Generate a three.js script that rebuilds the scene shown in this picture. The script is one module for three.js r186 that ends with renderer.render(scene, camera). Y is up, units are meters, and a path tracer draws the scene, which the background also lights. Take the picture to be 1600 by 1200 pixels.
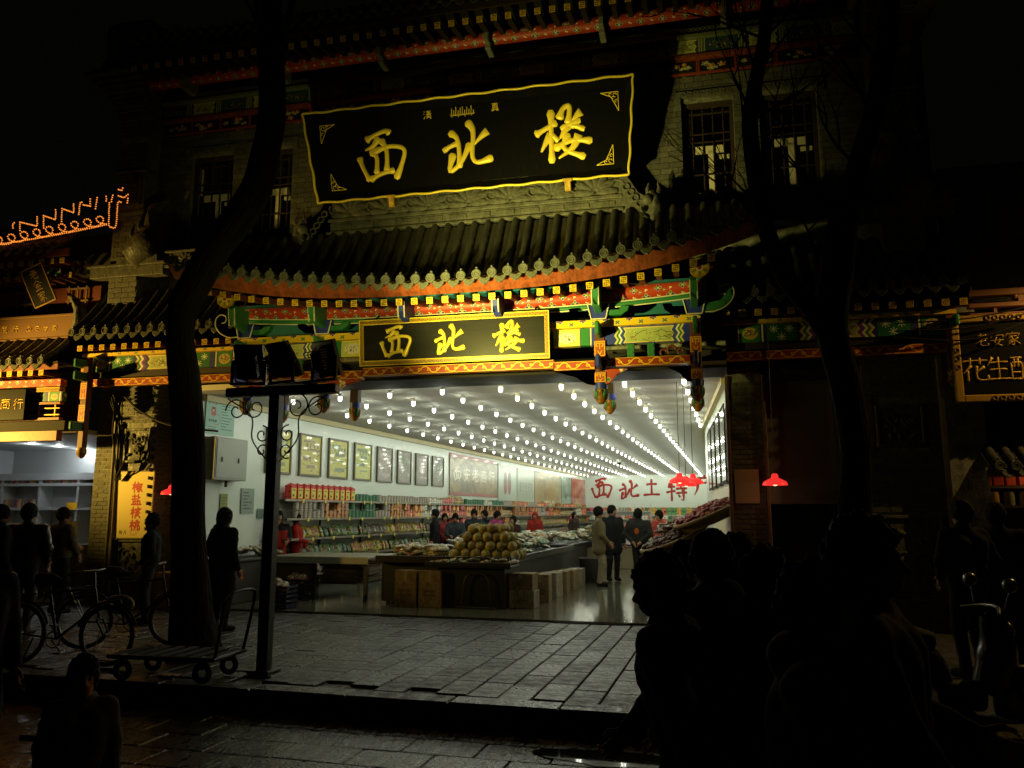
import * as THREE from 'three';
import { mergeGeometries } from 'three/addons/utils/BufferGeometryUtils.js';
import { ConvexGeometry } from 'three/addons/geometries/ConvexGeometry.js';
import { ImprovedNoise } from 'three/addons/math/ImprovedNoise.js';
import { RectAreaLightUniformsLib } from 'three/addons/lights/RectAreaLightUniformsLib.js';

// ---------- camera, night sky, exposure ----------
const scene = new THREE.Scene();
const YAW = Math.atan2(345, Math.hypot(1250, 201)), PITCH = Math.atan2(201, 1250), FPX = 1250;
const EYE = new THREE.Vector3(0, 1.62, 12.74);
const camera = new THREE.PerspectiveCamera(2 * Math.atan(600 / FPX) * 180 / Math.PI, 4 / 3, 0.1, 400);
camera.position.copy(EYE);
camera.rotation.order = 'YXZ'; camera.rotation.set(PITCH, YAW, 0);
const renderer = new THREE.WebGLRenderer({ antialias: true });
renderer.setSize(1024, 768); renderer.toneMapping = THREE.LinearToneMapping; renderer.toneMappingExposure = 1;
renderer.shadowMap.enabled = true;
RectAreaLightUniformsLib.init();
{ // plain, nearly black city night sky
  const w = 64, h = 32, d = new Float32Array(w * h * 4);
  for (let j = 0; j < h; j++) for (let i = 0; i < w; i++) { const k = (j * w + i) * 4; d[k] = .0011; d[k + 1] = .00105; d[k + 2] = .0009; d[k + 3] = 1; }
  const t = new THREE.DataTexture(d, w, h, THREE.RGBAFormat, THREE.FloatType);
  t.mapping = THREE.EquirectangularReflectionMapping; t.magFilter = THREE.LinearFilter; t.needsUpdate = true;
  scene.background = t; scene.environment = t;
}
const BULB = 0.33, FLOOD = [17, 62, 150];   // strength of each ceiling bulb and of the three floodlights on the post

// ---------- helpers ----------
let seed = 7;
const rnd = () => { seed |= 0; seed = seed + 0x6D2B79F5 | 0; let t = Math.imul(seed ^ seed >>> 15, 1 | seed); t = t + Math.imul(t ^ t >>> 7, 61 | t) ^ t; return ((t ^ t >>> 14) >>> 0) / 4294967296; };
const rr = (a, b) => a + (b - a) * rnd();
const noise = new ImprovedNoise();
const V = (x, y, z) => new THREE.Vector3(x, y, z);
const FA = 2.2 * Math.PI / 180, FX = -4.13;                      // the facade's own frame: middle of the shop front, turned 2.2 degrees
const RT = V(Math.cos(YAW), 0, -Math.sin(YAW)), FW = V(-Math.sin(YAW) * Math.cos(PITCH), Math.sin(PITCH), -Math.cos(YAW) * Math.cos(PITCH)), UPV = RT.clone().cross(FW);
const AX = V(Math.cos(FA), 0, -Math.sin(FA)), AZ = V(Math.sin(FA), 0, Math.cos(FA));
const dir = (px, py) => FW.clone().addScaledVector(RT, (px - 800) / FPX).addScaledVector(UPV, (600 - py) / FPX);
const onY = (px, py, y = 0) => { const d = dir(px, py); return EYE.clone().addScaledVector(d, (y - EYE.y) / d.y); };
const onZ = (px, py, z = 0) => { const d = dir(px, py); return EYE.clone().addScaledVector(d, (z - EYE.z) / d.z); };
const onF = (px, py, z = 0) => { const d = dir(px, py), o = EYE.clone().sub(V(FX, 0, 0)); const p = o.addScaledVector(d, (z - o.dot(AZ)) / d.dot(AZ)); return [p.dot(AX), p.y]; };
const taken = {};
function numbered(n) { const k = taken[n] = (taken[n] ?? -1) + 1; return k ? n + '_' + String(k).padStart(3, '0') : n; }
function sh(m) { m.castShadow = true; m.receiveShadow = true; return m; }
function mg(a) { a = a.flat(9).filter(Boolean).map(g => { g = g.index ? g.toNonIndexed() : g; const q = new THREE.BufferGeometry(); q.setAttribute('position', g.attributes.position); if (!g.attributes.normal) g.computeVertexNormals(); q.setAttribute('normal', g.attributes.normal); q.setAttribute('uv', g.attributes.uv || new THREE.BufferAttribute(new Float32Array(g.attributes.position.count * 2), 2)); return q; }); return a.length > 1 ? mergeGeometries(a) : a[0]; }
function obj(name, geo, mat, parent = scene) {
  const m = sh(new THREE.Mesh(Array.isArray(geo) ? mg(geo) : geo, mat));
  m.name = parent === scene ? numbered(name) : name; parent.add(m); return m;
}
function tag(o, label, category, group, kind) { o.userData.label = label; o.userData.category = category; if (group) o.userData.group = group; if (kind) o.userData.kind = kind; return o; }
function thing(name, label, category, pos = [0, 0, 0], turn = 0, group) {
  const g = new THREE.Group(); g.name = numbered(name); g.position.set(...pos); g.rotation.y = turn; scene.add(g); return tag(g, label, category, group);
}
const facade = (name, label, category, group) => thing(name, label, category, [FX, 0, 0], FA, group);
function struct(name, geo, mat, label) { const o = obj(name, geo, mat); o.userData.kind = 'structure'; o.userData.label = label; o.userData.category = name.split('_').pop(); return o; }
function dup(root, pos, turn, label) { const r = root.clone(); r.name = numbered(root.name.replace(/_\d{3}$/, '')); r.userData = { ...root.userData }; if (label) r.userData.label = label; if (pos) r.position.set(...pos); if (turn !== undefined) r.rotation.y = turn; scene.add(r); return r; }
function part(name, parent) { const g = new THREE.Group(); g.name = name; parent.add(g); return g; }
// boxes: uv in metres divided by (tu, tv)
function buv(g, tu = 1, tv = tu, ou = 0, ov = 0) {
  if (g.index) g = g.toNonIndexed(); if (!g.attributes.normal) g.computeVertexNormals();
  const p = g.attributes.position, n = g.attributes.normal, uv = new Float32Array(p.count * 2);
  for (let i = 0; i < p.count; i += 3) {
    const ax = Math.abs(n.getX(i) + n.getX(i + 1) + n.getX(i + 2)), ay = Math.abs(n.getY(i) + n.getY(i + 1) + n.getY(i + 2)), az = Math.abs(n.getZ(i) + n.getZ(i + 1) + n.getZ(i + 2));
    for (let k = i; k < i + 3; k++) {
      const x = p.getX(k), y = p.getY(k), z = p.getZ(k);
      const [u, v] = az >= ax && az >= ay ? [x, y] : ax >= ay ? [z, y] : [x, z];
      uv[2 * k] = (u - ou) / tu; uv[2 * k + 1] = (v - ov) / tv;
    }
  }
  g.setAttribute('uv', new THREE.BufferAttribute(uv, 2)); return g;
}
const bx = (w, h, d, x = 0, y = 0, z = 0) => buv(new THREE.BoxGeometry(w, h, d).translate(x, y, z));
function cb(w, h, d, c = .006, x = 0, y = 0, z = 0) {          // chamfered box
  const p = []; for (const a of [-1, 1]) for (const b of [-1, 1]) for (const e of [-1, 1]) { const X = a * w / 2, Y = b * h / 2, Z = e * d / 2; p.push(V(X - a * c, Y - b * c, Z), V(X - a * c, Y, Z - e * c), V(X, Y - b * c, Z - e * c)); }
  return buv(new ConvexGeometry(p).translate(x, y, z));
}
const cy = (r0, r1, h, n = 12, x = 0, y = 0, z = 0) => new THREE.CylinderGeometry(r0, r1, h, n).translate(x, y, z);
const sp = (r, x = 0, y = 0, z = 0, a = 10, b = 8) => new THREE.SphereGeometry(r, a, b).translate(x, y, z);
function bar(a, b, r, n = 6, r2 = r) { const d = b.clone().sub(a), g = new THREE.CylinderGeometry(r2, r, d.length(), n); g.applyQuaternion(new THREE.Quaternion().setFromUnitVectors(V(0, 1, 0), d.normalize())); const m = a.clone().add(b).multiplyScalar(.5); return g.translate(m.x, m.y, m.z); }
const tube = (pts, r, seg = 24, n = 6, closed = false) => new THREE.TubeGeometry(new THREE.CatmullRomCurve3(pts.map(p => p.isVector3 ? p : V(...p)), closed), seg, r, n, closed);
function limb(pts, rad, seg = 40, n = 10, rough = 0) {           // tapered limb through points
  const c = new THREE.CatmullRomCurve3(pts), g = new THREE.TubeGeometry(c, seg, 1, n, false), p = g.attributes.position;
  const rc = t => { const f = t * (rad.length - 1), i = Math.min(rad.length - 2, Math.floor(f)); return rad[i] + (rad[i + 1] - rad[i]) * (f - i); };
  for (let i = 0; i <= seg; i++) {
    const t = i / seg, o = c.getPoint(c.getUtoTmapping ? c.getUtoTmapping(t) : t), q = c.getPointAt(t);
    for (let j = 0; j <= n; j++) {
      const k = i * (n + 1) + j, v = V(p.getX(k), p.getY(k), p.getZ(k)).sub(q), s = rc(t) * (1 + rough * noise.noise(j % n * 1.7, t * 9, 3.1));
      p.setXYZ(k, q.x + v.x * s, q.y + v.y * s, q.z + v.z * s);
    }
  }
  g.computeVertexNormals(); return g;
}
const extr = (pts, d, bevel = 0) => { const s = new THREE.Shape(pts.map(p => new THREE.Vector2(...p))); return new THREE.ExtrudeGeometry(s, { depth: d, bevelEnabled: bevel > 0, bevelSize: bevel, bevelThickness: bevel, bevelSegments: 1, curveSegments: 6 }); };
// materials
const C = (r, g, b) => new THREE.Color().setRGB(r, g, b);
const M = (r, g, b, rough = .7, o = {}) => new THREE.MeshStandardMaterial({ color: C(r, g, b), roughness: rough, ...o });
function cv(w, h, draw, o = {}) {
  const c = document.createElement('canvas'); c.width = w; c.height = h; const x = c.getContext('2d'); draw(x, w, h);
  const t = new THREE.CanvasTexture(c); t.colorSpace = o.data ? THREE.NoColorSpace : THREE.SRGBColorSpace; t.wrapS = t.wrapT = THREE.RepeatWrapping; t.magFilter = THREE.LinearFilter; return t;
}
function grain(w, h, f) {                                        // f(u, v, tile noise) -> [r,g,b] 0..1 sRGB
  const d = new Uint8Array(w * h * 4);
  for (let j = 0; j < h; j++) for (let i = 0; i < w; i++) { const c = f(i / w, j / h), k = (j * w + i) * 4; d[k] = 255 * Math.min(1, Math.max(0, c[0])); d[k + 1] = 255 * Math.min(1, Math.max(0, c[1])); d[k + 2] = 255 * Math.min(1, Math.max(0, c[2])); d[k + 3] = 255; }
  return d;
}
function tn(u, v, f, s) { const a = 2 * Math.PI; return noise.noise(Math.cos(a * u) * f / a + s, Math.sin(a * u) * f / a, Math.cos(a * v) * f / a + 7.7 * s) * .7 + noise.noise(Math.sin(a * v) * f / a - s, Math.cos(a * u) * f / a + 3.3, s + Math.sin(a * u) * f / a) * .7; }
function gtex(w, h, f, data) { const t = new THREE.DataTexture(grain(w, h, f), w, h); t.wrapS = t.wrapT = THREE.RepeatWrapping; t.magFilter = THREE.LinearFilter; t.minFilter = THREE.LinearMipmapLinearFilter; if (!data) t.colorSpace = THREE.SRGBColorSpace; t.needsUpdate = true; return t; }
const blotch = gtex(256, 256, (u, v) => { const n = .9 + .28 * tn(u, v, 9, 1.3) + .22 * tn(u, v, 34, 5.1) + .1 * (rnd() - .5); return [n, n, n]; });
const rough1 = gtex(256, 256, (u, v) => { const n = .72 + .4 * tn(u, v, 12, 9.3) + .3 * tn(u, v, 40, 2.2); return [n, n, n]; }, true);
const bump1 = gtex(256, 256, (u, v) => { const n = .5 + .4 * tn(u, v, 30, 4.2) + .35 * tn(u, v, 80, 8.8) + .1 * (rnd() - .5); return [n, n, n]; }, true);
const stone = (r, g, b, rough = .85, bump = .004) => M(r, g, b, rough, { map: blotch, bumpMap: bump1, bumpScale: bump, roughnessMap: rough1 });

// ---------- brush characters ----------
const CH = {
  '西': '20,18 35,11 63,4 70,10|47,14 34,29 17,36|4,47 9,66 22,94|26,43 68,33 96,41 87,73 75,95|30,40 39,50 37,82|50,18 60,38 58,80|22,92 48,82 74,78',
  '北': '3,55 33,43|17,22 31,34 33,88|22,60 14,92 34,80 56,45|52,6 62,22 59,72 66,80 97,75|90,27 64,48',
  '楼': '2,48 20,40 40,31|31,10 30,42 28,97|29,50 11,77|31,52 41,62|44,27 52,10 62,6 59,36|82,18 66,32|46,43 80,32|60,38 44,58|62,38 86,47|58,50 50,73 85,92|76,54 66,73 40,90|33,74 62,63 98,66',
  '土': '25,38 75,36|50,12 50,85|12,86 88,84', '特': '22,12 12,32|14,30 44,28|4,54 46,48|28,8 28,94|52,20 92,18|70,6 70,36|48,38 98,36|48,58 98,55|80,40 80,90 70,84|58,66 66,76',
  '产': '50,4 54,14|20,20 84,18|34,26 40,36|68,26 60,38|16,42 90,40|22,42 20,66 6,94',
  '木': '4,30 40,28|22,6 22,96|22,32 4,64|22,36 38,54', '叔': '52,8 52,40|52,24 68,22|44,42 70,40|58,42 58,92|48,56 44,72|66,56 72,68|72,26 94,24 84,60 68,92|72,36 82,66 98,90',
  '盐': '8,20 46,18|28,4 28,44|6,46 46,42|64,4 64,52|66,22 80,32|18,62 82,62|18,62 18,90|38,62 38,90|60,62 60,90|82,62 82,90|4,92 96,92',
  '亥': '70,4 74,14|46,22 98,20|68,22 52,46|52,46 78,42|84,30 46,74|88,52 44,96|72,70 94,94', '兆': '62,8 60,60 44,92|48,26 56,40|44,64 58,54|78,6 78,84 84,92 98,88 98,74|94,22 84,36|82,46 96,58',
  '现': '4,14 36,12|6,44 34,42|2,78 38,72|20,14 20,76|50,10 50,58|50,10 90,10 90,58|70,20 68,56 40,94|74,60 74,88 96,88 96,74',
  '炒': '8,36 14,54|40,30 32,46|24,6 24,50 4,94|26,56 38,82|66,6 66,62|52,24 46,48|82,22 94,44|92,50 76,78 46,94',
  '每': '30,4 12,30|22,18 88,16|30,34 24,84|30,34 78,32 74,86|44,44 52,54|42,66 50,76|4,60 96,58|24,84 82,82', '斤': '78,6 26,18|28,16 26,52 8,94|28,46 92,42|66,46 66,96',
  '老': '24,20 72,18|46,4 46,42|8,42 94,40|80,10 50,50 8,76|78,52 46,66|44,52 44,86 54,90 90,88 90,74', '安': '48,2 52,12|12,18 10,34|12,20 90,18 82,32|46,28 32,64 78,92|66,42 54,72 18,94|6,54 94,50',
  '家': '48,2 52,10|10,14 8,28|10,16 92,14 84,26|24,32 76,30|50,32 12,54|44,42 58,70 54,94 42,88|48,56 14,74|52,68 10,92|84,42 62,56|58,56 94,88',
  '花': '6,18 94,16|32,4 32,30|66,4 66,30|36,34 6,66|22,54 22,96|82,40 48,66|54,36 54,84 64,92 92,90 92,74', '生': '30,6 12,38|22,28 84,26|18,56 80,54|50,6 50,92|4,94 96,92',
  '酥': '4,12 46,10|8,30 8,94|8,30 42,30 42,94|18,12 18,46|32,12 32,46|10,68 40,68|8,94 42,94|88,4 56,16|52,32 98,30|74,12 74,96|62,18 66,28|72,34 52,70|76,36 98,68',
  '商': '48,2 52,10|8,18 92,16|34,22 40,30|66,20 60,30|12,36 12,94|12,36 88,36 88,92 78,88|40,40 28,52|60,40 74,52|32,60 32,84|32,60 68,60 68,84|32,84 68,84',
  '行': '36,4 8,34|38,28 4,66|24,48 24,96|48,16 92,14|42,42 98,40|76,42 76,90 64,86', '金': '50,2 4,42|50,4 96,40|30,42 70,40|20,60 80,58|50,42 50,90|28,68 36,80|72,66 62,80|8,92 92,90',
  '专': '18,20 82,18|6,42 94,40|46,4 34,62 78,62 56,84|40,78 64,96', '卖': '22,14 78,12|50,2 50,28|8,32 92,30 84,44|28,40 40,48|22,52 34,60|6,68 94,66|56,38 50,72 8,96|60,74 88,94',
  '清': '10,10 20,20|4,36 14,44|4,92 24,62|38,14 92,12|44,28 88,26|34,42 98,40|64,4 64,42|44,52 42,94|44,52 86,52 86,94 78,90|46,66 84,66|46,78 84,78',
  '真': '14,14 86,12|50,2 48,24|26,26 26,76|26,26 76,26 76,76|28,38 74,38|28,50 74,50|28,62 74,62|4,78 96,78|36,82 14,96|64,82 88,96',
  '工': '18,16 82,14|50,16 50,86|6,88 94,86', '作': '34,4 6,44|22,30 22,96|54,4 38,40|50,22 98,20|68,22 68,96|68,46 94,44|68,68 94,66', '证': '10,8 20,20|4,38 22,36 22,84 36,74|40,16 96,14|68,16 68,90|68,50 92,48|50,40 50,90|36,92 98,90',
};
CH['椒'] = CH['木'] + '|' + CH['叔']; CH['核'] = CH['木'] + '|' + CH['亥']; CH['桃'] = CH['木'] + '|' + CH['兆'];
const strokesOf = c => CH[c].split('|').map(s => s.trim().split(' ').map(p => p.split(',').map(Number)));
function strokePath(pts) {                                        // smooth but keep sharp turns
  if (pts.length === 2) { const o = []; for (let i = 0; i <= 6; i++) { const t = i / 6; o.push([pts[0][0] + (pts[1][0] - pts[0][0]) * t, pts[0][1] + (pts[1][1] - pts[0][1]) * t + Math.sin(t * Math.PI) * -1.5]); } return o; }
  const c = new THREE.CatmullRomCurve3(pts.map(p => V(p[0], p[1], 0)), false, 'centripetal'); return c.getSpacedPoints(7 * (pts.length - 1)).map(p => [p.x, p.y]);
}
function glyph(ch, size, depth, weight = 9, x = 0, y = 0, flat = 0) {  // raised, rounded brush strokes; x, y = middle of the character
  const gs = [];
  for (const st of strokesOf(ch)) {
    const P = strokePath(st), N = P.length, K = 6, pos = [], idx = [], n = weight * .5 * size / 100;
    for (let i = 0; i < N; i++) {
      const a = P[Math.max(0, i - 1)], b = P[Math.min(N - 1, i + 1)]; let tx = b[0] - a[0], ty = b[1] - a[1]; const l = Math.hypot(tx, ty) || 1; tx /= l; ty /= l;
      const t = i / (N - 1), end = Math.min(1, Math.min(t, 1 - t) * (N - 1) * .8 + .45), dn = st.at(-1)[0] < st[0][0] - 4 && st.at(-1)[1] > st[0][1] + 8, fal = dn && st.length < 4, w = n * (flat ? end : fal ? 1.25 - .95 * t : Math.min(1, end + .1) * (.7 + .6 * Math.exp(-((t / .16) ** 2)) + .5 * Math.exp(-(((1 - t) / .15) ** 2)))), h = depth * (flat ? 1 : end);
      const px = (P[i][0] - 50) * size / 100 + x, py = (50 - P[i][1]) * size / 100 + y;
      for (let k = 0; k <= K; k++) { const f = Math.PI * k / K, c = Math.cos(f), s = flat ? (k === 0 || k === K ? 0 : 1) : Math.sin(f); pos.push(px + ty * w * c, py + tx * w * c, h * s); }
    }
    for (let i = 0; i < N - 1; i++) for (let k = 0; k < K; k++) { const a = i * (K + 1) + k, b = a + K + 1; idx.push(a, b, a + 1, a + 1, b, b + 1); }
    for (const e of [0, N - 1]) { const c = pos.length / 3, o = e * (K + 1); let X = 0, Y = 0; for (let k = 0; k <= K; k++) { X += pos[3 * (o + k)]; Y += pos[3 * (o + k) + 1]; } pos.push(X / (K + 1), Y / (K + 1), 0); for (let k = 0; k < K; k++) idx.push(c, o + k, o + k + 1); }
    const g = new THREE.BufferGeometry(); g.setAttribute('position', new THREE.Float32BufferAttribute(pos, 3)); g.setIndex(idx); g.computeVertexNormals(); gs.push(g);
  }
  return buv(mg(gs), .35);
}
function ink(x, ch, cx, cyy, size, w, col) {                      // the same strokes as print on a canvas
  x.strokeStyle = col; x.lineWidth = w; x.lineCap = 'round'; x.lineJoin = 'round';
  for (const st of strokesOf(ch)) { x.beginPath(); st.forEach((p, i) => x[i ? 'lineTo' : 'moveTo'](cx + (p[0] - 50) * size / 100, cyy + (p[1] - 50) * size / 100)); x.stroke(); }
}
// ---------- painted patterns (flat print on timber) ----------
function petal(x, cx, cyy, r, cols, n = 4, rot = 0) { for (let k = 0; k < n; k++) { const a = rot + k * 2 * Math.PI / n; for (const [c, s] of [['#f4ecd2', 1.18], [cols[k % cols.length], 1]]) { x.fillStyle = c; x.beginPath(); x.ellipse(cx + Math.cos(a) * r * .62, cyy + Math.sin(a) * r * .62, r * .46 * s, r * .34 * s, a, 0, 7); x.fill(); } } x.fillStyle = '#f2d21c'; x.beginPath(); x.arc(cx, cyy, r * .28, 0, 7); x.fill(); }
const T = {};
T.red = cv(256, 192, (x, w, h) => { x.fillStyle = '#b03a18'; x.fillRect(0, 0, w, h); petal(x, 64, 96, 40, ['#27408c', '#3c7a3a']); petal(x, 192, 0, 34, ['#3c7a3a', '#27408c']); petal(x, 192, 192, 34, ['#3c7a3a', '#27408c']); petal(x, 192, 100, 20, ['#f0e6c8', '#27408c'], 3); petal(x, 64, 10, 16, ['#f0e6c8'], 3); petal(x, 0, 30, 16, ['#3c7a3a'], 3); petal(x, 256, 30, 16, ['#3c7a3a'], 3); });
T.yel = cv(256, 96, (x, w, h) => { x.fillStyle = '#f0c414'; x.fillRect(0, 0, w, h); petal(x, 64, 54, 30, ['#2c7a36'], 4, .78); x.fillStyle = '#b8301c'; x.beginPath(); x.arc(64, 54, 9, 0, 7); x.fill(); petal(x, 192, 4, 34, ['#2a3f92'], 5, .2); x.fillStyle = '#b8301c'; x.beginPath(); x.arc(192, 4, 12, 0, 7); x.fill(); });
T.scroll = cv(256, 112, (x, w, h) => { x.fillStyle = '#a83c18'; x.fillRect(0, 0, w, h); x.strokeStyle = '#f0c01c'; x.lineCap = 'round'; x.lineWidth = 7; x.strokeRect(-20, 5, w + 40, h - 10); for (const o of [-256, 0, 256]) { x.lineWidth = 13; x.beginPath(); x.moveTo(o - 8, h - 16); x.bezierCurveTo(o + 60, h - 10, o + 70, 14, o + 130, 16); x.bezierCurveTo(o + 190, 14, o + 190, h - 10, o + 248, h - 16); x.stroke(); for (const [cx, s] of [[48, 1], [176, -1]]) { x.lineWidth = 11; x.beginPath(); for (let t = 0; t < 16; t++) { const a = t * .42, r = 27 - t * 1.35; x.lineTo(o + cx + Math.cos(a) * r, h / 2 + s * (-6) + s * Math.sin(a) * r * .8); } x.stroke(); } } });
T.star = cv(256, 256, (x, w, h) => { x.fillStyle = '#1d6a34'; x.fillRect(0, 0, w, h); for (const [a, b] of [[64, 64], [192, 192], [64, 320], [320, 64], [192, -64], [-64, 192], [192, 64], [64, 192]]) { const big = (a + b) % 256 === 128; x.strokeStyle = big ? '#e8eed0' : '#b8c440'; x.lineWidth = big ? 7 : 4; for (let k = 0; k < 8; k++) { const t = k * Math.PI / 4; x.beginPath(); x.moveTo(a, b); x.lineTo(a + Math.cos(t) * (big ? 52 : 30), b + Math.sin(t) * (big ? 52 : 30)); x.stroke(); } } });
T.fret = cv(64, 64, (x) => { x.fillStyle = '#e6bc1a'; x.fillRect(0, 0, 64, 64); x.strokeStyle = '#16120a'; x.lineWidth = 6; x.beginPath(); x.moveTo(12, 12); x.lineTo(52, 12); x.lineTo(52, 32); x.lineTo(12, 32); x.lineTo(12, 52); x.lineTo(52, 52); x.moveTo(32, 12); x.lineTo(32, 24); x.moveTo(32, 40); x.lineTo(32, 52); x.stroke(); });
T.meander = cv(128, 64, (x, w) => { x.fillStyle = '#15120a'; x.fillRect(0, 0, 128, 64); x.strokeStyle = '#f0bc20'; x.lineWidth = 7; x.beginPath(); x.moveTo(0, 4); x.lineTo(128, 4); x.moveTo(0, 60); x.lineTo(128, 60); x.stroke(); x.lineWidth = 6; for (const o of [0, 64]) { x.beginPath(); x.moveTo(o + 4, 48); x.lineTo(o + 4, 16); x.lineTo(o + 52, 16); x.lineTo(o + 52, 48); x.lineTo(o + 20, 48); x.lineTo(o + 20, 32); x.lineTo(o + 36, 32); x.stroke(); } });
function zig(x, X, h, cols, w = 16, s = 1) { cols.forEach((c, i) => { x.strokeStyle = c; x.lineWidth = w; x.beginPath(); const o = X + s * i * w; x.moveTo(o, -10); for (let k = 0; k <= 4; k++) x.lineTo(o + (k % 2 ? 18 * s : 0), h * k / 4); x.lineTo(o, h + 10); x.stroke(); }); }
function branch(x, X, Y, W, H) { x.strokeStyle = '#6a5420'; x.lineWidth = 4; for (let k = 0; k < 9; k++) { x.beginPath(); let a = X + W * rnd(), b = Y + H * (.3 + .5 * rnd()); x.moveTo(a, b); for (let i = 0; i < 5; i++) { a += rr(4, W * .09); b += rr(-H * .16, H * .15); x.lineTo(a, b); } x.stroke(); } for (let k = 0; k < 40; k++) { x.fillStyle = ['#8a4a2c', '#4a5c2a', '#b07a30', '#e8dcc0'][k % 4]; x.beginPath(); x.ellipse(X + W * rr(.05, .95), Y + H * rr(.2, .85), rr(2, 6), rr(2, 4), rnd() * 3, 0, 7); x.fill(); } }
function cartouche(x, X, Y, W, H) { x.fillStyle = '#a8b870'; x.strokeStyle = '#e8d070'; x.lineWidth = 7; x.beginPath(); x.moveTo(X, Y + H * .5); x.lineTo(X + 16, Y + H * .25); x.lineTo(X, Y); x.lineTo(X + W, Y); x.lineTo(X + W - 16, Y + H * .25); x.lineTo(X + W, Y + H * .5); x.lineTo(X + W - 16, Y + H * .75); x.lineTo(X + W, Y + H); x.lineTo(X, Y + H); x.lineTo(X + 16, Y + H * .75); x.closePath(); x.fill(); x.stroke(); branch(x, X + 20, Y, W - 50, H); }
function bamboo(x, X, Y, W, H) { x.fillStyle = '#b8c878'; x.fillRect(X, Y, W, H); x.strokeStyle = '#e8c83a'; x.lineWidth = 6; x.strokeRect(X + 3, Y + 3, W - 6, H - 6); x.fillStyle = '#d8d6c8'; x.beginPath(); x.ellipse(X + W / 2, Y + H / 2, W * .38, H * .36, 0, 0, 7); x.fill(); x.stroke(); x.strokeStyle = '#3a3c2c'; x.lineWidth = 3; for (let k = 0; k < 16; k++) { const a = X + W * rr(.25, .75), b = Y + H * rr(.25, .7); x.beginPath(); x.moveTo(a, b); x.lineTo(a + rr(-10, 10), b + rr(8, 20)); x.stroke(); } }
T.beamMid = cv(1024, 112, (x, w, h) => { x.fillStyle = '#2238a0'; x.fillRect(0, 0, w, h); bamboo(x, 0, 0, 190, h); x.fillStyle = '#1d7a30'; x.fillRect(196, 0, 60, h); x.fillStyle = '#e8dca0'; x.fillRect(262, 0, 10, h); zig(x, 440, h, ['#e8d070', '#1f7a3c', '#f0ead0', '#2a48a8'], 14, 1); cartouche(x, 500, 8, 340, h - 16); zig(x, 905, h, ['#e8d070', '#1f7a3c', '#f0ead0', '#2a48a8'], 14, -1); });
T.beamSide = cv(1024, 96, (x, w, h) => { x.fillStyle = '#20307c'; x.fillRect(0, 0, w, h); for (const [a, b] of [[190, 330], [690, 830]]) { x.fillStyle = '#1d6a34'; x.fillRect(a, 0, b - a, h); x.strokeStyle = '#e8eed0'; x.lineWidth = 4; for (const [p, q] of [[.25, .3], [.75, .3], [.5, .75]]) for (let k = 0; k < 8; k++) { const t = k * Math.PI / 4; x.beginPath(); x.moveTo(a + p * (b - a), q * h); x.lineTo(a + p * (b - a) + 22 * Math.cos(t), q * h + 22 * Math.sin(t)); x.stroke(); } } zig(x, 350, h, ['#e8d070', '#1f7a3c', '#f0ead0', '#7a3aa0'], 14, 1); zig(x, 670, h, ['#e8d070', '#1f7a3c', '#f0ead0', '#7a3aa0'], 14, -1); cartouche(x, 430, 6, 180, h - 12); for (const a of [70, 880]) { x.fillStyle = '#2c7a3a'; x.fillRect(a, 0, 90, h); x.fillStyle = '#c8b050'; x.beginPath(); x.ellipse(a + 45, h / 2, 36, 34, 0, 0, 7); x.fill(); branch(x, a + 18, 18, 50, 50); x.fillStyle = '#e8dca0'; x.fillRect(a - 14, 0, 8, h); x.fillRect(a + 98, 0, 8, h); } });
T.panelUp = cv(1024, 128, (x, w, h) => { x.fillStyle = '#3a4660'; x.fillRect(0, 0, w, h); for (let k = 0; k < 4; k++) { const X = k * 256; x.fillStyle = '#5c6a3c'; x.fillRect(X, 0, 40, h); x.fillStyle = '#b8b488'; for (const d of [0, 16, 36]) x.fillRect(X + d, 0, 5, h); if (k % 2) cartouche(x, X + 60, 14, 180, h - 28); else { x.fillStyle = '#2c4a58'; x.fillRect(X + 48, 8, 200, h - 16); branch(x, X + 60, 14, 170, 90); } } });
T.panelLow = cv(1024, 128, (x, w, h) => { x.fillStyle = '#1c1a14'; x.fillRect(0, 0, w, h); x.strokeStyle = '#8a3a1c'; x.lineWidth = 10; x.strokeRect(4, 4, w - 8, h - 8); for (let k = 0; k < 5; k++) { const X = 20 + k * 200; x.strokeStyle = '#8a3a1c'; x.lineWidth = 8; x.strokeRect(X, 10, 190, h - 20); for (let i = 0; i < 6; i++) petal(x, X + rr(25, 165), rr(34, 94), rr(10, 20), [['#b04a24', '#c8a030'], ['#a8a888', '#6a7a50']][i % 2], 5, rnd()); } });
T.lattice = cv(128, 64, (x, w, h) => { x.fillStyle = '#14160e'; x.fillRect(0, 0, w, h); x.strokeStyle = '#6a6c44'; x.lineWidth = 6; for (let k = -1; k < 5; k++) { x.beginPath(); x.moveTo(k * 32, 0); x.lineTo(k * 32 + 64, 64); x.moveTo(k * 32 + 64, 0); x.lineTo(k * 32, 64); x.stroke(); } });
T.colPanel = cv(64, 96, (x, w, h) => { x.fillStyle = '#a84a16'; x.fillRect(0, 0, w, h); x.strokeStyle = '#e8b81c'; x.lineWidth = 5; x.strokeRect(5, 5, w - 10, h - 10); x.beginPath(); for (const s of [0, 1]) { const X = s ? 50 : 14, d = s ? -1 : 1; x.moveTo(32, 50); x.lineTo(32, 16); x.lineTo(X, 16); x.lineTo(X, 34); x.lineTo(X + d * 9, 34); } x.moveTo(20, 60); x.lineTo(32, 84); x.lineTo(44, 60); x.stroke(); });
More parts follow.
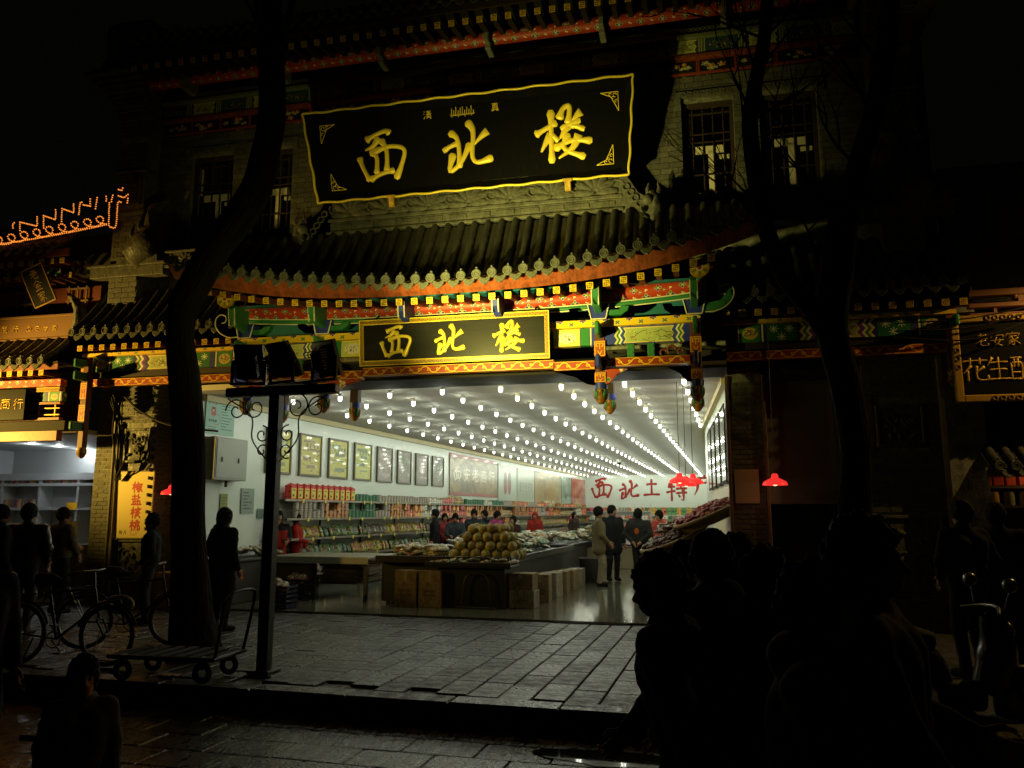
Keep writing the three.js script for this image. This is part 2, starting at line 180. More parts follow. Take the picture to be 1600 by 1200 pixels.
T.medal = cv(128, 128, (x) => { x.fillStyle = '#c8a01c'; x.fillRect(0, 0, 128, 128); for (let k = 0; k < 12; k++) { x.fillStyle = k % 2 ? '#8a8a14' : '#e8c828'; x.beginPath(); x.ellipse(64 + 40 * Math.cos(k * .5236), 64 + 40 * Math.sin(k * .5236), 18, 10, k * .5236, 0, 7); x.fill(); } x.fillStyle = '#e8e0c0'; x.beginPath(); x.arc(64, 64, 24, 0, 7); x.fill(); x.fillStyle = '#b8301c'; x.beginPath(); x.arc(64, 64, 15, 0, 7); x.fill(); });
T.bud = cv(128, 128, (x, w, h) => { x.fillStyle = '#8a5a24'; x.fillRect(0, 0, w, h); for (let j = 0; j < 6; j++) for (let i = 0; i < 6; i++) { x.fillStyle = ['#a8702c', '#7a3c1c', '#5c6a2c', '#b88a3c'][(i * 7 + j * 3) % 4]; x.beginPath(); x.ellipse(i * 22 + (j % 2) * 11 + 8, j * 22 + 10, 9, 11, 0, 0, 7); x.fill(); } });
const pm = (t, rough = .5) => new THREE.MeshStandardMaterial({ map: t, roughness: rough });
const P = {
  red: pm(T.red), yel: pm(T.yel), scroll: pm(T.scroll, .42), star: pm(T.star), fret: pm(T.fret, .4), meander: pm(T.meander, .35), beamMid: pm(T.beamMid), beamSide: pm(T.beamSide), panelUp: pm(T.panelUp), panelLow: pm(T.panelLow), lattice: pm(T.lattice), colPanel: pm(T.colPanel), medal: pm(T.medal), bud: pm(T.bud, .6),
  redPaint: M(.30, .072, .022, .5, { map: blotch }), dkRed: M(.13, .03, .016, .5), green: M(.03, .19, .06, .45), cream: M(.72, .68, .48, .5), blue: M(.022, .04, .30, .45), teal: M(.01, .13, .16, .5), black: M(.012, .011, .009, .85), timber: M(.03, .016, .01, .75),
  gold: M(1, .77, .07, .36, { metalness: .1, bumpMap: bump1, bumpScale: .0015 }), goldDeep: M(.80, .50, .06, .5, { metalness: .15, map: blotch }),
};
const S = {
  brick: [stone(.125, .125, .10), stone(.15, .15, .12), stone(.105, .105, .085)], brickWarm: [stone(.30, .22, .13), stone(.34, .25, .15), stone(.26, .19, .11)], mortar: stone(.24, .24, .19, .9), carved: stone(.125, .125, .10, .88, .006), tile: stone(.125, .13, .10, .75, .003), tileShaded: stone(.035, .035, .03, .85, .003), granite: stone(.25, .245, .22, .8),  // roof rows: same tile as the eave ends, darkened to hold shade
};
// ---------- ground ----------
struct('street', (() => { const g = new THREE.PlaneGeometry(240, 60, 60, 30).rotateX(-Math.PI / 2).translate(0, -.262, 25); return buv(g, 2.1); })(), stone(.05, .05, .048, .5, .003), 'dark wet street paving beyond the kerb');
const pavement = struct('pavement', bx(60, .16, 6.4, -4, -.14, 2.4), stone(.06, .058, .052, .9), 'grey stone slab pavement before the shop front');
const kerbZ = 5.58;
{
  const mats = [stone(.024, .024, .018, .66, .008), stone(.032, .031, .024, .58, .008), stone(.018, .0175, .014, .74, .008), stone(.027, .026, .021, .52, .008)];
  const base = [cb(.615, .06, .295, .008), cb(.575, .06, .295, .008), cb(.655, .06, .295, .008)];
  const rest = [];
  for (let c = 0; c < 46; c++) {                                   // rows of slabs run away from the street
    const x = -12.2 + c * .31; let z = -.42 + (c % 3) * .2;
    while (z < kerbZ - .3) {
      const k = Math.floor(rnd() * 3), L = [.62, .58, .66][k], zz = z + L / 2; z += L;
      if (zz > 5.35) break;
      const g = base[k], near = x > -9.5 && x < 2.6, y = -.062 + rr(-.004, .003);
      if (near) { const m = obj('slab', g, mats[Math.floor(rnd() * 4)], pavement); m.position.set(x, y, zz); m.rotation.set(rr(-.006, .006), Math.PI / 2 + rr(-.008, .008), rr(-.006, .006)); m.userData.slab = 1; }
      else rest.push(g.clone().rotateY(Math.PI / 2).translate(x, y, zz));
    }
  }
  // keep the 300 largest in view as single slabs
  const sl = pavement.children.filter(o => o.userData.slab); sl.sort((a, b) => b.position.z - a.position.z);
  sl.sort((a, b) => (Math.abs(a.position.x + 3.2) - a.position.z * .3) - (Math.abs(b.position.x + 3.2) - b.position.z * .3));
  for (const o of sl.slice(300)) { o.updateMatrix(); rest.push(o.geometry.clone().applyMatrix4(o.matrix)); pavement.remove(o); }
  for (const o of pavement.children) delete o.userData.slab;
  const r = obj('slab', rest, mats[0], pavement); r.userData.kind = 'stuff';
  const kerb = new THREE.Group(); kerb.name = 'kerb'; kerb.userData = { kind: 'structure', label: 'dark granite kerb along the pavement edge', category: 'kerb' }; scene.add(kerb);
  for (let i = 0; i < 30; i++) { const m = obj('kerb_stone', cb(.985, .23, .26, .012), mats[i % 4], kerb); m.position.set(-17 + i + rr(-.004, .004), -.147 + rr(-.003, .003), kerbZ + .02); }
  // street slabs just below the kerb
  const sm = [stone(.03, .03, .028, .4, .005), stone(.036, .036, .034, .34, .005), stone(.027, .026, .025, .45, .005)], st = scene.getObjectByName('street');
  for (let j = 0; j < 9; j++) for (let i = 0; i < 14; i++) { const m = obj('paving_slab', cb(.592, .05, .392, .008), sm[Math.floor(rnd() * 3)], st); m.position.set(-5.6 + i * .6 + (j % 2) * .3, -.258 + rr(-.003, .002), 5.95 + j * .4); m.rotation.z = rr(-.008, .008); }
}
{ const w = obj('puddle', (() => { const s = new THREE.Shape(); for (let k = 0; k < 26; k++) { const a = k / 26 * 6.283, r = 1 + .28 * noise.noise(Math.cos(a) * 2, Math.sin(a) * 2, 4.4); s[k ? 'lineTo' : 'moveTo'](Math.cos(a) * .62 * r, Math.sin(a) * .2 * r); } return new THREE.ShapeGeometry(s).rotateX(-Math.PI / 2); })(), M(.02, .02, .02, .05)); const p = onY(955, 1185, -.226); w.position.set(p.x, -.226, p.z); tag(w, 'shallow puddle of water lying on the dark street slabs', 'puddle'); }

// ---------- the shop building ----------
const B = facade('shop_building', 'two storey grey brick shop building with painted timber eaves and tiled roofs', 'building');
const bricksAll = [];
function brickWall(x0, x1, y0, y1, z, holes, pr, o = {}) {        // bricks proud of a mortar backing; pr = how near / large they show
  const ph = o.ph || .1, L = o.L || .3, rows = Math.floor((y1 - y0) / ph);
  for (let r = 0; r < rows; r++) {
    const y = y0 + (r + .5) * ph; let x = x0 + (r % 2 ? -L / 2 : 0);
    for (; x < x1; x += L) {
      let a = Math.max(x, x0) + .005, b = Math.min(x + L, x1) - .005; if (b - a < .03) continue;
      for (const [hx0, hx1, hy0, hy1] of holes) if (y + ph / 2 > hy0 && y - ph / 2 < hy1) { if (a >= hx0 && b <= hx1) { a = b; } else if (a < hx0 && b > hx0) b = Math.min(b, hx0 - .005); else if (a < hx1 && b > hx1) a = hx1 + .005; }
      if (b - a < .03) continue;
      bricksAll.push({ x: (a + b) / 2, y, z, w: b - a, h: ph - .012, pr: pr + rnd() * .1, side: o.side || 0, warm: o.warm || 0 });
    }
  }
}
const wallUp = part('upper_wall', B), pillars = part('brick_pier', B);
const holes2 = []; for (const [c, w] of [[-5.28, .9], [-4.0, .84], [4.0, .84], [5.28, .9]]) holes2.push([c - w / 2, c + w / 2, 6.66, 8.46]);
{ // upper wall backing with window openings
  const xs = [-6.5, ...holes2.flatMap(h => [h[0], h[1]]), 6.5], bk = [bx(13, 2.4, .3, 0, 5.46, -.17), bx(13, 1.4, .3, 0, 9.16, -.17)];
  for (let i = 0; i < xs.length; i += 2) bk.push(bx(xs[i + 1] - xs[i], 1.8, .3, (xs[i] + xs[i + 1]) / 2, 7.56, -.17));
  obj('mortar', bk, S.mortar, wallUp);
  brickWall(-6.45, -2.9, 6.2, 8.9, -.01, holes2, 1); brickWall(2.9, 6.45, 6.2, 8.9, -.01, holes2, 1.2); brickWall(-2.9, 2.9, 6.6, 8.9, -.01, [], .2);
  obj('roof_slab', bx(16, .3, 16, 0, 10.6, -8), M(.2, .2, .18, .9), B); obj('back_wall', bx(15.2, 6.3, .3, 0, 7.3, -5), M(.4, .4, .38, .9), B); obj('upper_floor', bx(14.4, .2, 5, 0, 4.5, -2.7), M(.2, .15, .1, .8), B);
  for (const s of [-1, 1]) obj('side_wall', bx(.3, 12, 15, s * 7.3, 4.6, -7.9), S.brick[2], B);
}
// ---- windows of the upper storey
for (const [x0, x1, y0, y1] of holes2) {
  const w = part('window', B), cx = (x0 + x1) / 2, W = x1 - x0, H = y1 - y0, zz = -.14;
  obj('frame', [bx(.06, H, .08, x0 + .03, (y0 + y1) / 2, zz), bx(.06, H, .08, x1 - .03, (y0 + y1) / 2, zz), bx(W - .12, .07, .08, cx, y1 - .035, zz), bx(W - .12, .09, .08, cx, y0 + .045, zz)], P.timber, w);
  obj('pane', bx(W - .12, H - .16, .012, cx, (y0 + y1) / 2, zz - .09), new THREE.MeshPhysicalMaterial({ color: C(.9, .92, .9), roughness: .04, transmission: 1, thickness: 0 }), w);
  const l = [], bar2 = (a, b, c, d) => l.push(bx(c, d, .03, cx + a, y0 + b, zz - .03)); for (const k of [-.3, -.1, .1, .3]) bar2(k * W, H * .5, .018, H - .2); for (const k of [.12, .3, .62, .7, .9]) bar2(0, H * k, W - .13, .018);
  obj('lattice', l, P.timber, w);
  const pale = []; pale.push(bx(W * .62, .13, .02, cx, y0 + H * .55, zz - .06), bx(W * .12, H * .42, .02, cx + W * .05, y0 + H * .33, zz - .06), bx(W * .06, H * .3, .02, cx - W * .36, y0 + H * .74, zz - .06), bx(W * .2, .07, .02, cx + W * .3, y0 + H * .47, zz - .06));
  obj('paper_screen', pale, M(.62, .58, .44, .8), w);
  obj('lintel', [bx(W + .22, .1, .06, cx, y1 + .1, .02), bx(.1, .12, .06, x0 - .06, y1 - .01, .02), bx(.1, .12, .06, x1 + .06, y1 - .01, .02), ...Array.from({ length: 8 }, (_, k) => new THREE.TorusGeometry(.03, .01, 5, 8).translate(x0 + W * (k + .5) / 8, y1 + .1, .055))], S.carved, w);
  obj('sill', bx(W + .1, .06, .1, cx, y0 - .03, .03), S.carved, w);
}
// ---- corbelled brick piers at both ends of the upper storey
for (const s of [-1, 1]) {
  const pr = part('corbel_pier', B), X = s * 6.78;
  obj('shaft', bx(.62, 3.6, .5, X, 7.0, .1), S.mortar, pr);
  brickWall(X - .31, X + .31, 5.3, 7.2, .352, [], .5); brickWall(X - .31, X + .31, 8.15, 8.75, .352, [], .7);
  obj('carved_panel', [cb(.5, .62, .04, .01, X, 7.72, .37), ...Array.from({ length: 9 }, () => new THREE.TorusGeometry(rr(.04, .09), .014, 5, 9).translate(X + rr(-.15, .15), 7.72 + rr(-.2, .2), .395))], S.carved, pr);
  obj('band', [cb(.72, .07, .6, .012, X, 8.1, .1), cb(.72, .07, .6, .012, X, 7.27, .1)], S.carved, pr);
  const prof = []; for (let k = 0; k <= 14; k++) { const t = k / 14, e = .55 * t * t * t + .06 * t; prof.push([e, 8.8 + t * 1.2]); }
  prof.slice(0, -1).forEach(([e, y], k) => { const c = obj('corbel_course', cb(.66 + e, .082, .5 + e, .008, X + s * e * .5, y + .043, .1 + e * .5), S.brick[k % 3], pr); });
  obj('carved_head', [cb(1.0, 1.0, .5, .02, X + s * .12, 10.62, .35), cb(.8, .78, .04, .01, X + s * .12, 10.62, .62), cb(1.2, .08, .7, .01, X + s * .12, 10.06, .4)], S.carved, pr);
}
// ---- upper eave: painted beams, rafters, tile ends
{
  const band = (name, m, tu, tv, y, h, z, d, x = 0, w = 12.7) => obj(name, buv(new THREE.BoxGeometry(w, h, d).translate(x, y, z), tu, tv, 0, y - h / 2), m, B);
  band('painted_panel', P.panelLow, 3.2, .26, 9.03, .26, .03, .1); band('red_moulding', P.redPaint, 1, 1, 9.19, .05, .06, .18); band('painted_frieze', P.panelUp, 2.6, .3, 9.36, .28, .05, .12); band('green_moulding', M(.16, .19, .09, .5), 1, 1, 9.53, .05, .1, .2); band('lattice_band', P.lattice, .3, .15, 9.63, .15, .08, .12);
  const pl = new THREE.CylinderGeometry(.12, .12, 12.9, 18).rotateZ(Math.PI / 2).translate(0, 9.84, .4); { const p = pl.attributes.position, uv = pl.attributes.uv; for (let i = 0; i < p.count; i++) uv.setXY(i, p.getX(i) / .36, uv.getX(i) * 3); } obj('purlin', pl, P.red, B);
  for (let k = -3; k <= 3; k++) obj('beam_head', [cb(.08, .3, .5, .01, k * 1.98 + .35, 9.78, .45), cb(.1, .1, .3, .01, k * 1.98 + .35, 9.6, .42)], M(.2, .2, .16, .6), B);
  for (let i = 0; i < 52; i++) { const x = -6.25 + i * .245; const r = obj('rafter', bx(.085, .085, .8, 0, 0, -.4), P.timber, B); r.position.set(x, 9.72, 1.15); r.rotation.x = .2; obj('rafter_end', buv(new THREE.BoxGeometry(.1, .1, .02), .1, .1, -.05, -.05), P.fret, r); }
  obj('fascia', bx(12.8, .14, .05, 0, 9.88, 1.3), P.timber, B); obj('soffit', bx(12.8, .04, 1.3, 0, 10.02, .62), P.black, B);
}
// ---- carved ridges of the porch roof and of the side roofs
function flower(x, y, z, s) { const g = []; for (let k = 0; k < 7; k++) { const a = Math.PI * (k / 6), e = new THREE.SphereGeometry(1, 6, 5).scale(s * .085, s * .2, s * .05); g.push(e.translate(0, s * .2, 0).rotateZ(a - Math.PI / 2).translate(x, y, z)); } g.push(new THREE.TorusGeometry(s * .14, s * .028, 5, 10, 4.2).rotateZ(.4).translate(x + s * .36, y + s * .05, z), new THREE.TorusGeometry(s * .1, s * .028, 5, 10, 4.2).rotateZ(2.4).translate(x - s * .34, y + s * .12, z)); return g; }
{
  const rg = part('carved_ridge', B);
  obj('ridge_body', [cb(5.1, .5, .22, .015, 0, 6.98, .3), cb(5.2, .07, .3, .015, 0, 6.72, .3), cb(5.16, .17, .26, .012, 0, 6.6, .3), cb(5.24, .06, .34, .015, 0, 6.49, .3), cb(5.2, .06, .3, .012, 0, 7.25, .3)], S.carved, rg);
  for (let k = 0; k < 7; k++) obj('carved_flower', flower(-2.16 + k * .72, 6.82, .42, .95), S.carved, rg);
  for (let k = 0; k < 12; k++) obj('carved_tablet', cb(.34, .09, .03, .01, -2.31 + k * .42, 6.6, .435), S.carved, rg);
  for (const s of [-1, 1]) {
    const hp = part('hip_ridge', B); obj('ridge_wing', extr([[0, 0], [0, .78], [.06, .7], [.3, .3], [.62, .06], [.66, -.26], [.5, -.3], [.25, -.1]], .2, .012).applyMatrix4(new THREE.Matrix4().makeScale(s, 1, 1)).translate(s * 2.55, 6.45, .22), S.carved, hp);
    obj('carved_scroll', Array.from({ length: 7 }, (_, k) => new THREE.TorusGeometry(.055, .018, 5, 9).translate(s * (2.66 + .07 * k), 6.85 - .1 * k, .45)), S.carved, hp);
    const b = []; b.push(limb([V(s * 3.08, 6.0, .5), V(s * 3.1, 6.3, .5), V(s * 3.12, 6.52, .5), V(s * 3.05, 6.7, .52)], [.16, .13, .11, .07], 14, 8, .25)); for (const k of [-1, 1]) b.push(limb([V(s * 3.08 + k * .04, 6.6, .5), V(s * 3.1 + k * .09, 6.74, .5), V(s * 3.1 + k * .07, 6.86, .5)], [.05, .045, .012], 8, 6, .3)); b.push(sp(.09, s * 3.0, 6.55, .58), sp(.07, s * 2.96, 6.22, .6), new THREE.TorusGeometry(.08, .022, 5, 9).translate(s * 2.97, 6.42, .56));
    obj('ridge_beast', b, S.carved, B);
    const lo = part('low_ridge', B); obj('ridge_body', [cb(2.6, .24, .2, .012, s * 4.6, 6.28, .25), cb(2.66, .05, .28, .012, s * 4.6, 6.42, .25), cb(2.66, .06, .28, .012, s * 4.6, 6.14, .25)], S.carved, lo);
    for (let k = 0; k < 4; k++) obj('carved_flower', flower(s * (3.6 + k * .62), 6.22, .36, .5), S.carved, lo);
    const dr = part('roof_dragon', B), o = s < 0 ? -6.35 : 6.9; obj('dragon_head', [limb([V(o, 6.55, .35), V(o - s * .25, 6.62, .4), V(o - s * .5, 6.95, .4), V(o - s * .42, 7.35, .38), V(o - s * .7, 7.55, .36)].map(v => V(v.x + s * .25, v.y - .12, v.z)), [.26, .3, .24, .14, .03], 22, 9, .35), cb(.9, .18, .3, .02, o + s * .1, 6.3, .3), ...[0, 1, 2].map(k => limb([V(o + s * (.1 - .16 * k), 6.6 + .12 * k, .42), V(o + s * (.24 - .16 * k), 6.8 + .14 * k, .46), V(o + s * (.2 - .16 * k), 7.0 + .14 * k, .44)], [.07, .05, .01], 8, 6, .2))], S.carved, dr);
    obj('ridge_line', [cb(1.6, .2, .2, .015, s * 6.7, 6.1, .3), cb(1.7, .06, .3, .015, s * 6.7, 6.22, .3)], S.carved, dr);
  }
}
// ---- tiled roofs
const capGeo = mg([new THREE.CylinderGeometry(.072, .072, .03, 18).rotateX(Math.PI / 2), new THREE.TorusGeometry(.058, .009, 5, 18).translate(0, 0, .017), new THREE.TorusGeometry(.03, .008, 5, 12).translate(0, 0, .017), sp(.02, 0, .098, -.012, 8, 6), cy(.01, .01, .06, 6, 0, .075, -.012)]);
const dripGeo = extr([[-.085, .05], [-.06, .02], [0, .0], [.06, .02], [.085, .05], [.08, -.02], [.045, -.065], [0, -.1], [-.045, -.065], [-.08, -.02]], .016, .004);
function tiled(parent, n, x0, pitch, e, top, topEdge, sag, mat) {     // e(x) -> [y, z] of the eave, top(x) -> [y, z] of the ridge
  const roof = part('tiled_roof', parent), cov = [], N = 12;
  const prof = (x, t) => { const [y1, z1] = e(x), [y0, z0] = top(x); return [y0 + (y1 - y0) * t - sag * Math.sin(Math.PI * t), z0 + (z1 - z0) * t]; };
  for (let i = 0; i < n; i++) { // deck strips between cover tiles
    const xa = x0 + (i - .5) * pitch, pos = [], idx = [];
    for (let k = 0; k <= N; k++) for (let j = 0; j <= 4; j++) { const x = xa + pitch * j / 4, [y, z] = prof(x, k / N); pos.push(x, y - .035 * Math.sin(Math.PI * (j / 4 + .5)) ** 2 * -1 - .06, z); }
    for (let k = 0; k < N; k++) for (let j = 0; j < 4; j++) { const a = k * 5 + j; idx.push(a, a + 5, a + 1, a + 1, a + 5, a + 6); }
    const g = new THREE.BufferGeometry(); g.setAttribute('position', new THREE.Float32BufferAttribute(pos, 3)); g.setIndex(idx); g.computeVertexNormals(); cov.push(g);
    const x = xa + pitch / 2, pts = [], M2 = 14; for (let k = 0; k <= 8; k++) { const [y, z] = prof(x, k / 8); pts.push(V(x, y, z)); }
    const rads = []; for (let k = 0; k <= 44; k++) rads.push(.062 - (k % 4 === 0 ? .006 : 0));
    obj('cover_tile', limb(pts, rads, 44, 10, .03), mat, roof);
    const [ey, ez] = e(x), c = obj('end_tile', capGeo, S.tile, roof); c.position.set(x, ey, ez + .016); c.rotation.z = rr(-.1, .1);
    if (i < n - 1) { const [dy, dz] = e(x + pitch / 2), d = obj('drip_tile', dripGeo, S.tile, roof); d.position.set(x + pitch / 2, dy - .075, dz - .01); d.rotation.x = -.25; d.rotation.z = Math.atan2(e(x + pitch)[0] - ey, pitch); }
  }
  obj('pan_tiles', cov, mat, roof).userData.kind = 'stuff';
  return roof;
}
tiled(B, 53, -6.12, .235, x => [10.0 + .004 * x * x, 1.42], x => [10.9, .3], 0, .1, S.tileShaded);
const eC = x => [5.05 + .027 * x * x, 2.0 + .012 * x * x];
tiled(B, 38, -4.35, .235, eC, x => [6.44, .45], 0, .38, S.tileShaded);
// red fascia board under the middle eave, and the rafters
const rC = x => 4.785 + .0052 * Math.abs(x) ** 3;
{
  const pos = [], idx = [], uv = [], n = 40; for (let i = 0; i <= n; i++) { const x = -4.5 + 9 * i / n, [y, z] = eC(x); pos.push(x, y - .03, z - .06, x, rC(x) + .1, z - .3, x, rC(x) + .13, z - .34, x, y + .02, z - .12); for (let k = 0; k < 4; k++) uv.push(x, k * .3); }
  for (let i = 0; i < n; i++) for (let k = 0; k < 4; k++) { const a = i * 4 + k, b = i * 4 + (k + 1) % 4; idx.push(a, b, a + 4, b, b + 4, a + 4); }
  const g = new THREE.BufferGeometry(); g.setAttribute('position', new THREE.Float32BufferAttribute(pos, 3)); g.setAttribute('uv', new THREE.Float32BufferAttribute(uv, 2)); g.setIndex(idx); g.computeVertexNormals(); obj('fascia', g.toNonIndexed(), P.redPaint, B); B.children.at(-1).geometry.computeVertexNormals();
}
for (let i = 0; i < 33; i++) {
  const x = -3.92 + i * .245, [, z] = eC(x); const r = obj('rafter', bx(.08, .08, .85, 0, 0, -.43), P.dkRed, B); r.position.set(x, rC(x) + .02, z - .33); r.rotation.x = .16;
  obj('rafter_end', buv(new THREE.BoxGeometry(.1, .1, .02), .1, .1, -.05, -.05), P.fret, r);
}
// ---- porch frame under the middle eave
{
  const PZ = 1.0, pts = []; for (let k = 0; k <= 12; k++) { const x = -3.85 + 7.7 * k / 12; pts.push(V(x, 4.87 + .0022 * Math.abs(x) ** 3, PZ)); }
  const pu = new THREE.TubeGeometry(new THREE.CatmullRomCurve3(pts), 60, .12, 18); { const p = pu.attributes.position, uv = pu.attributes.uv; for (let i = 0; i < p.count; i++) uv.setXY(i, p.getX(i) / .36, uv.getY(i) * 3); } obj('purlin', pu, P.red, B);
  obj('green_batten', tube(pts.map(p => V(p.x, p.y - .165, p.z + .03)), .045, 60, 8), P.green, B); obj('cream_edge', [tube(pts.map(p => V(p.x, p.y - .128, p.z + .062)), .011, 60, 5), tube(pts.map(p => V(p.x, p.y - .207, p.z + .05)), .011, 60, 5)], P.cream, B);
  obj('teal_board', bx(7.3, .5, .03, 0, 4.62, .62), P.teal, B); obj('porch_soffit', bx(7.6, .03, 1.4, 0, 5.02, .5), P.teal, B);
  const beam = (name, m, tu, tv, x0, x1, y0, y1, z, d, ou = x0) => obj(name, buv(new THREE.BoxGeometry(x1 - x0, y1 - y0, d).translate((x0 + x1) / 2, (y0 + y1) / 2, z), tu, tv, ou, y0), m, B);
  beam('flower_beam', P.yel, .35, .11, -3.75, -1.4, 4.39, 4.5, PZ + .03, .2); beam('flower_beam', P.yel, .35, .11, 1.4, 3.75, 4.39, 4.5, PZ + .03, .2);
  beam('painted_beam', P.beamMid, 2.2, .26, 1.55, 3.74, 4.12, 4.385, PZ, .12); const mb = beam('painted_beam', P.beamMid, -2.2, .26, -3.74, -1.55, 4.12, 4.385, PZ, .12, -1.55);
  beam('inner_beam', P.black, 1, 1, -1.4, 1.4, 4.1, 4.5, PZ - .12, .12);
  beam('scroll_beam', P.scroll, .3, .13, -1.54, 1.56, 3.78, 3.91, PZ + .06, .14);
  for (const s of [-1, 1]) {
    beam('scroll_beam', P.scroll, .3, .13, Math.min(s * 1.57, s * 2.18), Math.max(s * 1.57, s * 2.18), 3.745, 3.875, PZ + .05, .13);
    beam('scroll_beam', P.scroll, .3, .13, Math.min(s * 2.35, s * 3.58), Math.max(s * 2.35, s * 3.58), 3.775, 3.9, PZ + .05, .13);
    for (const x of [2.72, 3.02]) obj('green_post', [cb(.11, .22, .06, .01, s * x, 4.01, PZ + .02), ...[0, 1, 2, 3].map(k => sp(.012, s * x + (k % 2 ? .025 : -.025), 3.94 + k * .045, PZ + .052, 6, 4))], P.green, B);
    obj('carved_cloud', [new THREE.TorusGeometry(.06, .022, 6, 12, 4).translate(s * 3.32, 4.0, PZ + .03), new THREE.TorusGeometry(.04, .018, 6, 12, 4).translate(s * 3.45, 3.97, PZ + .03), new THREE.TorusGeometry(.045, .018, 6, 12, 4).translate(s * 3.2, 3.97, PZ + .03)], M(.2, .05, .03, .5), B);
    // hanging lotus posts, front row and back row
    for (const x of [2.26, 3.67]) for (const z of [PZ, -.22]) {
      const c = part('hanging_post', B), X = s * x, f = z > 0;
      obj('shaft', [cb(.15, 1.14, .15, .01, X, 4.1, z)], f ? P.dkRed : P.timber, c);
      if (f) { for (const y of [4.06, 3.62]) obj('post_panel', buv(new THREE.BoxGeometry(.17, y > 4 ? .24 : .15, .02).translate(X, y, z + .085), .17, y > 4 ? .24 : .15, X - .085, y - (y > 4 ? .12 : .075)), P.colPanel, c); for (const y of [4.32, 3.82]) obj('beam_nose', [cb(.07, .2, .42, .02, X, y, z + .2)], y > 4 ? P.green : P.blue, c); }
      obj('collar', [cy(.1, .1, .1, 8, X, 3.5, z)], P.blue, c);
      const lp = [[0, 0], [.03, .005], [.07, .05], [.098, .11], [.085, .17], [.1, .2], [.075, .23], [.09, .26]].map(q => new THREE.Vector2(...q));
      const bud = obj('lotus_bud', new THREE.LatheGeometry(lp, 16).translate(X, 3.22, z), P.bud, c);
      for (let k = 0; k < 8; k++) { const a = k * Math.PI / 4; const pt = obj('petal', sp(1, 0, 0, 0, 6, 5).scale(.04, .075, .018), k % 2 ? P.green : P.bud, bud); pt.position.set(X + Math.sin(a) * .092, 3.37, z + Math.cos(a) * .092); pt.rotation.set(.35 * Math.cos(a), a, -.35 * Math.sin(a)); }
    }
    // bracket blocks and beam heads over the posts
    for (const x of [2.26, 3.67]) { const X = s * x, k = part('bracket', B); obj('block', extr([[-.1, 0], [.1, 0], [.15, .22], [-.15, .22]], .2, .01).translate(X, 4.5, PZ - .05), P.blue, k); obj('block_edge', [bar(V(X - .11, 4.5, PZ + .17), V(X + .11, 4.5, PZ + .17), .011), bar(V(X - .11, 4.5, PZ + .17), V(X - .16, 4.72, PZ + .17), .011), bar(V(X + .11, 4.5, PZ + .17), V(X + .16, 4.72, PZ + .17), .011)], P.cream, k);
      for (const q of [-1, 1]) obj('arm', extr([[0, 0], [.2, 0], [.29, .06], [.31, .12], [.2, .12], [.17, .07], [0, .07]], .1, .008).applyMatrix4(new THREE.Matrix4().makeScale(q, 1, 1)).translate(X + q * .14, 4.56, PZ + .04), P.green, k); obj('beam_head', extr([[0, -.14], [.3, -.1], [.42, .0], [.44, .14], [.36, .22], [.2, .2], [0, .2]], .09, .01).rotateY(-Math.PI / 2).translate(X + .045, 4.74, PZ + .14), P.green, k); obj('head_edge', [bar(V(X - .05, 4.62, PZ + .54), V(X - .05, 4.9, PZ + .58), .012), bar(V(X + .05, 4.62, PZ + .54), V(X + .05, 4.9, PZ + .58), .012)], P.cream, k); }
    for (const x of [.75]) { const k = part('bracket', B), X = s * x; obj('beam_head', extr([[0, -.14], [.3, -.1], [.42, .0], [.44, .14], [.36, .22], [.2, .2], [0, .2]], .09, .01).rotateY(-Math.PI / 2).translate(X + .045, 4.7, PZ + .12), P.blue, k); obj('head_edge', [bar(V(X - .05, 4.6, PZ + .53), V(X - .05, 4.84, PZ + .57), .012), bar(V(X + .05, 4.6, PZ + .53), V(X + .05, 4.84, PZ + .57), .012)], P.cream, k); for (const q of [-1, 1]) obj('arm', cb(.24, .07, .1, .01, X + q * .22, 4.6, PZ + .06), P.green, k); }
    // curled beam tail and round end medallion at the corner
    const ct = part('beam_tail', B); obj('curl', extr([[0, -.06], [.18, -.08], [.36, 0], [.46, .12], [.46, .24], [.38, .3], [.28, .26], [.28, .18], [.36, .16], [.3, .07], [.14, .04], [0, .08]], .1, .012).applyMatrix4(new THREE.Matrix4().makeScale(s, 1, 1)).translate(s * 3.76, 4.62, PZ + .02), P.green, ct); obj('curl_edge', [tube([[s * 3.77, 4.53, 1.14], [s * 3.96, 4.53, 1.14], [s * 4.15, 4.62, 1.14], [s * 4.24, 4.76, 1.14], [s * 4.22, 4.88, 1.14], [s * 4.13, 4.93, 1.14], [s * 4.04, 4.88, 1.14], [s * 4.05, 4.8, 1.14], [s * 4.12, 4.78, 1.14]], .012, 40, 5)], P.cream, ct);
    obj('medallion', (() => { const g = new THREE.CylinderGeometry(.14, .14, .06, 24).rotateX(Math.PI / 2); const p = g.attributes.position, uv = g.attributes.uv; for (let i = 0; i < p.count; i++) uv.setXY(i, .5 + p.getX(i) / .28, .5 + p.getY(i) / .28); return g.translate(s * 3.76, 5.05, PZ + .62); })(), P.medal, B);
    // brackets under the scroll beam beside the posts
    for (const [x, d] of [[2.18, -1], [2.34, 1], [3.59, -1]]) { const q = s * d; obj('spandrel', extr([[0, 0], [0, -.22], [.12, -.2], [.3, -.08], [.58, 0]].map(([a, b]) => [a * (d < 0 && x < 3 ? 1.05 : .55), b]), .07, .006).applyMatrix4(new THREE.Matrix4().makeScale(q, 1, 1)).translate(s * x, 3.74, PZ + .0), P.red, B); }
    obj('tie_beam', bx(.12, .14, 1.1, s * 2.26, 4.0, .42), P.timber, B); obj('tie_beam', bx(.12, .14, 1.1, s * 3.67, 4.0, .42), P.timber, B);
  }
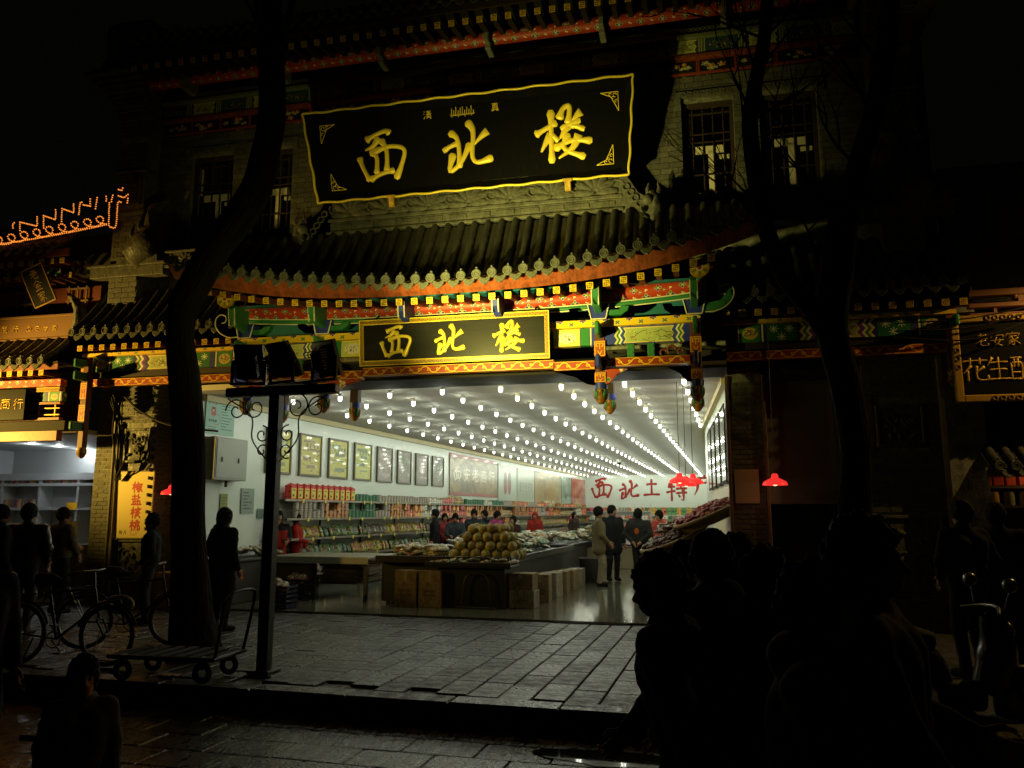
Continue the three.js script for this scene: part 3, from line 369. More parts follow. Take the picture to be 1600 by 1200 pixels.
  obj('lintel', [bx(8.2, .42, .2, -.0, 4.0, -.22), bx(8.2, .04, .9, 0, 3.78, .3)], P.black, B); obj('inner_soffit', bx(8.4, .04, 1.1, 0, 4.5, .2), P.timber, B);
}
// ---- lower side roofs
for (const s of [-1, 1]) {
  const wing = part('side_eave', B), c = s * 5.72, x0 = s < 0 ? -7.3 : 4.08, n = 15;
  tiled(B, n, x0, .232, x => [4.84, .9], x => [5.75, .12], 0, .06, S.tileShaded);
  obj('fascia', (() => extr([[.78, 4.82], [.86, 4.8], [.72, 4.6], [.62, 4.62]].map(p => p), 3.45, .004).rotateY(-Math.PI / 2).applyMatrix4(new THREE.Matrix4().makeScale(-1, 1, 1)).translate(c - 1.72, 0, 0))(), P.redPaint, wing);
  for (let i = 0; i < n; i++) { const r = obj('rafter', bx(.08, .08, .5, 0, 0, -.26), P.dkRed, wing); r.position.set(x0 + .05 + i * .232, 4.57, .74); r.rotation.x = .15; obj('rafter_end', buv(new THREE.BoxGeometry(.1, .1, .02).translate(x0 + .05 + i * .232, 4.57, .75), .1, .1, x0 + i * .232, 4.52), P.fret, wing); }
  const beam = (name, m, tu, tv, y0, y1, z, d) => obj(name, buv(new THREE.BoxGeometry(3.2, y1 - y0, d).translate(c, (y0 + y1) / 2, z), tu, tv, c - 1.6, y0), m, wing);
  beam('flower_beam', P.yel, .35, .08, 4.44, 4.5, .5, .2); beam('painted_beam', P.beamSide, 3.2, .27, 4.165, 4.435, .46, .14); beam('inner_beam', P.timber, 1, 1, 4.06, 4.16, .44, .1); beam('scroll_beam', P.scroll, .3, .13, 3.9, 4.03, .46, .12);
  obj('soffit', bx(3.4, .03, .8, c, 4.72, .35), P.timber, wing);
  for (const x of [s * 7.25]) { const k = part('hanging_post', B); obj('shaft', cb(.14, .95, .14, .01, x, 4.1, .5), P.dkRed, k); obj('post_panel', buv(new THREE.BoxGeometry(.15, .22, .02).translate(x, 4.12, .585), .15, .22, x - .075, 4.01), P.colPanel, k); obj('lotus_bud', new THREE.LatheGeometry([[0, 0], [.05, .03], [.095, .11], [.08, .18], [.09, .24]].map(q => new THREE.Vector2(...q)), 14).translate(x, 3.38, .5), P.bud, k); obj('beam_nose', cb(.07, .16, .34, .02, x, 4.3, .68), P.green, k); }
}
// ---- ground floor piers
{
  for (const b of [bx(.86, 5.4, 1.0, -6.57, 2.2, -.53), bx(.56, 5.4, .5, -7.3, 2.2, -.5), bx(.5, 4.2, .5, 4.39, 1.8, -.27), bx(1.35, 5.4, .7, 6.78, 2.2, -.37)]) obj('mortar', b, S.mortar, pillars);
  const hl = [[-6.86, -6.16, .4, 2.38], [-6.78, -6.16, 2.5, 3.2]];
  brickWall(-7.0, -6.14, 0, 4.0, -.025, hl, 2, { ph: .076, L: .26, warm: 1 }); brickWall(-7.58, -7.02, 0, 4.0, -.245, [], 1.9, { ph: .076, L: .26, warm: 1 });
  brickWall(4.14, 4.64, 0, 3.7, -.015, [], .9, { ph: .076, L: .26 }); brickWall(6.1, 7.45, 0, 3.95, -.015, [[6.24, 6.96, 2.56, 3.24], [6.2, 7.1, .4, 1.6]], .4, { ph: .09, L: .28 });
  // side face of the left pier, lit from the shop
  for (let r = 0; r < 52; r++) for (let k = 0; k < 4; k++) bricksAll.push({ x: -6.135, y: .04 + r * .076, z: -.16 - k * .26 + (r % 2) * .13, w: .25, h: .064, pr: .3 + rnd() * .1, side: 1, warm: 0 });
  const carvedPanel = (x0, x1, y0, y1, z) => { const p = part('carved_panel', B), cx = (x0 + x1) / 2, cyy = (y0 + y1) / 2, W = x1 - x0, H = y1 - y0, m = S.carved; obj('panel_frame', [cb(.05, H, .07, .01, x0 + .025, cyy, z), cb(.05, H, .07, .01, x1 - .025, cyy, z), cb(W - .1, .05, .07, .01, cx, y1 - .025, z), cb(W - .1, .05, .07, .01, cx, y0 + .025, z)], m, p); const g = [bx(W - .1, H - .1, .03, cx, cyy, z - .015)]; for (let k = 0; k < 14; k++) { const a = x0 + W * rr(.2, .8), b = y0 + H * rr(.2, .8), e = new THREE.SphereGeometry(1, 7, 5).scale(W * .1, W * .045, .03); g.push(e.rotateZ(rnd() * 3).translate(a, b, z + .01)); } for (let k = 0; k < 5; k++) g.push(new THREE.TorusGeometry(W * .09, W * .025, 5, 9, 4.4).rotateZ(rnd() * 6).translate(x0 + W * rr(.25, .75), y0 + H * rr(.25, .75), z + .012)); obj('carving', g, m, p); };
  carvedPanel(-6.76, -6.2, 2.53, 3.17, .0); carvedPanel(-6.84, -6.18, .42, 1.14, .0); carvedPanel(6.26, 6.94, 2.58, 3.22, .0); carvedPanel(6.22, 7.08, .42, 1.58, .0);
  // roller shutter over the bay beside the shop
  const rs = part('roller_shutter', B); for (let k = 0; k < 34; k++) obj('slat', extr([[0, 0], [.012, .01], [.012, .04], [0, .056]], 1.36, 0).rotateY(Math.PI / 2).translate(4.7, 1.75 + k * .058, -.2), M(.17, .17, .15, .45), rs); obj('guide_rail', [cb(.05, 3.8, .08, .008, 4.68, 1.87, -.14), cb(.05, 3.8, .08, .008, 6.08, 1.87, -.14)], M(.2, .19, .16, .5), rs); obj('shutter_housing', cb(1.5, .35, .3, .02, 5.38, 3.84, -.2), P.timber, rs);
  obj('notice', bx(.36, .52, .006, 4.36, 2.02, .03), M(.4, .3, .24, .8), B); obj('trim_board', [cb(.05, 3.75, .06, .006, 4.115, 1.87, .03), cb(.04, 3.75, .05, .006, 4.665, 1.87, .03)], M(.14, .08, .05, .6), B);
  obj('dark_room', [bx(1.4, .1, 2.4, 5.38, -.05, -1.5), bx(1.4, 4, .1, 5.38, 2, -2.7), bx(.1, 4, 2.4, 6.2, 2, -1.5), bx(.1, 4, 2.2, 4.62, 2, -1.62)], M(.3, .29, .26, .9), B);
}
{ // bricks: the 300 that show largest are single parts, the rest one mass
  bricksAll.sort((a, b) => b.pr - a.pr); const unit = cb(1, 1, 1, .04), groups = {};
  bricksAll.forEach((b, i) => {
    const mats = b.warm ? S.brick : S.brick, m = mats[Math.floor(rnd() * 3)];
    const q = new THREE.Object3D(); q.position.set(b.x, b.y, b.z); q.scale.set(b.side ? .02 : b.w, b.h, b.side ? b.w : .03); q.updateMatrix();
    if (i < 300) { const o = obj('brick', unit, m, b.y > 5 ? wallUp : pillars); o.position.copy(q.position); o.scale.copy(q.scale); }
    else (groups[m.uuid] ||= { m, l: [] }).l.push(q.matrix.clone());
  });
  for (const { m, l } of Object.values(groups)) { const im = new THREE.InstancedMesh(unit, m, l.length); l.forEach((x, i) => im.setMatrixAt(i, x)); im.name = 'brickwork'; im.userData.kind = 'stuff'; sh(im); B.add(im); }
}
// ---------- sign boards of the shop ----------
{
  const H = 1.53, tilt = Math.atan2(.45, 1.46), b = facade('sign_board', 'large black lacquered sign board with raised gold characters above the porch roof', 'sign');
  const g = part('board', b); g.position.set(0, 7.04, .48); g.rotation.x = tilt;
  const wb = 2.72, wt = 2.86, lac = new THREE.MeshPhysicalMaterial({ color: C(.006, .006, .0065), roughness: .22, specularIntensity: .5, roughnessMap: rough1 });
  obj('panel', extr([[-wb + .14, .13], [wb - .14, .13], [wt - .14, H - .13], [-wt + .14, H - .13]], .05, .004).translate(0, 0, -.05), lac, g);
  const out = [], N = 60, edge = (a, c, n) => { for (let k = 0; k < n; k++) { const t = k / n, w = .009 * Math.sin(t * n * 1.05); const d = V(c[0] - a[0], c[1] - a[1], 0).normalize(); out.push(V(a[0] + (c[0] - a[0]) * t - d.y * w, a[1] + (c[1] - a[1]) * t + d.x * w, .11)); } };
  edge([-wb, 0], [wb, 0], 60); edge([wb, 0], [wt, H], 20); edge([wt, H], [-wt, H], 60); edge([-wt, H], [-wb, 0], 20);
  obj('gold_rim', tube(out, .021, 480, 7, true), P.gold, g);
  const inn = [[-wb + .14, .13], [wb - .14, .13], [wt - .14, H - .13], [-wt + .14, H - .13]], ou = [[-wb, 0], [wb, 0], [wt, H], [-wt, H]];
  const fp = []; for (let k = 0; k < 4; k++) { const l = (k + 1) % 4, q = [[...inn[k], .0], [...ou[k], .1], [...ou[l], .1], [...inn[l], .0]], o = [[...ou[k], .1], [...ou[k], -.1], [...ou[l], -.1], [...ou[l], .1]]; for (const f of [q, o]) fp.push(...f[0], ...f[1], ...f[2], ...f[0], ...f[2], ...f[3]); }
  const fg = new THREE.BufferGeometry(); fg.setAttribute('position', new THREE.Float32BufferAttribute(fp, 3)); fg.computeVertexNormals(); obj('flared_frame', buv(fg), lac, g);
  for (const [c, x, y, s] of [['西', -1.5, .7, .9], ['北', .04, .72, .92], ['楼', 1.68, .76, .98]]) obj('gold_character', glyph(c, s, .034, 12.5, x, y), P.gold, g);
  for (const [c, x] of [['清', -.62], ['真', .56]]) obj('gold_character', glyph(c, .15, .012, 9, x, 1.3), P.gold, g);
  const ar = []; for (let k = 0; k < 11; k++) { const x = -.2 + k * .038, h = [.1, .06, .11, .05, .09, .11, .05, .1, .06, .11, .04][k]; ar.push(tube([[x, 1.25, .004], [x + .012, 1.25 + h, .006], [x + .006, 1.25 + h + .01, .006]], .006, 8, 5), tube([[x - .02, 1.25, .005], [x, 1.235, .005], [x + .026, 1.252, .005]], .006, 8, 5)); if (k % 3 === 0) ar.push(sp(.008, x + .01, 1.215, .006, 6, 4)); } obj('gold_script', ar, P.gold, g);
  for (const [sx, sy] of [[-1, -1], [1, -1], [-1, 1], [1, 1]]) { const X = sx * (sy > 0 ? 2.6 : 2.48), Y = sy > 0 ? 1.32 : .2, q = []; const L = (a, c) => q.push(bar(V(X - sx * a[0], Y - sy * a[1], .008), V(X - sx * c[0], Y - sy * c[1], .008), .007, 5)); L([0, 0], [.28, 0]); L([0, 0], [0, .3]); L([.28, 0], [.12, .07]); L([.12, .07], [.07, .16]); L([.07, .16], [0, .3]); for (const [a, c, r] of [[.05, .05, .028], [.13, .035, .02], [.035, .14, .02], [.085, .085, .016]]) q.push(new THREE.TorusGeometry(r, .006, 5, 10, 5).translate(X - sx * a, Y - sy * c, .008)); obj('corner_ornament', q, P.gold, g); }
  for (const x of [-1.35, 1.72]) obj('support_bracket', [cb(.1, .2, .1, .01, x, -.08, .08), cb(.16, .05, .12, .01, x, -.0, .1), bar(V(x, -.1, .05), V(x, -.16, -.4), .03)], P.goldDeep, g);
  obj('hanging_iron', [bar(V(-1.9, H, .0), V(-1.9, H + .25, -.8), .02), bar(V(1.9, H, .0), V(1.9, H + .25, -.8), .02)], P.black, g);
}
{
  const b = facade('hanging_plaque', 'smaller black wooden plaque with gold characters and meander border hung beneath the middle eave', 'sign');
  const g = part('board', b); g.position.set(-.01, 3.925, 1.2); g.rotation.x = .1; const W = 3.06, H = .72;
  const wood = new THREE.MeshPhysicalMaterial({ specularIntensity: .35, roughness: .36, map: gtex(512, 128, (u, v) => { const n = .1 + .05 * tn(u, v, 5, 2.1) + .05 * noise.noise(u * 6, v * 90, 1) + .03 * noise.noise(u * 20, v * 160, 5); return [n * 1.02, n, n * .92]; }) });
  obj('panel', new THREE.BoxGeometry(W, H, .05).translate(0, H / 2, 0), wood, g);
  const bd = []; const q = (w, h, x, y, t) => { const e = buv(new THREE.BoxGeometry(w, h, .03).translate(x, y, .03), .13, .065, x - w / 2, y - h / 2); if (t) { const uv = e.attributes.uv; for (let i = 0; i < uv.count; i++) { const a = uv.getX(i) * .13, c = uv.getY(i) * .065; uv.setXY(i, c / .13, a / .065); } } bd.push(e); };
  q(W, .065, 0, .0325); q(W, .065, 0, H - .0325); q(.065, H - .13, -W / 2 + .0325, H / 2, 1); q(.065, H - .13, W / 2 - .0325, H / 2, 1); obj('meander_border', bd, P.meander, g);
  obj('gold_edge', [bar(V(-W / 2, 0, .045), V(W / 2, 0, .045), .008), bar(V(-W / 2, H, .045), V(W / 2, H, .045), .008), bar(V(-W / 2, 0, .045), V(-W / 2, H, .045), .008), bar(V(W / 2, 0, .045), V(W / 2, H, .045), .008), bar(V(-W / 2 + .07, .07, .045), V(W / 2 - .07, .07, .045), .006), bar(V(-W / 2 + .07, H - .07, .045), V(W / 2 - .07, H - .07, .045), .006)], P.gold, g);
  for (const [c, x] of [['西', -.93], ['北', -.04], ['楼', .9]]) obj('gold_character', glyph(c, .52, .022, 14, x, H / 2).translate(0, 0, .024), P.gold, g);
  obj('bracket', [bar(V(-1.3, H, -.02), V(-1.3, H + .1, -.2), .015), bar(V(1.3, H, -.02), V(1.3, H + .1, -.2), .015)], P.black, g);
}
{ // poster on the brick pier
  const t = cv(512, 768, (x, w, h) => { x.fillStyle = '#f0d878'; x.fillRect(0, 0, w, h); '椒盐核桃'.split('').forEach((c, i) => ink(x, c, 310, 180 + i * 148, 132, 20, '#c01c10')); ink(x, '现', 60, 55, 62, 8, '#4a4a28'); ink(x, '炒', 170, 60, 62, 8, '#4a4a28'); ink(x, '每', 130, 706, 50, 6, '#4a4a28'); ink(x, '斤', 190, 706, 50, 6, '#4a4a28'); x.strokeStyle = '#d88a50'; x.lineWidth = 5; for (const r of [36, 26]) { x.beginPath(); x.ellipse(300, 702, r * 1.3, r, 0, 0, 7); x.stroke(); } });
  const p = facade('wall_poster', 'tall pale yellow poster with four large red characters on the brick pier', 'poster'); const g = new THREE.BoxGeometry(.82, 1.19, .02).translate(-6.46, 1.765, .045);
  const fr = obj('sheet', g, M(1, 1, 1, .6, { map: t }), p); obj('poster_frame', [bx(.84, .02, .025, -6.46, 1.16, .045), bx(.84, .02, .025, -6.46, 2.37, .045), bx(.02, 1.19, .025, -6.88, 1.765, .045), bx(.02, 1.19, .025, -6.04, 1.765, .045)], M(.2, .14, .06, .6), p);
}
// ---------- inside the shop ----------
const CEIL = 3.8, BACK = -34.6, xl = z => -9.44 - .0313 * z, xr = z => z > -8 ? .04 + .08 * z : -.6 + .015 * (z + 8);
const white = new THREE.MeshPhysicalMaterial({ color: C(.72, .78, .72), roughness: .22, bumpMap: bump1, bumpScale: .0006, map: blotch });
white.map = null;
function wallQuad(pts, y0, y1, t) { const g = []; for (let i = 0; i < pts.length - 1; i++) { const [a, b] = [pts[i], pts[i + 1]], dx = b[0] - a[0], dz = b[1] - a[1], L = Math.hypot(dx, dz); g.push(new THREE.BoxGeometry(t, y1 - y0, L).rotateY(Math.atan2(dx, dz)).translate((a[0] + b[0]) / 2, (y0 + y1) / 2, (a[1] + b[1]) / 2)); } return g.map(q => buv(q)); }
struct('shop_floor', buv(new THREE.BoxGeometry(9.6, .1, 35.4).translate(-4.9, -.05, -17.3), .8), new THREE.MeshPhysicalMaterial({ color: C(.115, .115, .08), roughness: .14, roughnessMap: rough1, bumpMap: bump1, bumpScale: .0004 }), 'polished beige tile floor inside the lit shop');
struct('shop_ceiling', bx(9.8, .1, 35.6, -4.9, CEIL + .05, -17.4), M(.62, .60, .54, .8), 'white shop ceiling studded with rows of bulbs');
struct('shop_wall', wallQuad([[xl(.1) - .1, .1], [xl(BACK) - .1, BACK]], 0, CEIL, .2), white, 'long white shop wall with posters above the goods shelves');
struct('shop_wall', wallQuad([[xr(-.5) + .1, -.5], [xr(-8) + .1, -8], [xr(BACK) + .1, BACK]], 0, CEIL, .2), white, 'white shop wall with dark framed mirrors beside the hanging red lamps');
struct('shop_wall', bx(10, CEIL, .2, -4.9, CEIL / 2, BACK - .1), white, 'white back wall of the shop with large red characters');
{ const pale = M(.5, .42, .2, .5); tag(obj('cornice', [...wallQuad([[xl(0) + .05, 0], [xl(BACK) + .05, BACK]], CEIL - .12, CEIL - .005, .08), ...wallQuad([[xr(-.6) - .05, -.6], [xr(-8) - .05, -8], [xr(BACK) - .05, BACK]], CEIL - .12, CEIL - .005, .08)], pale), 'thin tan cornice strip between shop walls and ceiling', 'cornice', null, 'structure'); }
// ceiling bulbs
{
  const first = thing('ceiling_bulb', 'glowing white lamp bulb in the grid of bulbs under the shop ceiling', 'bulb', [0, CEIL, 0], 0, 'ceiling bulbs of the shop');
  obj('socket', cy(.035, .045, .06, 8, 0, -.03, 0), M(.6, .6, .56, .5), first);
  const gl = obj('glass', [cy(.038, .038, .06, 10, 0, -.085, 0), sp(.038, 0, -.115, 0, 10, 6)], new THREE.MeshStandardMaterial({ color: C(.8, .8, .8), emissive: C(1, 1, .93), emissiveIntensity: 4 }), first);
  const L = new THREE.PointLight(C(.92, 1, .80), BULB, 0, 2); L.position.y = -.1; L.castShadow = true; L.shadow.radius = 2.5; L.name = 'bulb_lamp'; first.add(L);
  const spots = []; for (let r = 0; r < 8; r++) for (let k = 0; k < 31; k++) { const x = -.67 - r * 1.06 + (r ? .1 : 0), z = -.28 - k * 1.12 - (r > 4 ? .15 * (r - 4) : 0); if (x > xr(Math.min(z, -.5)) - .15 || x < xl(z) + .3 || z < BACK + .3) continue; spots.push([x, z]); }
  spots.forEach(([x, z], i) => { if (i) dup(first, [x, CEIL, z]); else first.position.set(x, CEIL, z); });
}
// pictures on the long wall
const wallTurn = Math.atan2(1, -.0313) ;
function onWall(name, label, cat, z, group) { return thing(name, label, cat, [xl(z), 0, z], Math.PI / 2 - .0313, group); }   // local x runs along the wall away from the street when negative
{
  const pos = [['#c8c034', '#5a7a3c'], ['#c8bc3c', '#80603a'], ['#ccc43c', '#4a6a50'], ['#c8c844', '#4a6a4a'], ['#8a7a78', '#b8a8a0'], ['#80746c', '#5a8a50'], ['#7c706c', '#b09a98'], ['#786c68', '#5c8a58']];
  const words = ['yellow green framed poster with a green photo panel, first along the shop wall', 'yellow framed poster with a brown picture corner, second along the shop wall', 'yellow framed poster with blue green heading, third along the shop wall', 'bright yellow framed poster, fourth along the shop wall', 'grey mauve framed poster, fifth along the shop wall', 'grey framed poster with green strip, sixth along the shop wall', 'grey mauve framed poster, seventh along the shop wall', 'grey framed poster beside the long mural'];
  pos.forEach(([c, d], i) => {
    const z = -2.5 - 1.28 * i, p = onWall('framed_poster', words[i], 'poster', z, 'framed posters on the shop wall');
    const t = cv(160, 160, (x, w, h) => { x.fillStyle = c; x.fillRect(0, 0, w, h); x.globalAlpha = .75; for (let k = 0; k < 4; k++) { x.fillStyle = d; x.fillRect(20 + 30 * (k % 2), 18 + k * 34, 60 + rnd() * 50, 5 + rnd() * 14); } for (let k = 0; k < 26; k++) { x.fillStyle = k % 3 ? d : '#e8e4c0'; x.fillRect(10 + rnd() * 130, 40 + rnd() * 110, 4 + rnd() * 18, 2 + rnd() * 3); } x.globalAlpha = 1; for (let k = 0; k < 4; k++) ink(x, '西安专卖'[k], 50 + k * 28, 40, 22, 3, d); });
    obj('print', new THREE.BoxGeometry(.86, .87, .012).translate(0, 2.915, .03), new THREE.MeshPhysicalMaterial({ map: t, roughness: .4, clearcoat: 1, clearcoatRoughness: .04 }), p);
    obj('frame', [bx(.045, .96, .05, -.45, 2.915, .03), bx(.045, .96, .05, .45, 2.915, .03), bx(.86, .045, .05, 0, 3.37, .03), bx(.86, .045, .05, 0, 2.46, .03)], M(.12, .1, .05, .4), p);
  });
  const mur = (z0, z1, y0, y1, label, draw, name = 'wall_banner') => { const z = (z0 + z1) / 2, L = z0 - z1, p = onWall(name, label, 'banner', z, 'printed banners on the shop wall'); obj('print', new THREE.BoxGeometry(L, y1 - y0, .02).translate(0, (y0 + y1) / 2, .025), new THREE.MeshPhysicalMaterial({ map: cv(512, 192, draw), roughness: .35, clearcoat: .8, clearcoatRoughness: .1 }), p); };
  const blobs = (x, w, h, cols, n, s = 30) => { for (let k = 0; k < n; k++) { x.globalAlpha = .5; x.fillStyle = cols[k % cols.length]; x.beginPath(); x.ellipse(rnd() * w, rnd() * h, s * rr(.3, 1.6), s * rr(.2, 1), rnd() * 3, 0, 7); x.fill(); } x.globalAlpha = 1; };
  mur(-12.5, -17.6, 2.2, 3.6, 'long brown landscape mural with pale characters and a red top edge', (x, w, h) => { x.fillStyle = '#7a6430'; x.fillRect(0, 0, w, h); blobs(x, w, h, ['#4a3c1c', '#a08844', '#5c5a2c', '#b09c5c'], 70); x.fillStyle = '#a03020'; x.fillRect(0, 0, w, 18); x.fillRect(0, h - 14, w, 14); '西安老商行'.split('').forEach((c, i) => ink(x, c, 70 + i * 92, 90, 72, 7, '#d8d0b0')); });
  mur(-17.7, -20.2, 2.1, 3.55, 'white banner with a red and black product picture', (x, w, h) => { x.fillStyle = '#b8c8b8'; x.fillRect(0, 0, w, h); for (const X of [190, 300]) { x.fillStyle = '#8a2418'; x.beginPath(); x.ellipse(X, 100, 50, 60, 0, 0, 7); x.fill(); x.fillStyle = '#38301c'; x.fillRect(X - 30, 60, 60, 40); } });
  mur(-20.3, -23.0, 2.0, 3.5, 'pale green banner with rows of small grey characters', (x, w, h) => { x.fillStyle = '#a8b8a4'; x.fillRect(0, 0, w, h); for (let k = 0; k < 5; k++) ink(x, '商行老安家'[k], 90 + k * 80, 100, 60, 6, '#6a786a'); });
  mur(-23.1, -28.2, 1.95, 3.5, 'golden brown mural of hazy mountains', (x, w, h) => { x.fillStyle = '#9a8430'; x.fillRect(0, 0, w, h); blobs(x, w, h, ['#c07a20', '#6a7a3c', '#b0a45c', '#805a24'], 60); });
  mur(-28.3, -30.6, 1.95, 3.5, 'blue green landscape banner', (x, w, h) => { x.fillStyle = '#5c9084'; x.fillRect(0, 0, w, h); blobs(x, w, h, ['#88b0a0', '#4a7460', '#a8b898'], 40); });
  mur(-30.7, -34.3, 1.9, 3.5, 'red and yellow festive banner next to the back wall', (x, w, h) => { x.fillStyle = '#b03c20'; x.fillRect(0, 0, w, h); blobs(x, w, h, ['#d8a030', '#a02818', '#c87828'], 50); });
  // licence poster and electric box near the street end of the wall
  const lp = onWall('licence_poster', 'pale green printed notice with a small portrait above the grey electric box', 'poster', -.5); obj('sheet', new THREE.BoxGeometry(.86, .66, .01).translate(0, 3.42, .02), M(1, 1, 1, .5, { map: cv(512, 400, (x, w, h) => { x.fillStyle = '#9ac8b8'; x.fillRect(0, 0, w, h); '工作证'.split('').forEach((c, i) => ink(x, c, 60 + i * 52, 44, 40, 5, '#b03020')); for (let k = 0; k < 9; k++) { x.fillStyle = '#48645c'; x.fillRect(270, 60 + k * 34, 60 + rnd() * 150, 7); } x.fillStyle = '#c05a4a'; x.fillRect(90, 90, 80, 100); x.fillStyle = '#3a2a20'; x.beginPath(); x.arc(130, 118, 24, 0, 7); x.fill(); x.fillStyle = '#d8b098'; x.beginPath(); x.arc(130, 130, 18, 0, 7); x.fill(); x.strokeStyle = '#b04a4a'; x.lineWidth = 5; x.beginPath(); x.arc(190, 230, 60, 0, 7); x.stroke(); for (let k = 0; k < 4; k++) ink(x, '西安老商'[k], 70 + k * 36, 250, 30, 5, '#28382c'); for (let k = 0; k < 3; k++) { x.fillStyle = '#48645c'; x.fillRect(50, 320 + k * 24, 130, 6); } }) }), lp);
  const eb = onWall('electric_box', 'grey metal electric box fixed to the white wall beside the tree', 'box', -.55); obj('cabinet', cb(.98, .8, .28, .012, 0, 2.62, .15), M(.36, .38, .33, .4), eb); obj('door_panel', cb(.9, .72, .012, .004, 0, 2.62, .295), M(.38, .4, .35, .4), eb); obj('handle', [cb(.03, .09, .02, .005, -.3, 2.6, .31), cb(.03, .09, .02, .005, .2, 2.6, .31)], M(.1, .1, .1, .4), eb); obj('conduit', bar(V(.1, 2.22, .12), V(.1, 2.1, .12), .03), M(.05, .05, .05, .5), eb);
  for (const [z, y, w, h, c, l] of [[-.75, 1.75, .22, .45, '#8a9430', 'narrow yellow green notice under the electric box'], [-1.5, 1.85, .42, .5, '#8a9c90', 'pale sheet of paper under the electric box'], [-2.0, 1.6, .32, .2, '#6c8478', 'small printed card on the white wall']]) { const n = onWall('paper_notice', l, 'notice', z); obj('sheet', new THREE.BoxGeometry(w, h, .008).translate(0, y, .02), M(1, 1, 1, .5, { map: cv(64, 64, (x) => { x.fillStyle = c; x.fillRect(0, 0, 64, 64); x.fillStyle = '#445'; for (let k = 0; k < 6; k++) x.fillRect(8, 10 + k * 8, 20 + rnd() * 28, 2); }) }), n); }
  // mirrors on the other wall
  for (let i = 0; i < 4; i++) { const z = -1.3 - i * 1.35, m = thing('wall_mirror', 'dark framed mirror on the white wall behind the red lamps', 'mirror', [xr(z - .0) - .03, 0, z], -Math.PI / 2 + .08, 'mirrors in a row'); obj('glass', new THREE.BoxGeometry(.98, 1.2, .01).translate(0, 2.75, .02), M(.55, .6, .58, .06, { metalness: .9 }), m); obj('frame', [bx(.03, 1.3, .02, -.5, 2.75, .02), bx(.03, 1.3, .02, .5, 2.75, .02), bx(.97, .05, .02, 0, 3.375, .02), bx(.97, .05, .02, 0, 2.125, .02)], P.black, m); }
}
{ // red characters on the back wall
  const red = M(.4, .02, .012, .4); const spec = [['西', 940, 763], ['北', 983, 765], ['土', 1018, 761], ['特', 1057, 768], ['产', 1100, 758]], nm = ['west', 'north', 'earth', 'special', 'product'];
  const t = thing('wall_lettering', 'five large red brush characters mounted along the shop back wall', 'lettering', [0, 0, BACK]); for (const [c, px, py] of spec) { const p = onZ(px, py, BACK + .03); obj('red_character', glyph(c, 1.25, .04, 13, p.x, p.y, 0), red, t); }
}
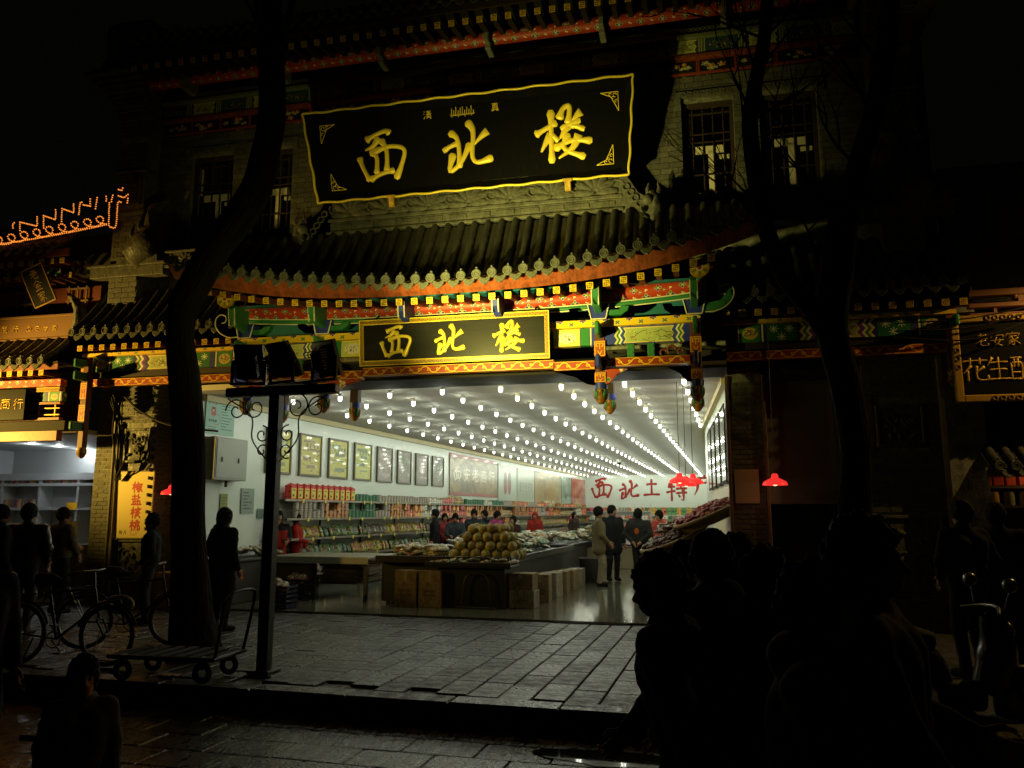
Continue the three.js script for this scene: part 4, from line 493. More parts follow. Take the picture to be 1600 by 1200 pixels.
// ---- shelves with goods along the left wall
const tiers = [[1.9, .34], [1.5, .4], [1.08, .46], [.67, .56], [.34, .66]];
{
  const s = thing('goods_shelf', 'long dark shelving unit stacked with packaged goods along the white wall', 'shelf'), dk = M(.05, .045, .035, .5), edge = M(.3, .26, .2, .35, { metalness: .4 });
  for (const [y, d] of tiers) for (let k = 0; k < 4; k++) { const za = -2.3 - k * 8, zb = za - 7.98, zm = (za + zb) / 2; const b = obj('shelf_board', new THREE.BoxGeometry(d, .03, 7.98), dk, s); b.position.set(xl(zm) + d / 2 + .01, y - .016, zm); b.rotation.y = -.0313; const e = obj('shelf_edge', new THREE.BoxGeometry(.012, .045, 7.98), edge, s); e.position.set(xl(zm) + d + .017, y - .018, zm); e.rotation.y = -.0313; }
  for (let k = 0; k <= 16; k++) { const z = -2.32 - k * 2; obj('upright', bx(.03, 1.9, .04, xl(z) + .03, .95, z), dk, s); }
  for (let t = 0; t < 5; t++) for (let k = 0; k < 9; k++) { const z = -3.0 - k * rr(.75, .95) - t * .12; const o = obj('price_tag', bx(.006, .085, .075), M(.75, .62, .06, .6), s); o.position.set(xl(z) + tiers[t][1] + .03, tiers[t][0] - .03, z); o.rotation.x = rr(-.2, .2); }
  const bagGeo = (w, h, d) => { const g = new THREE.SphereGeometry(1, 14, 10), p = g.attributes.position; for (let i = 0; i < p.count; i++) { let x = p.getX(i), y = p.getY(i), z = p.getZ(i); const sq = Math.max(Math.abs(y), Math.abs(z)) || 1, l = Math.hypot(y, z) || 1, f = .55 * l / sq + .45; x *= 1 + .5 * noise.noise(y * 4, z * 4, w * 40) + .3 * noise.noise(y * 9, z * 9, 3 + x); p.setXYZ(i, x * d / 2, y * f * h / 2, z * f * w / 2); } g.computeVertexNormals(); return g; };
  const kinds = [ // name, label, geometry maker, colours, w, h, d
    ['gift_box', 'red and yellow gift box on the top shelf under the framed posters', 'box2', [[.5, .03, .02], [.62, .5, .05]]],
    ['canister', 'green canister of dried goods on the shelving', 'can', [[.05, .16, .09]]], ['tin_box', 'small silver topped tin on the shelving', 'can', [[.3, .3, .26]]], ['snack_box', 'orange brown snack box on the shelving', 'box', [[.42, .2, .04], [.3, .14, .05]]],
    ['snack_bag', 'shiny yellow bag of dried fruit leaning on the shelving', 'bag', [[.45, .38, .03], [.45, .42, .08], [.4, .22, .03]]], ['nut_bag', 'shiny clear bag of dark nuts leaning on the shelving', 'bag', [[.14, .1, .07], [.2, .15, .1], [.09, .08, .06]]], ['tea_bag', 'shiny green foil bag leaning on the shelving', 'bag', [[.05, .15, .09], [.16, .26, .05]]], ['pink_box', 'pink red cardboard packet on the shelving', 'box', [[.5, .12, .12], [.45, .08, .05], [.6, .3, .1]]], ['white_pack', 'white and silver packet on the shelving', 'box', [[.5, .5, .42], [.36, .38, .34]]],
  ];
  const printT = [0, 1, 2, 3].map(k => { const t = cv(128, 128, (x, w, h) => { x.fillStyle = '#fff'; x.fillRect(0, 0, w, h); const pal = [['#f0d040', '#a02818', '#fff'], ['#fff', '#303820', '#e8c060'], ['#e06030', '#fff', '#40602c'], ['#f0e8c0', '#c03020', '#684018']][k]; for (let i = 0; i < 9; i++) { x.fillStyle = pal[i % 3]; if (i % 2) x.fillRect(rnd() * 100, rnd() * 110, 10 + rnd() * 50, 4 + rnd() * 18); else { x.beginPath(); x.ellipse(20 + rnd() * 90, 20 + rnd() * 90, 6 + rnd() * 22, 6 + rnd() * 16, 0, 0, 7); x.fill(); } } for (let i = 0; i < 3; i++) ink(x, '西北老安家花生商行'[(i * 2 + k * 3) % 9], 24 + i * 38, 30 + k * 16, 26, 4, pal[1]); }); t.repeat.set(4.6, 4.6); return t; });
  const bagT = [0, 1, 2].map(k => { const t = cv(128, 128, (x, w, h) => { x.fillStyle = ['#d8d0b8', '#e0d8c8', '#c8c8b8'][k]; x.fillRect(0, 0, w, h); for (let i = 0; i < 320; i++) { x.fillStyle = ['#7a6440', '#f4f0e0', '#a89868', '#5c5034', '#e8dcb0'][i % 5]; x.beginPath(); x.ellipse(rnd() * w, rnd() * h, 2 + rnd() * 6, 2 + rnd() * 4, rnd() * 3, 0, 7); x.fill(); } x.fillStyle = ['#c04028', '#3c7a40', '#c8a030'][k]; x.fillRect(20, 48, 40, 26); x.fillStyle = '#f4f0e0'; x.fillRect(26, 54, 26, 5); }); return t; });  // mottled nut colours, with highlights painted in as the palest blobs
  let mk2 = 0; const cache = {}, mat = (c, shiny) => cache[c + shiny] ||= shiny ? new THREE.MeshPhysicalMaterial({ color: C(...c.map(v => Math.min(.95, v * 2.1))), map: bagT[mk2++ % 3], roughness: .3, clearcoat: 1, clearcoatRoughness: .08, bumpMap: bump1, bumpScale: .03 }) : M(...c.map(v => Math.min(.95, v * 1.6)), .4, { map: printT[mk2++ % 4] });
  const geoC = {}; const geo = (k, v) => geoC[k + v] ||= (k === 'can' ? mg([cy(.075, .075, .14 + .02 * v, 12, 0, .07 + .01 * v, 0), cy(.077, .077, .02, 12, 0, .15 + .02 * v, 0)]) : k === 'box' ? cb(.13, .165 + .02 * v, .16, .006, 0, .0825 + .01 * v, 0) : k === 'box2' ? cb(.16, .3, .21, .006, 0, .15, 0) : bagGeo(.27, .27 + .04 * v, .1).translate(0, .13, 0).rotateZ(.28));
  const far = {};
  const boxFront = M(.72, .6, .05, .45);
  tiers.forEach(([y, d], t) => {
    let z = -2.75 - t * .1, run = 0, kd = null;
    if (t === 0) { for (let i = 0; i < 11; i++) { const b = thing('gift_box', kinds[0][1], 'box', [xl(z) + .2, y, z], -.0313, 'red and yellow gift boxes'); obj('carton', geo('box2', 0), mat(kinds[0][3][0], 0), b); obj('yellow_label', [cb(.004, .215, .185, .001, .083, .135, 0)], boxFront, b); obj('printed_mark', [new THREE.CylinderGeometry(.03, .03, .003, 12).rotateZ(Math.PI / 2).translate(.087, .09, .02), bx(.003, .02, .11, .0865, .2, 0)], M(.12, .04, .03, .5), b); obj('red_lid', new THREE.CylinderGeometry(.001, .13, .06, 4).rotateY(Math.PI / 4).scale(.85, 1, 1.1).translate(0, .33, 0), mat([.5, .03, .03], 0), b); z -= .265; } }
    while (z > -33.5) {
      if (run-- <= 0) { run = 4 + Math.floor(rnd() * 7); const opt = t < 2 ? [1, 2, 3, 3, 7, 7, 8, 4] : t === 2 ? [4, 4, 5, 6, 3, 7] : t === 3 ? [4, 5, 5, 6, 6] : [5, 6, 5, 4]; kd = kinds[opt[Math.floor(rnd() * opt.length)]]; }
      const isBag = kd[2] === 'bag', w = isBag ? .2 : .17, col = kd[3][Math.floor(rnd() * kd[3].length)], g = geo(kd[2], Math.floor(rnd() * 2)), stack = !isBag && t && rnd() < .9 ? 1 : 0, x = xl(z) + d - .14 - (isBag ? .05 : 0);
      const yb = y; for (let q = 0; q <= (stack && kd[2] !== 'box2' && tiers[t - 1][0] - y > .37 && rnd() < .75 ? 1 : 0); q++) { const y = yb + q * .19;
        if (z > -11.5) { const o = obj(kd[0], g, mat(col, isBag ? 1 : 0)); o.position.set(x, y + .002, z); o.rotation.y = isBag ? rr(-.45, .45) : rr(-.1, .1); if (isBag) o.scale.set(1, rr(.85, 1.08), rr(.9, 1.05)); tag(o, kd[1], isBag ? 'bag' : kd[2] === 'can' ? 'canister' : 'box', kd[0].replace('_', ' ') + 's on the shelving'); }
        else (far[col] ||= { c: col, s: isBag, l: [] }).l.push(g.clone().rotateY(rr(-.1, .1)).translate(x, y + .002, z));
      }
      z -= w + rnd() * .02;
    }
  });
  for (const f of Object.values(far)) { const o = obj('shelf_goods', f.l, mat(f.c, f.s ? 1 : 0), s); o.userData.kind = 'stuff'; }
  // back wall and middle racks, far away
  const bk = thing('back_shelf', 'white shelving full of packets along the shop back wall', 'shelf'), gl = {}; for (const y of [.35, .8, 1.25, 1.7]) { obj('shelf_board', bx(7.2, .04, .5, -4.8, y - .02, BACK + .3), M(.5, .5, .46, .5), bk); for (let x = -8.2; x < -1.3; x += .19) { const k = kinds[[1, 2, 3, 7, 7, 8, 3][Math.floor(rnd() * 7)]], c = k[3][0]; (gl[c] ||= { c, l: [] }).l.push(geo(k[2], 0).clone().rotateY(-Math.PI / 2).scale(1.1, 1.3, 1).translate(x, y, BACK + .4)); } } for (const f of Object.values(gl)) obj('shelf_goods', f.l, mat(f.c, 0), bk).userData.kind = 'stuff';
  const rk = thing('corner_rack', 'white wire rack of green and orange packets standing before the back wall', 'rack', [-2.3, 0, -21]); for (const y of [.6, 1.05, 1.5]) { obj('shelf_board', bx(1.9, .03, .6, 0, y, 0), M(.6, .6, .56, .4), rk); for (let x = -.8; x < .9; x += .2) obj('packet', cb(.17, .3, .2, .01, x, y + .17, .1), mat([[.5, .3, .05], [.08, .25, .08], [.5, .12, .05]][Math.floor(rnd() * 3)], 0), rk); } obj('upright', [bx(.04, 2, .04, -.95, 1, 0), bx(.04, 2, .04, .95, 1, 0)], M(.6, .6, .56, .4), rk);
  // ---- the island tables
  const tb = thing('display_table', 'long black display table heaped with bagged dried fruit in the middle of the shop', 'table', [-5.0, 0, -3.7]), blk = M(.018, .017, .015, .5);
  obj('tabletop', cb(2.5, .05, 5.7, .01, 0, .76, 0), blk, tb); obj('skirt', [bx(2.3, .68, .03, 0, .39, 2.7), bx(.03, .68, 5.4, 1.18, .39, 0), bx(.03, .68, 5.4, -1.18, .39, 0)], blk, tb); obj('edge_rail', [cb(.03, .12, 5.7, .006, 1.27, .8, 0), cb(2.5, .12, .03, .006, 0, .8, 2.86)], M(.03, .025, .02, .35), tb);
  for (const [a, b] of [[-1.1, 2.6], [1.1, 2.6], [-1.1, -2.6], [1.1, -2.6]]) obj('leg', bx(.06, .74, .06, a, .37, b), blk, tb);
  const ld = thing('low_display_stand', 'low black stand with an open tray of shiny bags before the display table', 'stand', [-4.45, 0, -.95]); obj('tray', [cb(1.55, .05, .6, .01, 0, .7, 0), cb(1.55, .07, .03, .006, 0, .74, .3)], blk, ld); obj('body', bx(1.2, .66, .45, .05, .34, 0), blk, ld); obj('folded_frame', [tube([[-.1, .1, .28], [.0, .55, .28], [.32, .55, .28], [.42, .1, .28]], .012, 30, 6), bar(V(-.2, .02, .28), V(.5, .02, .28), .012)], M(.1, .1, .1, .3, { metalness: .6 }), ld);
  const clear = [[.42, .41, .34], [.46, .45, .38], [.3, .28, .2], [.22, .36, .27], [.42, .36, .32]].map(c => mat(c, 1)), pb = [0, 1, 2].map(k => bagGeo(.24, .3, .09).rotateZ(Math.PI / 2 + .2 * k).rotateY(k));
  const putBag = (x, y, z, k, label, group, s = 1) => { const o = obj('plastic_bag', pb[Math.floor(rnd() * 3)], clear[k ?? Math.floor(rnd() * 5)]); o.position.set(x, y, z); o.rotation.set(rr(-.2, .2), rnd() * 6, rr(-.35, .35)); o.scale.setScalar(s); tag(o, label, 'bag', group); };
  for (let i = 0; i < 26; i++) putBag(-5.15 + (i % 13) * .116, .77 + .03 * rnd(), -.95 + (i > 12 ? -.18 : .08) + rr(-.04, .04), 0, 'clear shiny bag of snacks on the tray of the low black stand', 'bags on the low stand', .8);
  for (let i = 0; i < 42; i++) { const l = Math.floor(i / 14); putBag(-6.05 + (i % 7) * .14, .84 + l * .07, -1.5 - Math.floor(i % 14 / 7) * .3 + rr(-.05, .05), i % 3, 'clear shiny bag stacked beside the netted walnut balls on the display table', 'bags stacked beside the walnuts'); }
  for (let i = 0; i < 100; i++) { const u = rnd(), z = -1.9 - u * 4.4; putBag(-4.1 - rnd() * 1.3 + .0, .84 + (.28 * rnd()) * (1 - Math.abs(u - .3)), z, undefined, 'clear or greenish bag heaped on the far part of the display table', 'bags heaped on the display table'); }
  // netted balls of walnuts in a pyramid
  const ballGeo = (() => { const g = new THREE.SphereGeometry(.088, 26, 18), p = g.attributes.position, n = g.attributes.normal; for (let i = 0; i < p.count; i++) { const b = .022 * Math.abs(noise.noise(p.getX(i) * 46, p.getY(i) * 46, p.getZ(i) * 46)) * 1.6 - .006; p.setXYZ(i, p.getX(i) + n.getX(i) * b, p.getY(i) + n.getY(i) * b, p.getZ(i) + n.getZ(i) * b); } g.computeVertexNormals(); return g; })(), wal = [M(.33, .26, .05, .55, { map: blotch }), M(.38, .3, .06, .5, { map: blotch }), M(.26, .19, .04, .6, { map: blotch })];
  for (let l = 0; l < 4; l++) for (let r = 0; r < 3; r++) for (let i = 0; i < 7 - l; i++) { const o = obj('walnut_net', ballGeo, wal[(i + l + r) % 3]); o.position.set(-4.88 + l * .09 + i * .185 + rr(-.03, .03), .875 + l * .15 + rr(-.012, .012), -1.3 - r * .18 - l * .06 + rr(-.03, .03)); o.scale.setScalar(rr(.92, 1.1)); o.rotation.set(rnd() * 6, rnd() * 6, 0); tag(o, 'netted brown ball of walnuts in the pyramid on the display table', 'walnuts', 'walnut balls in a pyramid'); }
  const pot = thing('potted_plant', 'dark green leafy plant on the display table between the shoppers', 'plant', [-5.35, .79, -4.6]); obj('pot', cy(.13, .1, .2, 12, 0, .1, 0), M(.1, .05, .03, .6), pot); for (let k = 0; k < 60; k++) { const a = rnd() * 6.28, e = rr(.2, 1.2), L = rr(.25, .45); const lf = obj('leaf', new THREE.SphereGeometry(1, 6, 4).scale(.035, L * .5, .008), M(.02, .09, .025, .5), pot); lf.position.set(Math.cos(a) * L * .4 * Math.sin(e), .24 + L * .45 * Math.cos(e), Math.sin(a) * L * .4 * Math.sin(e)); lf.rotation.set(Math.sin(a) * e, 0, -Math.cos(a) * e); }
  // further tables
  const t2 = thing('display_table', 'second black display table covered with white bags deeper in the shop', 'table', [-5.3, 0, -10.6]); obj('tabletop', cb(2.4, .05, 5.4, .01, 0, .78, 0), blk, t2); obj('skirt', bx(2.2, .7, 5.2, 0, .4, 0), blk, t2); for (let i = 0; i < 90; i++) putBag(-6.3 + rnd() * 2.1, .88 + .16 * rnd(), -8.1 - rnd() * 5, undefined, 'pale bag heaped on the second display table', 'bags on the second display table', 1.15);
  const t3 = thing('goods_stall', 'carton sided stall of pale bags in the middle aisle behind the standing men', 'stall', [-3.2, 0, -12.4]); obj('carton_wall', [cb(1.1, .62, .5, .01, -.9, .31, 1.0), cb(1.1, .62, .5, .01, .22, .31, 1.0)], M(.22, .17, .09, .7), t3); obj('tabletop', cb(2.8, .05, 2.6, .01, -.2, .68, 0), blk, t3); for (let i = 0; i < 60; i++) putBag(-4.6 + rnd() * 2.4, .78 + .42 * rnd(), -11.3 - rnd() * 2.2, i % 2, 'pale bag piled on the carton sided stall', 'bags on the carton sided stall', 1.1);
  // cartons
  const kraft = [M(.26, .18, .085, .75, { map: blotch }), M(.3, .21, .1, .75, { map: blotch }), M(.36, .31, .22, .75, { map: blotch })];
  const carton = (x, z, w, h, d, y, label, k = 0, turn = 0) => { const c = thing('carton', label, 'carton', [x, y, z], turn, 'cardboard cartons on the shop floor'); obj('box_body', cb(w, h, d, .006, 0, h / 2, 0), kraft[k], c); obj('tape', [bx(.06, .003, d, 0, h + .001, 0), bx(.06, h * .3, .003, 0, h * .85, d / 2 + .001)], M(.35, .28, .16, .3), c); obj('printed_mark', [0, 1, 2, 3].map(i => bx(w * .09, h * .06, .003, -w * .2 + i * w * .13, h * .45, d / 2 + .001)).concat([0, 1, 2, 3].map(i => bx(w * .09, h * .05, .003, -w * .2 + i * w * .13, h * .33, d / 2 + .001))), M(.1, .06, .03, .7), c); };
  carton(-5.57, -.78, .4, .62, .34, 0, 'brown carton standing upright at the corner of the low stand, nearer the counter'); carton(-5.13, -.8, .4, .62, .34, 0, 'brown carton standing against the low black stand', 1);
  carton(-3.55, -1.1, .44, .3, .4, 0, 'pale carton at the bottom of the stack beside the table', 2); carton(-3.57, -1.12, .42, .28, .4, .303, 'brown carton on top of the stack beside the table', 1);
  for (let i = 0; i < 5; i++) carton(-3.48, -2.1 - i * .85, .34, .5 - .03 * i, .42, 0, ['small upright carton next to the stacked cartons', 'second upright carton along the table side', 'third upright carton along the table side', 'fourth upright carton along the table side', 'last upright carton along the table side'][i], (i + 1) % 3, rr(-.1, .1));
  const bk2 = thing('waste_basket', 'dark woven basket at the far corner of the display table', 'basket', [-3.3, 0, -6.4]); obj('basket_body', new THREE.LatheGeometry([[.0, .0], [.22, .0], [.27, .55], [.25, .55], [.2, .03], [0, .03]].map(q => new THREE.Vector2(...q)), 16), M(.03, .025, .02, .6), bk2); obj('rim', new THREE.TorusGeometry(.265, .018, 6, 18).rotateX(Math.PI / 2).translate(0, .55, 0), M(.05, .04, .03, .6), bk2);
  // counter at the left
  const p0 = onY(560, 856, .8), ct = thing('counter_table', 'worn counter table with a pale sheeted top near the two shop assistants', 'table', [-7.65, 0, -2.0]); obj('tabletop', cb(2.1, .04, 1.5, .01, 0, .78, 0), M(.28, .27, .2, .35), ct); obj('sheet_edge', bx(2.12, .12, .008, 0, .73, .755), M(.3, .3, .25, .3), ct); for (const [a, b] of [[-.95, .65], [.98, .65], [-.95, -.65], [.98, -.65], [-.1, .65]]) obj('leg', bx(.07, .76, .07, a, .38, b), M(.03, .025, .02, .5), ct); obj('side_panel', bx(.8, .62, .03, -.58, .42, .6), M(.22, .13, .05, .6), ct); obj('shelf_board', bx(1.0, .03, 1.2, .4, .3, 0), M(.05, .04, .03, .6), ct);
  for (let k = 0; k < 9; k++) { const f = obj('flattened_carton', cb(.9, .035, .9, .004), kraft[k % 3]); f.position.set(-7.3 + rr(-.05, .05), .335 + k * .04, -2.0); f.rotation.y = rr(-.12, .12); tag(f, 'flattened carton sheet in the stack under the counter table', 'carton', 'flattened cartons under the counter'); }
  const rb = thing('red_basket', 'red plastic shopping basket on the floor beside the counter table', 'basket', [onY(585, 893, 0).x, 0, onY(585, 893, 0).z]); obj('basket_body', [cb(.34, .03, .28, .01, 0, .02, 0), ...Array.from({ length: 7 }, (_, k) => cb(.36, .022, .3, .008, 0, .07 + k * .045, 0))], M(.5, .03, .015, .4), rb); obj('rib', [-.15, -.05, .05, .15].map(x => bx(.02, .36, .31, x, .19, 0)), M(.45, .03, .015, .4), rb); obj('handle', new THREE.TorusGeometry(.15, .012, 6, 16, Math.PI).translate(0, .36, 0), M(.5, .03, .015, .4), rb);
  for (const [px, py, l] of [[455, 938, 'dark blue plastic crate on the floor before the counter'], [425, 952, 'dark crate with crumpled bags by the floodlight post']]) { const q = onY(px, py, 0), c = thing('plastic_crate', l, 'crate', [q.x, 0, q.z - .2]); obj('crate_body', [cb(.5, .03, .36, .008, 0, .02, 0), ...[-1, 1].flatMap(s => Array.from({ length: 5 }, (_, k) => [bx(.5, .035, .012, 0, .06 + k * .075, s * .18), bx(.012, .035, .36, s * .25, .06 + k * .075, 0)]).flat()), ...[-.24, -.12, 0, .12, .24].flatMap(x => [bx(.02, .38, .014, x, .2, .182), bx(.02, .38, .014, x, .2, -.182)])], M(.015, .018, .045, .5), c); obj('contents', [0, 1, 2, 3, 4].map(() => sp(.1, rr(-.14, .14), .33 + rr(0, .08), rr(-.1, .1), 8, 6)), mat([.3, .28, .22], 1), c); }
  // slanted bamboo trays at the right
  const trays = [[1108, 800, -1.2, .62, .4, [.16, .035, .03], 'large slanted round bamboo tray of red dates on the dark rack'], [1052, 842, -1.4, .58, .36, [.08, .05, .04], 'slanted round bamboo tray of dark dried fruit lower on the rack']];
  trays.forEach(([px, py, z, r, t, c, label], i) => { const q = onZ(px, py, z), g = thing('bamboo_tray', label, 'tray', [q.x, q.y, q.z]); const h = part('tray_body', g); h.rotation.set(.12, 0, t); obj('basket_rim', [new THREE.TorusGeometry(r, .035, 8, 30).rotateX(Math.PI / 2), new THREE.CylinderGeometry(r, r * .82, .16, 28, 1, true).translate(0, -.06, 0), new THREE.CylinderGeometry(r * .82, r * .82, .02, 28).translate(0, -.14, 0)], M(.2, .14, .06, .7), h); const gs = []; for (let k = 0; k < 260; k++) { const a = rnd() * 6.283, d = Math.sqrt(rnd()) * r * .9; gs.push(new THREE.SphereGeometry(rr(.025, .045), 6, 4).scale(1.3, .8, 1).rotateY(rnd() * 3).translate(Math.cos(a) * d, .01 + .1 * (1 - d / r) + rnd() * .04, Math.sin(a) * d)); } obj('dried_fruit', gs, M(...c, .4), h).userData.kind = 'stuff'; });
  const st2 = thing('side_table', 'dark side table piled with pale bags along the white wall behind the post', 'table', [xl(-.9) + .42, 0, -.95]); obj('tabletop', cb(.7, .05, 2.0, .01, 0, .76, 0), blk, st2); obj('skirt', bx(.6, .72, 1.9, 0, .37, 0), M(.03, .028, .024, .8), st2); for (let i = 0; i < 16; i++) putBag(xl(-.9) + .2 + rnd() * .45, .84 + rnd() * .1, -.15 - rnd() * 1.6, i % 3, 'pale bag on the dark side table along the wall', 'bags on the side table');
  const rck = thing('tray_rack', 'black stepped rack under the slanted bamboo trays', 'rack', [-.75, 0, -1.6]); obj('frame', [bx(1.1, 1.25, .05, .1, .62, -.5), bx(.9, .7, .9, .05, .36, .1), bx(.5, 1.2, .7, .4, .6, .0)], blk, rck); obj('shelf_board', bx(1.3, .04, 1.0, -.1, .74, .15), blk, rck);
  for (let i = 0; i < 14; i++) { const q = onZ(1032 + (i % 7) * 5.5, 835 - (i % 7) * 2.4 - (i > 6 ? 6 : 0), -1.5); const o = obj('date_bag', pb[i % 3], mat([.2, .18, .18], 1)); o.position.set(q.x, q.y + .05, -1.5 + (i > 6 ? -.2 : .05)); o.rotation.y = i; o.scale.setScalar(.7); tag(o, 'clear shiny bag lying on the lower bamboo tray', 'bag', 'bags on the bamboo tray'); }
  // camera dome
  const q = onY(967, 722, CEIL - .1), dm = thing('dome_camera', 'small white dome camera hanging from the shop ceiling', 'camera', [q.x, CEIL, q.z]); obj('mount', cy(.09, .09, .12, 14, 0, -.06, 0), M(.7, .7, .66, .4), dm); obj('dome', sp(.085, 0, -.13, 0, 14, 10), M(.02, .02, .02, .1), dm);
}
// ---- red pendant lamps
{
  const shade = new THREE.MeshStandardMaterial({ color: C(.6, .02, .015), roughness: .35, emissive: C(1, .035, .03), emissiveIntensity: .85, side: THREE.DoubleSide });
  const prof = [[.03, .14], [.045, .12], [.055, .075], [.1, .055], [.165, .02], [.18, -.03], [.172, -.03], [.155, .015], [.09, .045], [.03, .06]].map(q => new THREE.Vector2(...q));
  const mk = (px, py, z, top, label, s = 1) => { const q = onZ(px, py, z), l = thing('pendant_lamp', label, 'lamp', [q.x, q.y, q.z], 0, 'red pendant lamps'); obj('lamp_shade', new THREE.LatheGeometry(prof, 24).scale(s, s, s), shade, l); obj('bulb', sp(.04 * s, 0, .0, 0, 10, 8), new THREE.MeshStandardMaterial({ color: 0, emissive: C(1, .55, .3), emissiveIntensity: 3 }), l); obj('cord', bar(V(0, .13, 0), V(0, top - q.y, 0), .006), M(.05, .03, .02, .5), l); const p = new THREE.PointLight(C(1, .5, .25), .03, 0, 2); p.position.set(0, -.06, 0); p.castShadow = true; p.name = 'pendant_glow'; l.add(p); };
  mk(1062, 752, -.9, CEIL, 'red pendant lamp with a bright crown, in front of the cluster over the bamboo trays'); mk(1072, 757, -1.3, CEIL, 'red pendant lamp hanging lowest in the cluster over the bamboo trays'); mk(1083, 753, -1.5, CEIL, 'red pendant lamp in the cluster nearest the mirrors');
  mk(1211, 755, .35, 4.4, 'single red pendant lamp hanging before the roller shutter'); mk(267, 770, .2, 3.6, 'red pendant lamp half hidden behind the tree trunk by the brick pier');
}
{ const a = onY(922, 972, -.03), m = thing('floor_mat', 'dark rectangular mat lying at the shop threshold', 'mat', [a.x, -.028, a.z], FA); obj('mat_sheet', cb(1.1, .012, .5, .004, 0, .006, 0), M(.02, .02, .018, .9), m); const th = struct('threshold', bx(9.6, .06, .5, -4.9, -.035, .02), stone(.12, .12, .1, .5), 'stone threshold along the open shop front'); }
// ---------- the neighbouring shop with the string lights ----------
{
  const N = facade('neighbour_shop', 'neighbouring shop with gold lit tiled eave, painted beams and open front of white shelves', 'building');
  const X0 = -12.6, X1 = -7.62, W = X1 - X0, cx = (X0 + X1) / 2, at = (px, py, z) => onF(px, py, z);
  const yy = (px, py, z) => at(px, py, z)[1];
  const tileM = stone(.16, .13, .08, .7, .003), tiled2 = (n, x0, pitch, e, top, sag) => tiled(N, n, x0, pitch, e, top, 0, sag, tileM);
  // upper storey
  obj('upper_wall', bx(W, 2.6, .2, cx, 5.9, -.5), S.brick[2], N);
  const ue = yy(80, 375, .9); tiled2(21, X0 + .1, .232, x => [ue - .1, .9], x => [ue + .6, .1], .05);
  for (let i = 0; i < 21; i++) { for (const [dy, z, s] of [[-.36, .75, .1], [-.58, .55, .1]]) { const r = obj('rafter', bx(.07, .07, .4, 0, 0, -.21), P.dkRed, N); r.position.set(X0 + .15 + i * .232, ue + dy, z); obj('rafter_end', buv(new THREE.BoxGeometry(s, s, .02), s, s, -s / 2, -s / 2), P.fret, r); } }
  obj('fascia', bx(W, .14, .04, cx, ue - .22, .8), P.dkRed, N);
  const by = yy(140, 415, .4); obj('painted_beam', buv(new THREE.BoxGeometry(W, .24, .12).translate(cx, by, .3), 3.2, .24, X1 - 1.4, by - .12), P.beamSide, N); obj('red_board', bx(W, .7, .06, cx, by - .6, -.1), P.dkRed, N);
  for (const x of [-8.1, -9.3, -10.5]) obj('window_lattice', Array.from({ length: 6 }, (_, k) => bx(k < 3 ? .5 : .03, k < 3 ? .03 : .6, .03, k < 3 ? x : x - .2 + (k - 3) * .2, k < 3 ? by - .8 + k * .25 : by - .55, -.02)), M(.2, .12, .06, .6), N);
  // ridge board with gold writing above the lower eave
  const [, ry0] = at(50, 528, .35), [, ry1] = at(50, 497, .35); const rb = part('ridge_board', N); obj('board', [cb(W - .1, ry1 - ry0, .1, .01, cx, (ry0 + ry1) / 2, .3), cb(W, .05, .16, .01, cx, ry1 + .02, .3), cb(W, .04, .14, .01, cx, ry0 - .02, .3)], M(.18, .09, .03, .55), rb);
  for (const [c, px] of [['商', 7], ['行', 24], ['西', 45], ['安', 58], ['专', 71], ['卖', 85]]) { const [x, y] = at(px, 515 - px * .03, .36); obj('gold_character', glyph(c, px < 30 ? .15 : .12, .008, 10, x, y).translate(0, 0, .355), P.goldDeep, rb); }
  const sw = part('roof_scroll', N); obj('swept_ridge', [limb([V(-7.75, ry0 + .02, .4), V(-7.7, ry1, .42), V(-7.85, ry1 + .25, .4), V(-8.05, ry1 + .42, .38)].map(v => V(v.x + .1, v.y, v.z)), [.12, .12, .09, .03], 14, 8, .3), limb([V(-7.7, ry0, .4), V(-7.3, ry0 - .08, .45), V(-6.95, ry0 + .05, .45)], [.1, .1, .05], 12, 8, .3)], S.carved, sw);
  // lower eave
  const ly = yy(60, 563, .95); tiled2(21, X0 + .1, .232, x => [ly, .95], x => [ry0 - .05, .32], .04);
  for (let i = 0; i < 20; i++) { const r = obj('rafter', bx(.07, .07, .4, 0, 0, -.21), P.dkRed, N); r.position.set(X0 + .2 + i * .232, ly - .2, .8); obj('rafter_end', buv(new THREE.BoxGeometry(.1, .1, .02), .1, .1, -.05, -.05), P.fret, r); }
  obj('fascia', bx(W, .1, .04, cx, ly - .1, .82), P.redPaint, N); obj('soffit', bx(W, .03, .8, cx, ly - .02, .45), P.timber, N);
  const band = (name, m, tu, tv, p0, p1, z, d) => { const y0 = yy(70, p1, z), y1 = yy(70, p0, z); obj(name, buv(new THREE.BoxGeometry(W - .1, y1 - y0, d).translate(cx, (y0 + y1) / 2, z), tu, tv, X1, y0), m, N); return [y0, y1]; };
  band('red_purlin', P.red, .36, .2, 594, 605, .6, .16); band('yellow_fret', P.meander, .13, .07, 606, 613, .62, .14); band('painted_beam', P.beamSide, 2.2, .16, 614, 628, .56, .12); band('red_rail', P.redPaint, 1, 1, 629, 632.5, .6, .1); const [lt0] = band('red_rail', P.redPaint, 1, 1, 653, 657, .6, .1);
  const lt = part('open_lattice', N), l1 = yy(70, 631, .6); obj('slats', [bx(W - .2, .02, .03, cx, (l1 + lt0) / 2 + .07, .58), bx(W - .2, .02, .03, cx, (l1 + lt0) / 2 - .05, .58), ...Array.from({ length: 14 }, (_, k) => bx(.02, .25, .03, X1 - .2 - k * .36, (l1 + lt0) / 2 + .05, .58))], P.goldDeep, lt);
  band('black_board', P.black, 1, 1, 658, 673, .45, .1); const [rb0, rb1] = band('red_canopy_board', P.redPaint, 1, 1, 674, 689, .6, .14);
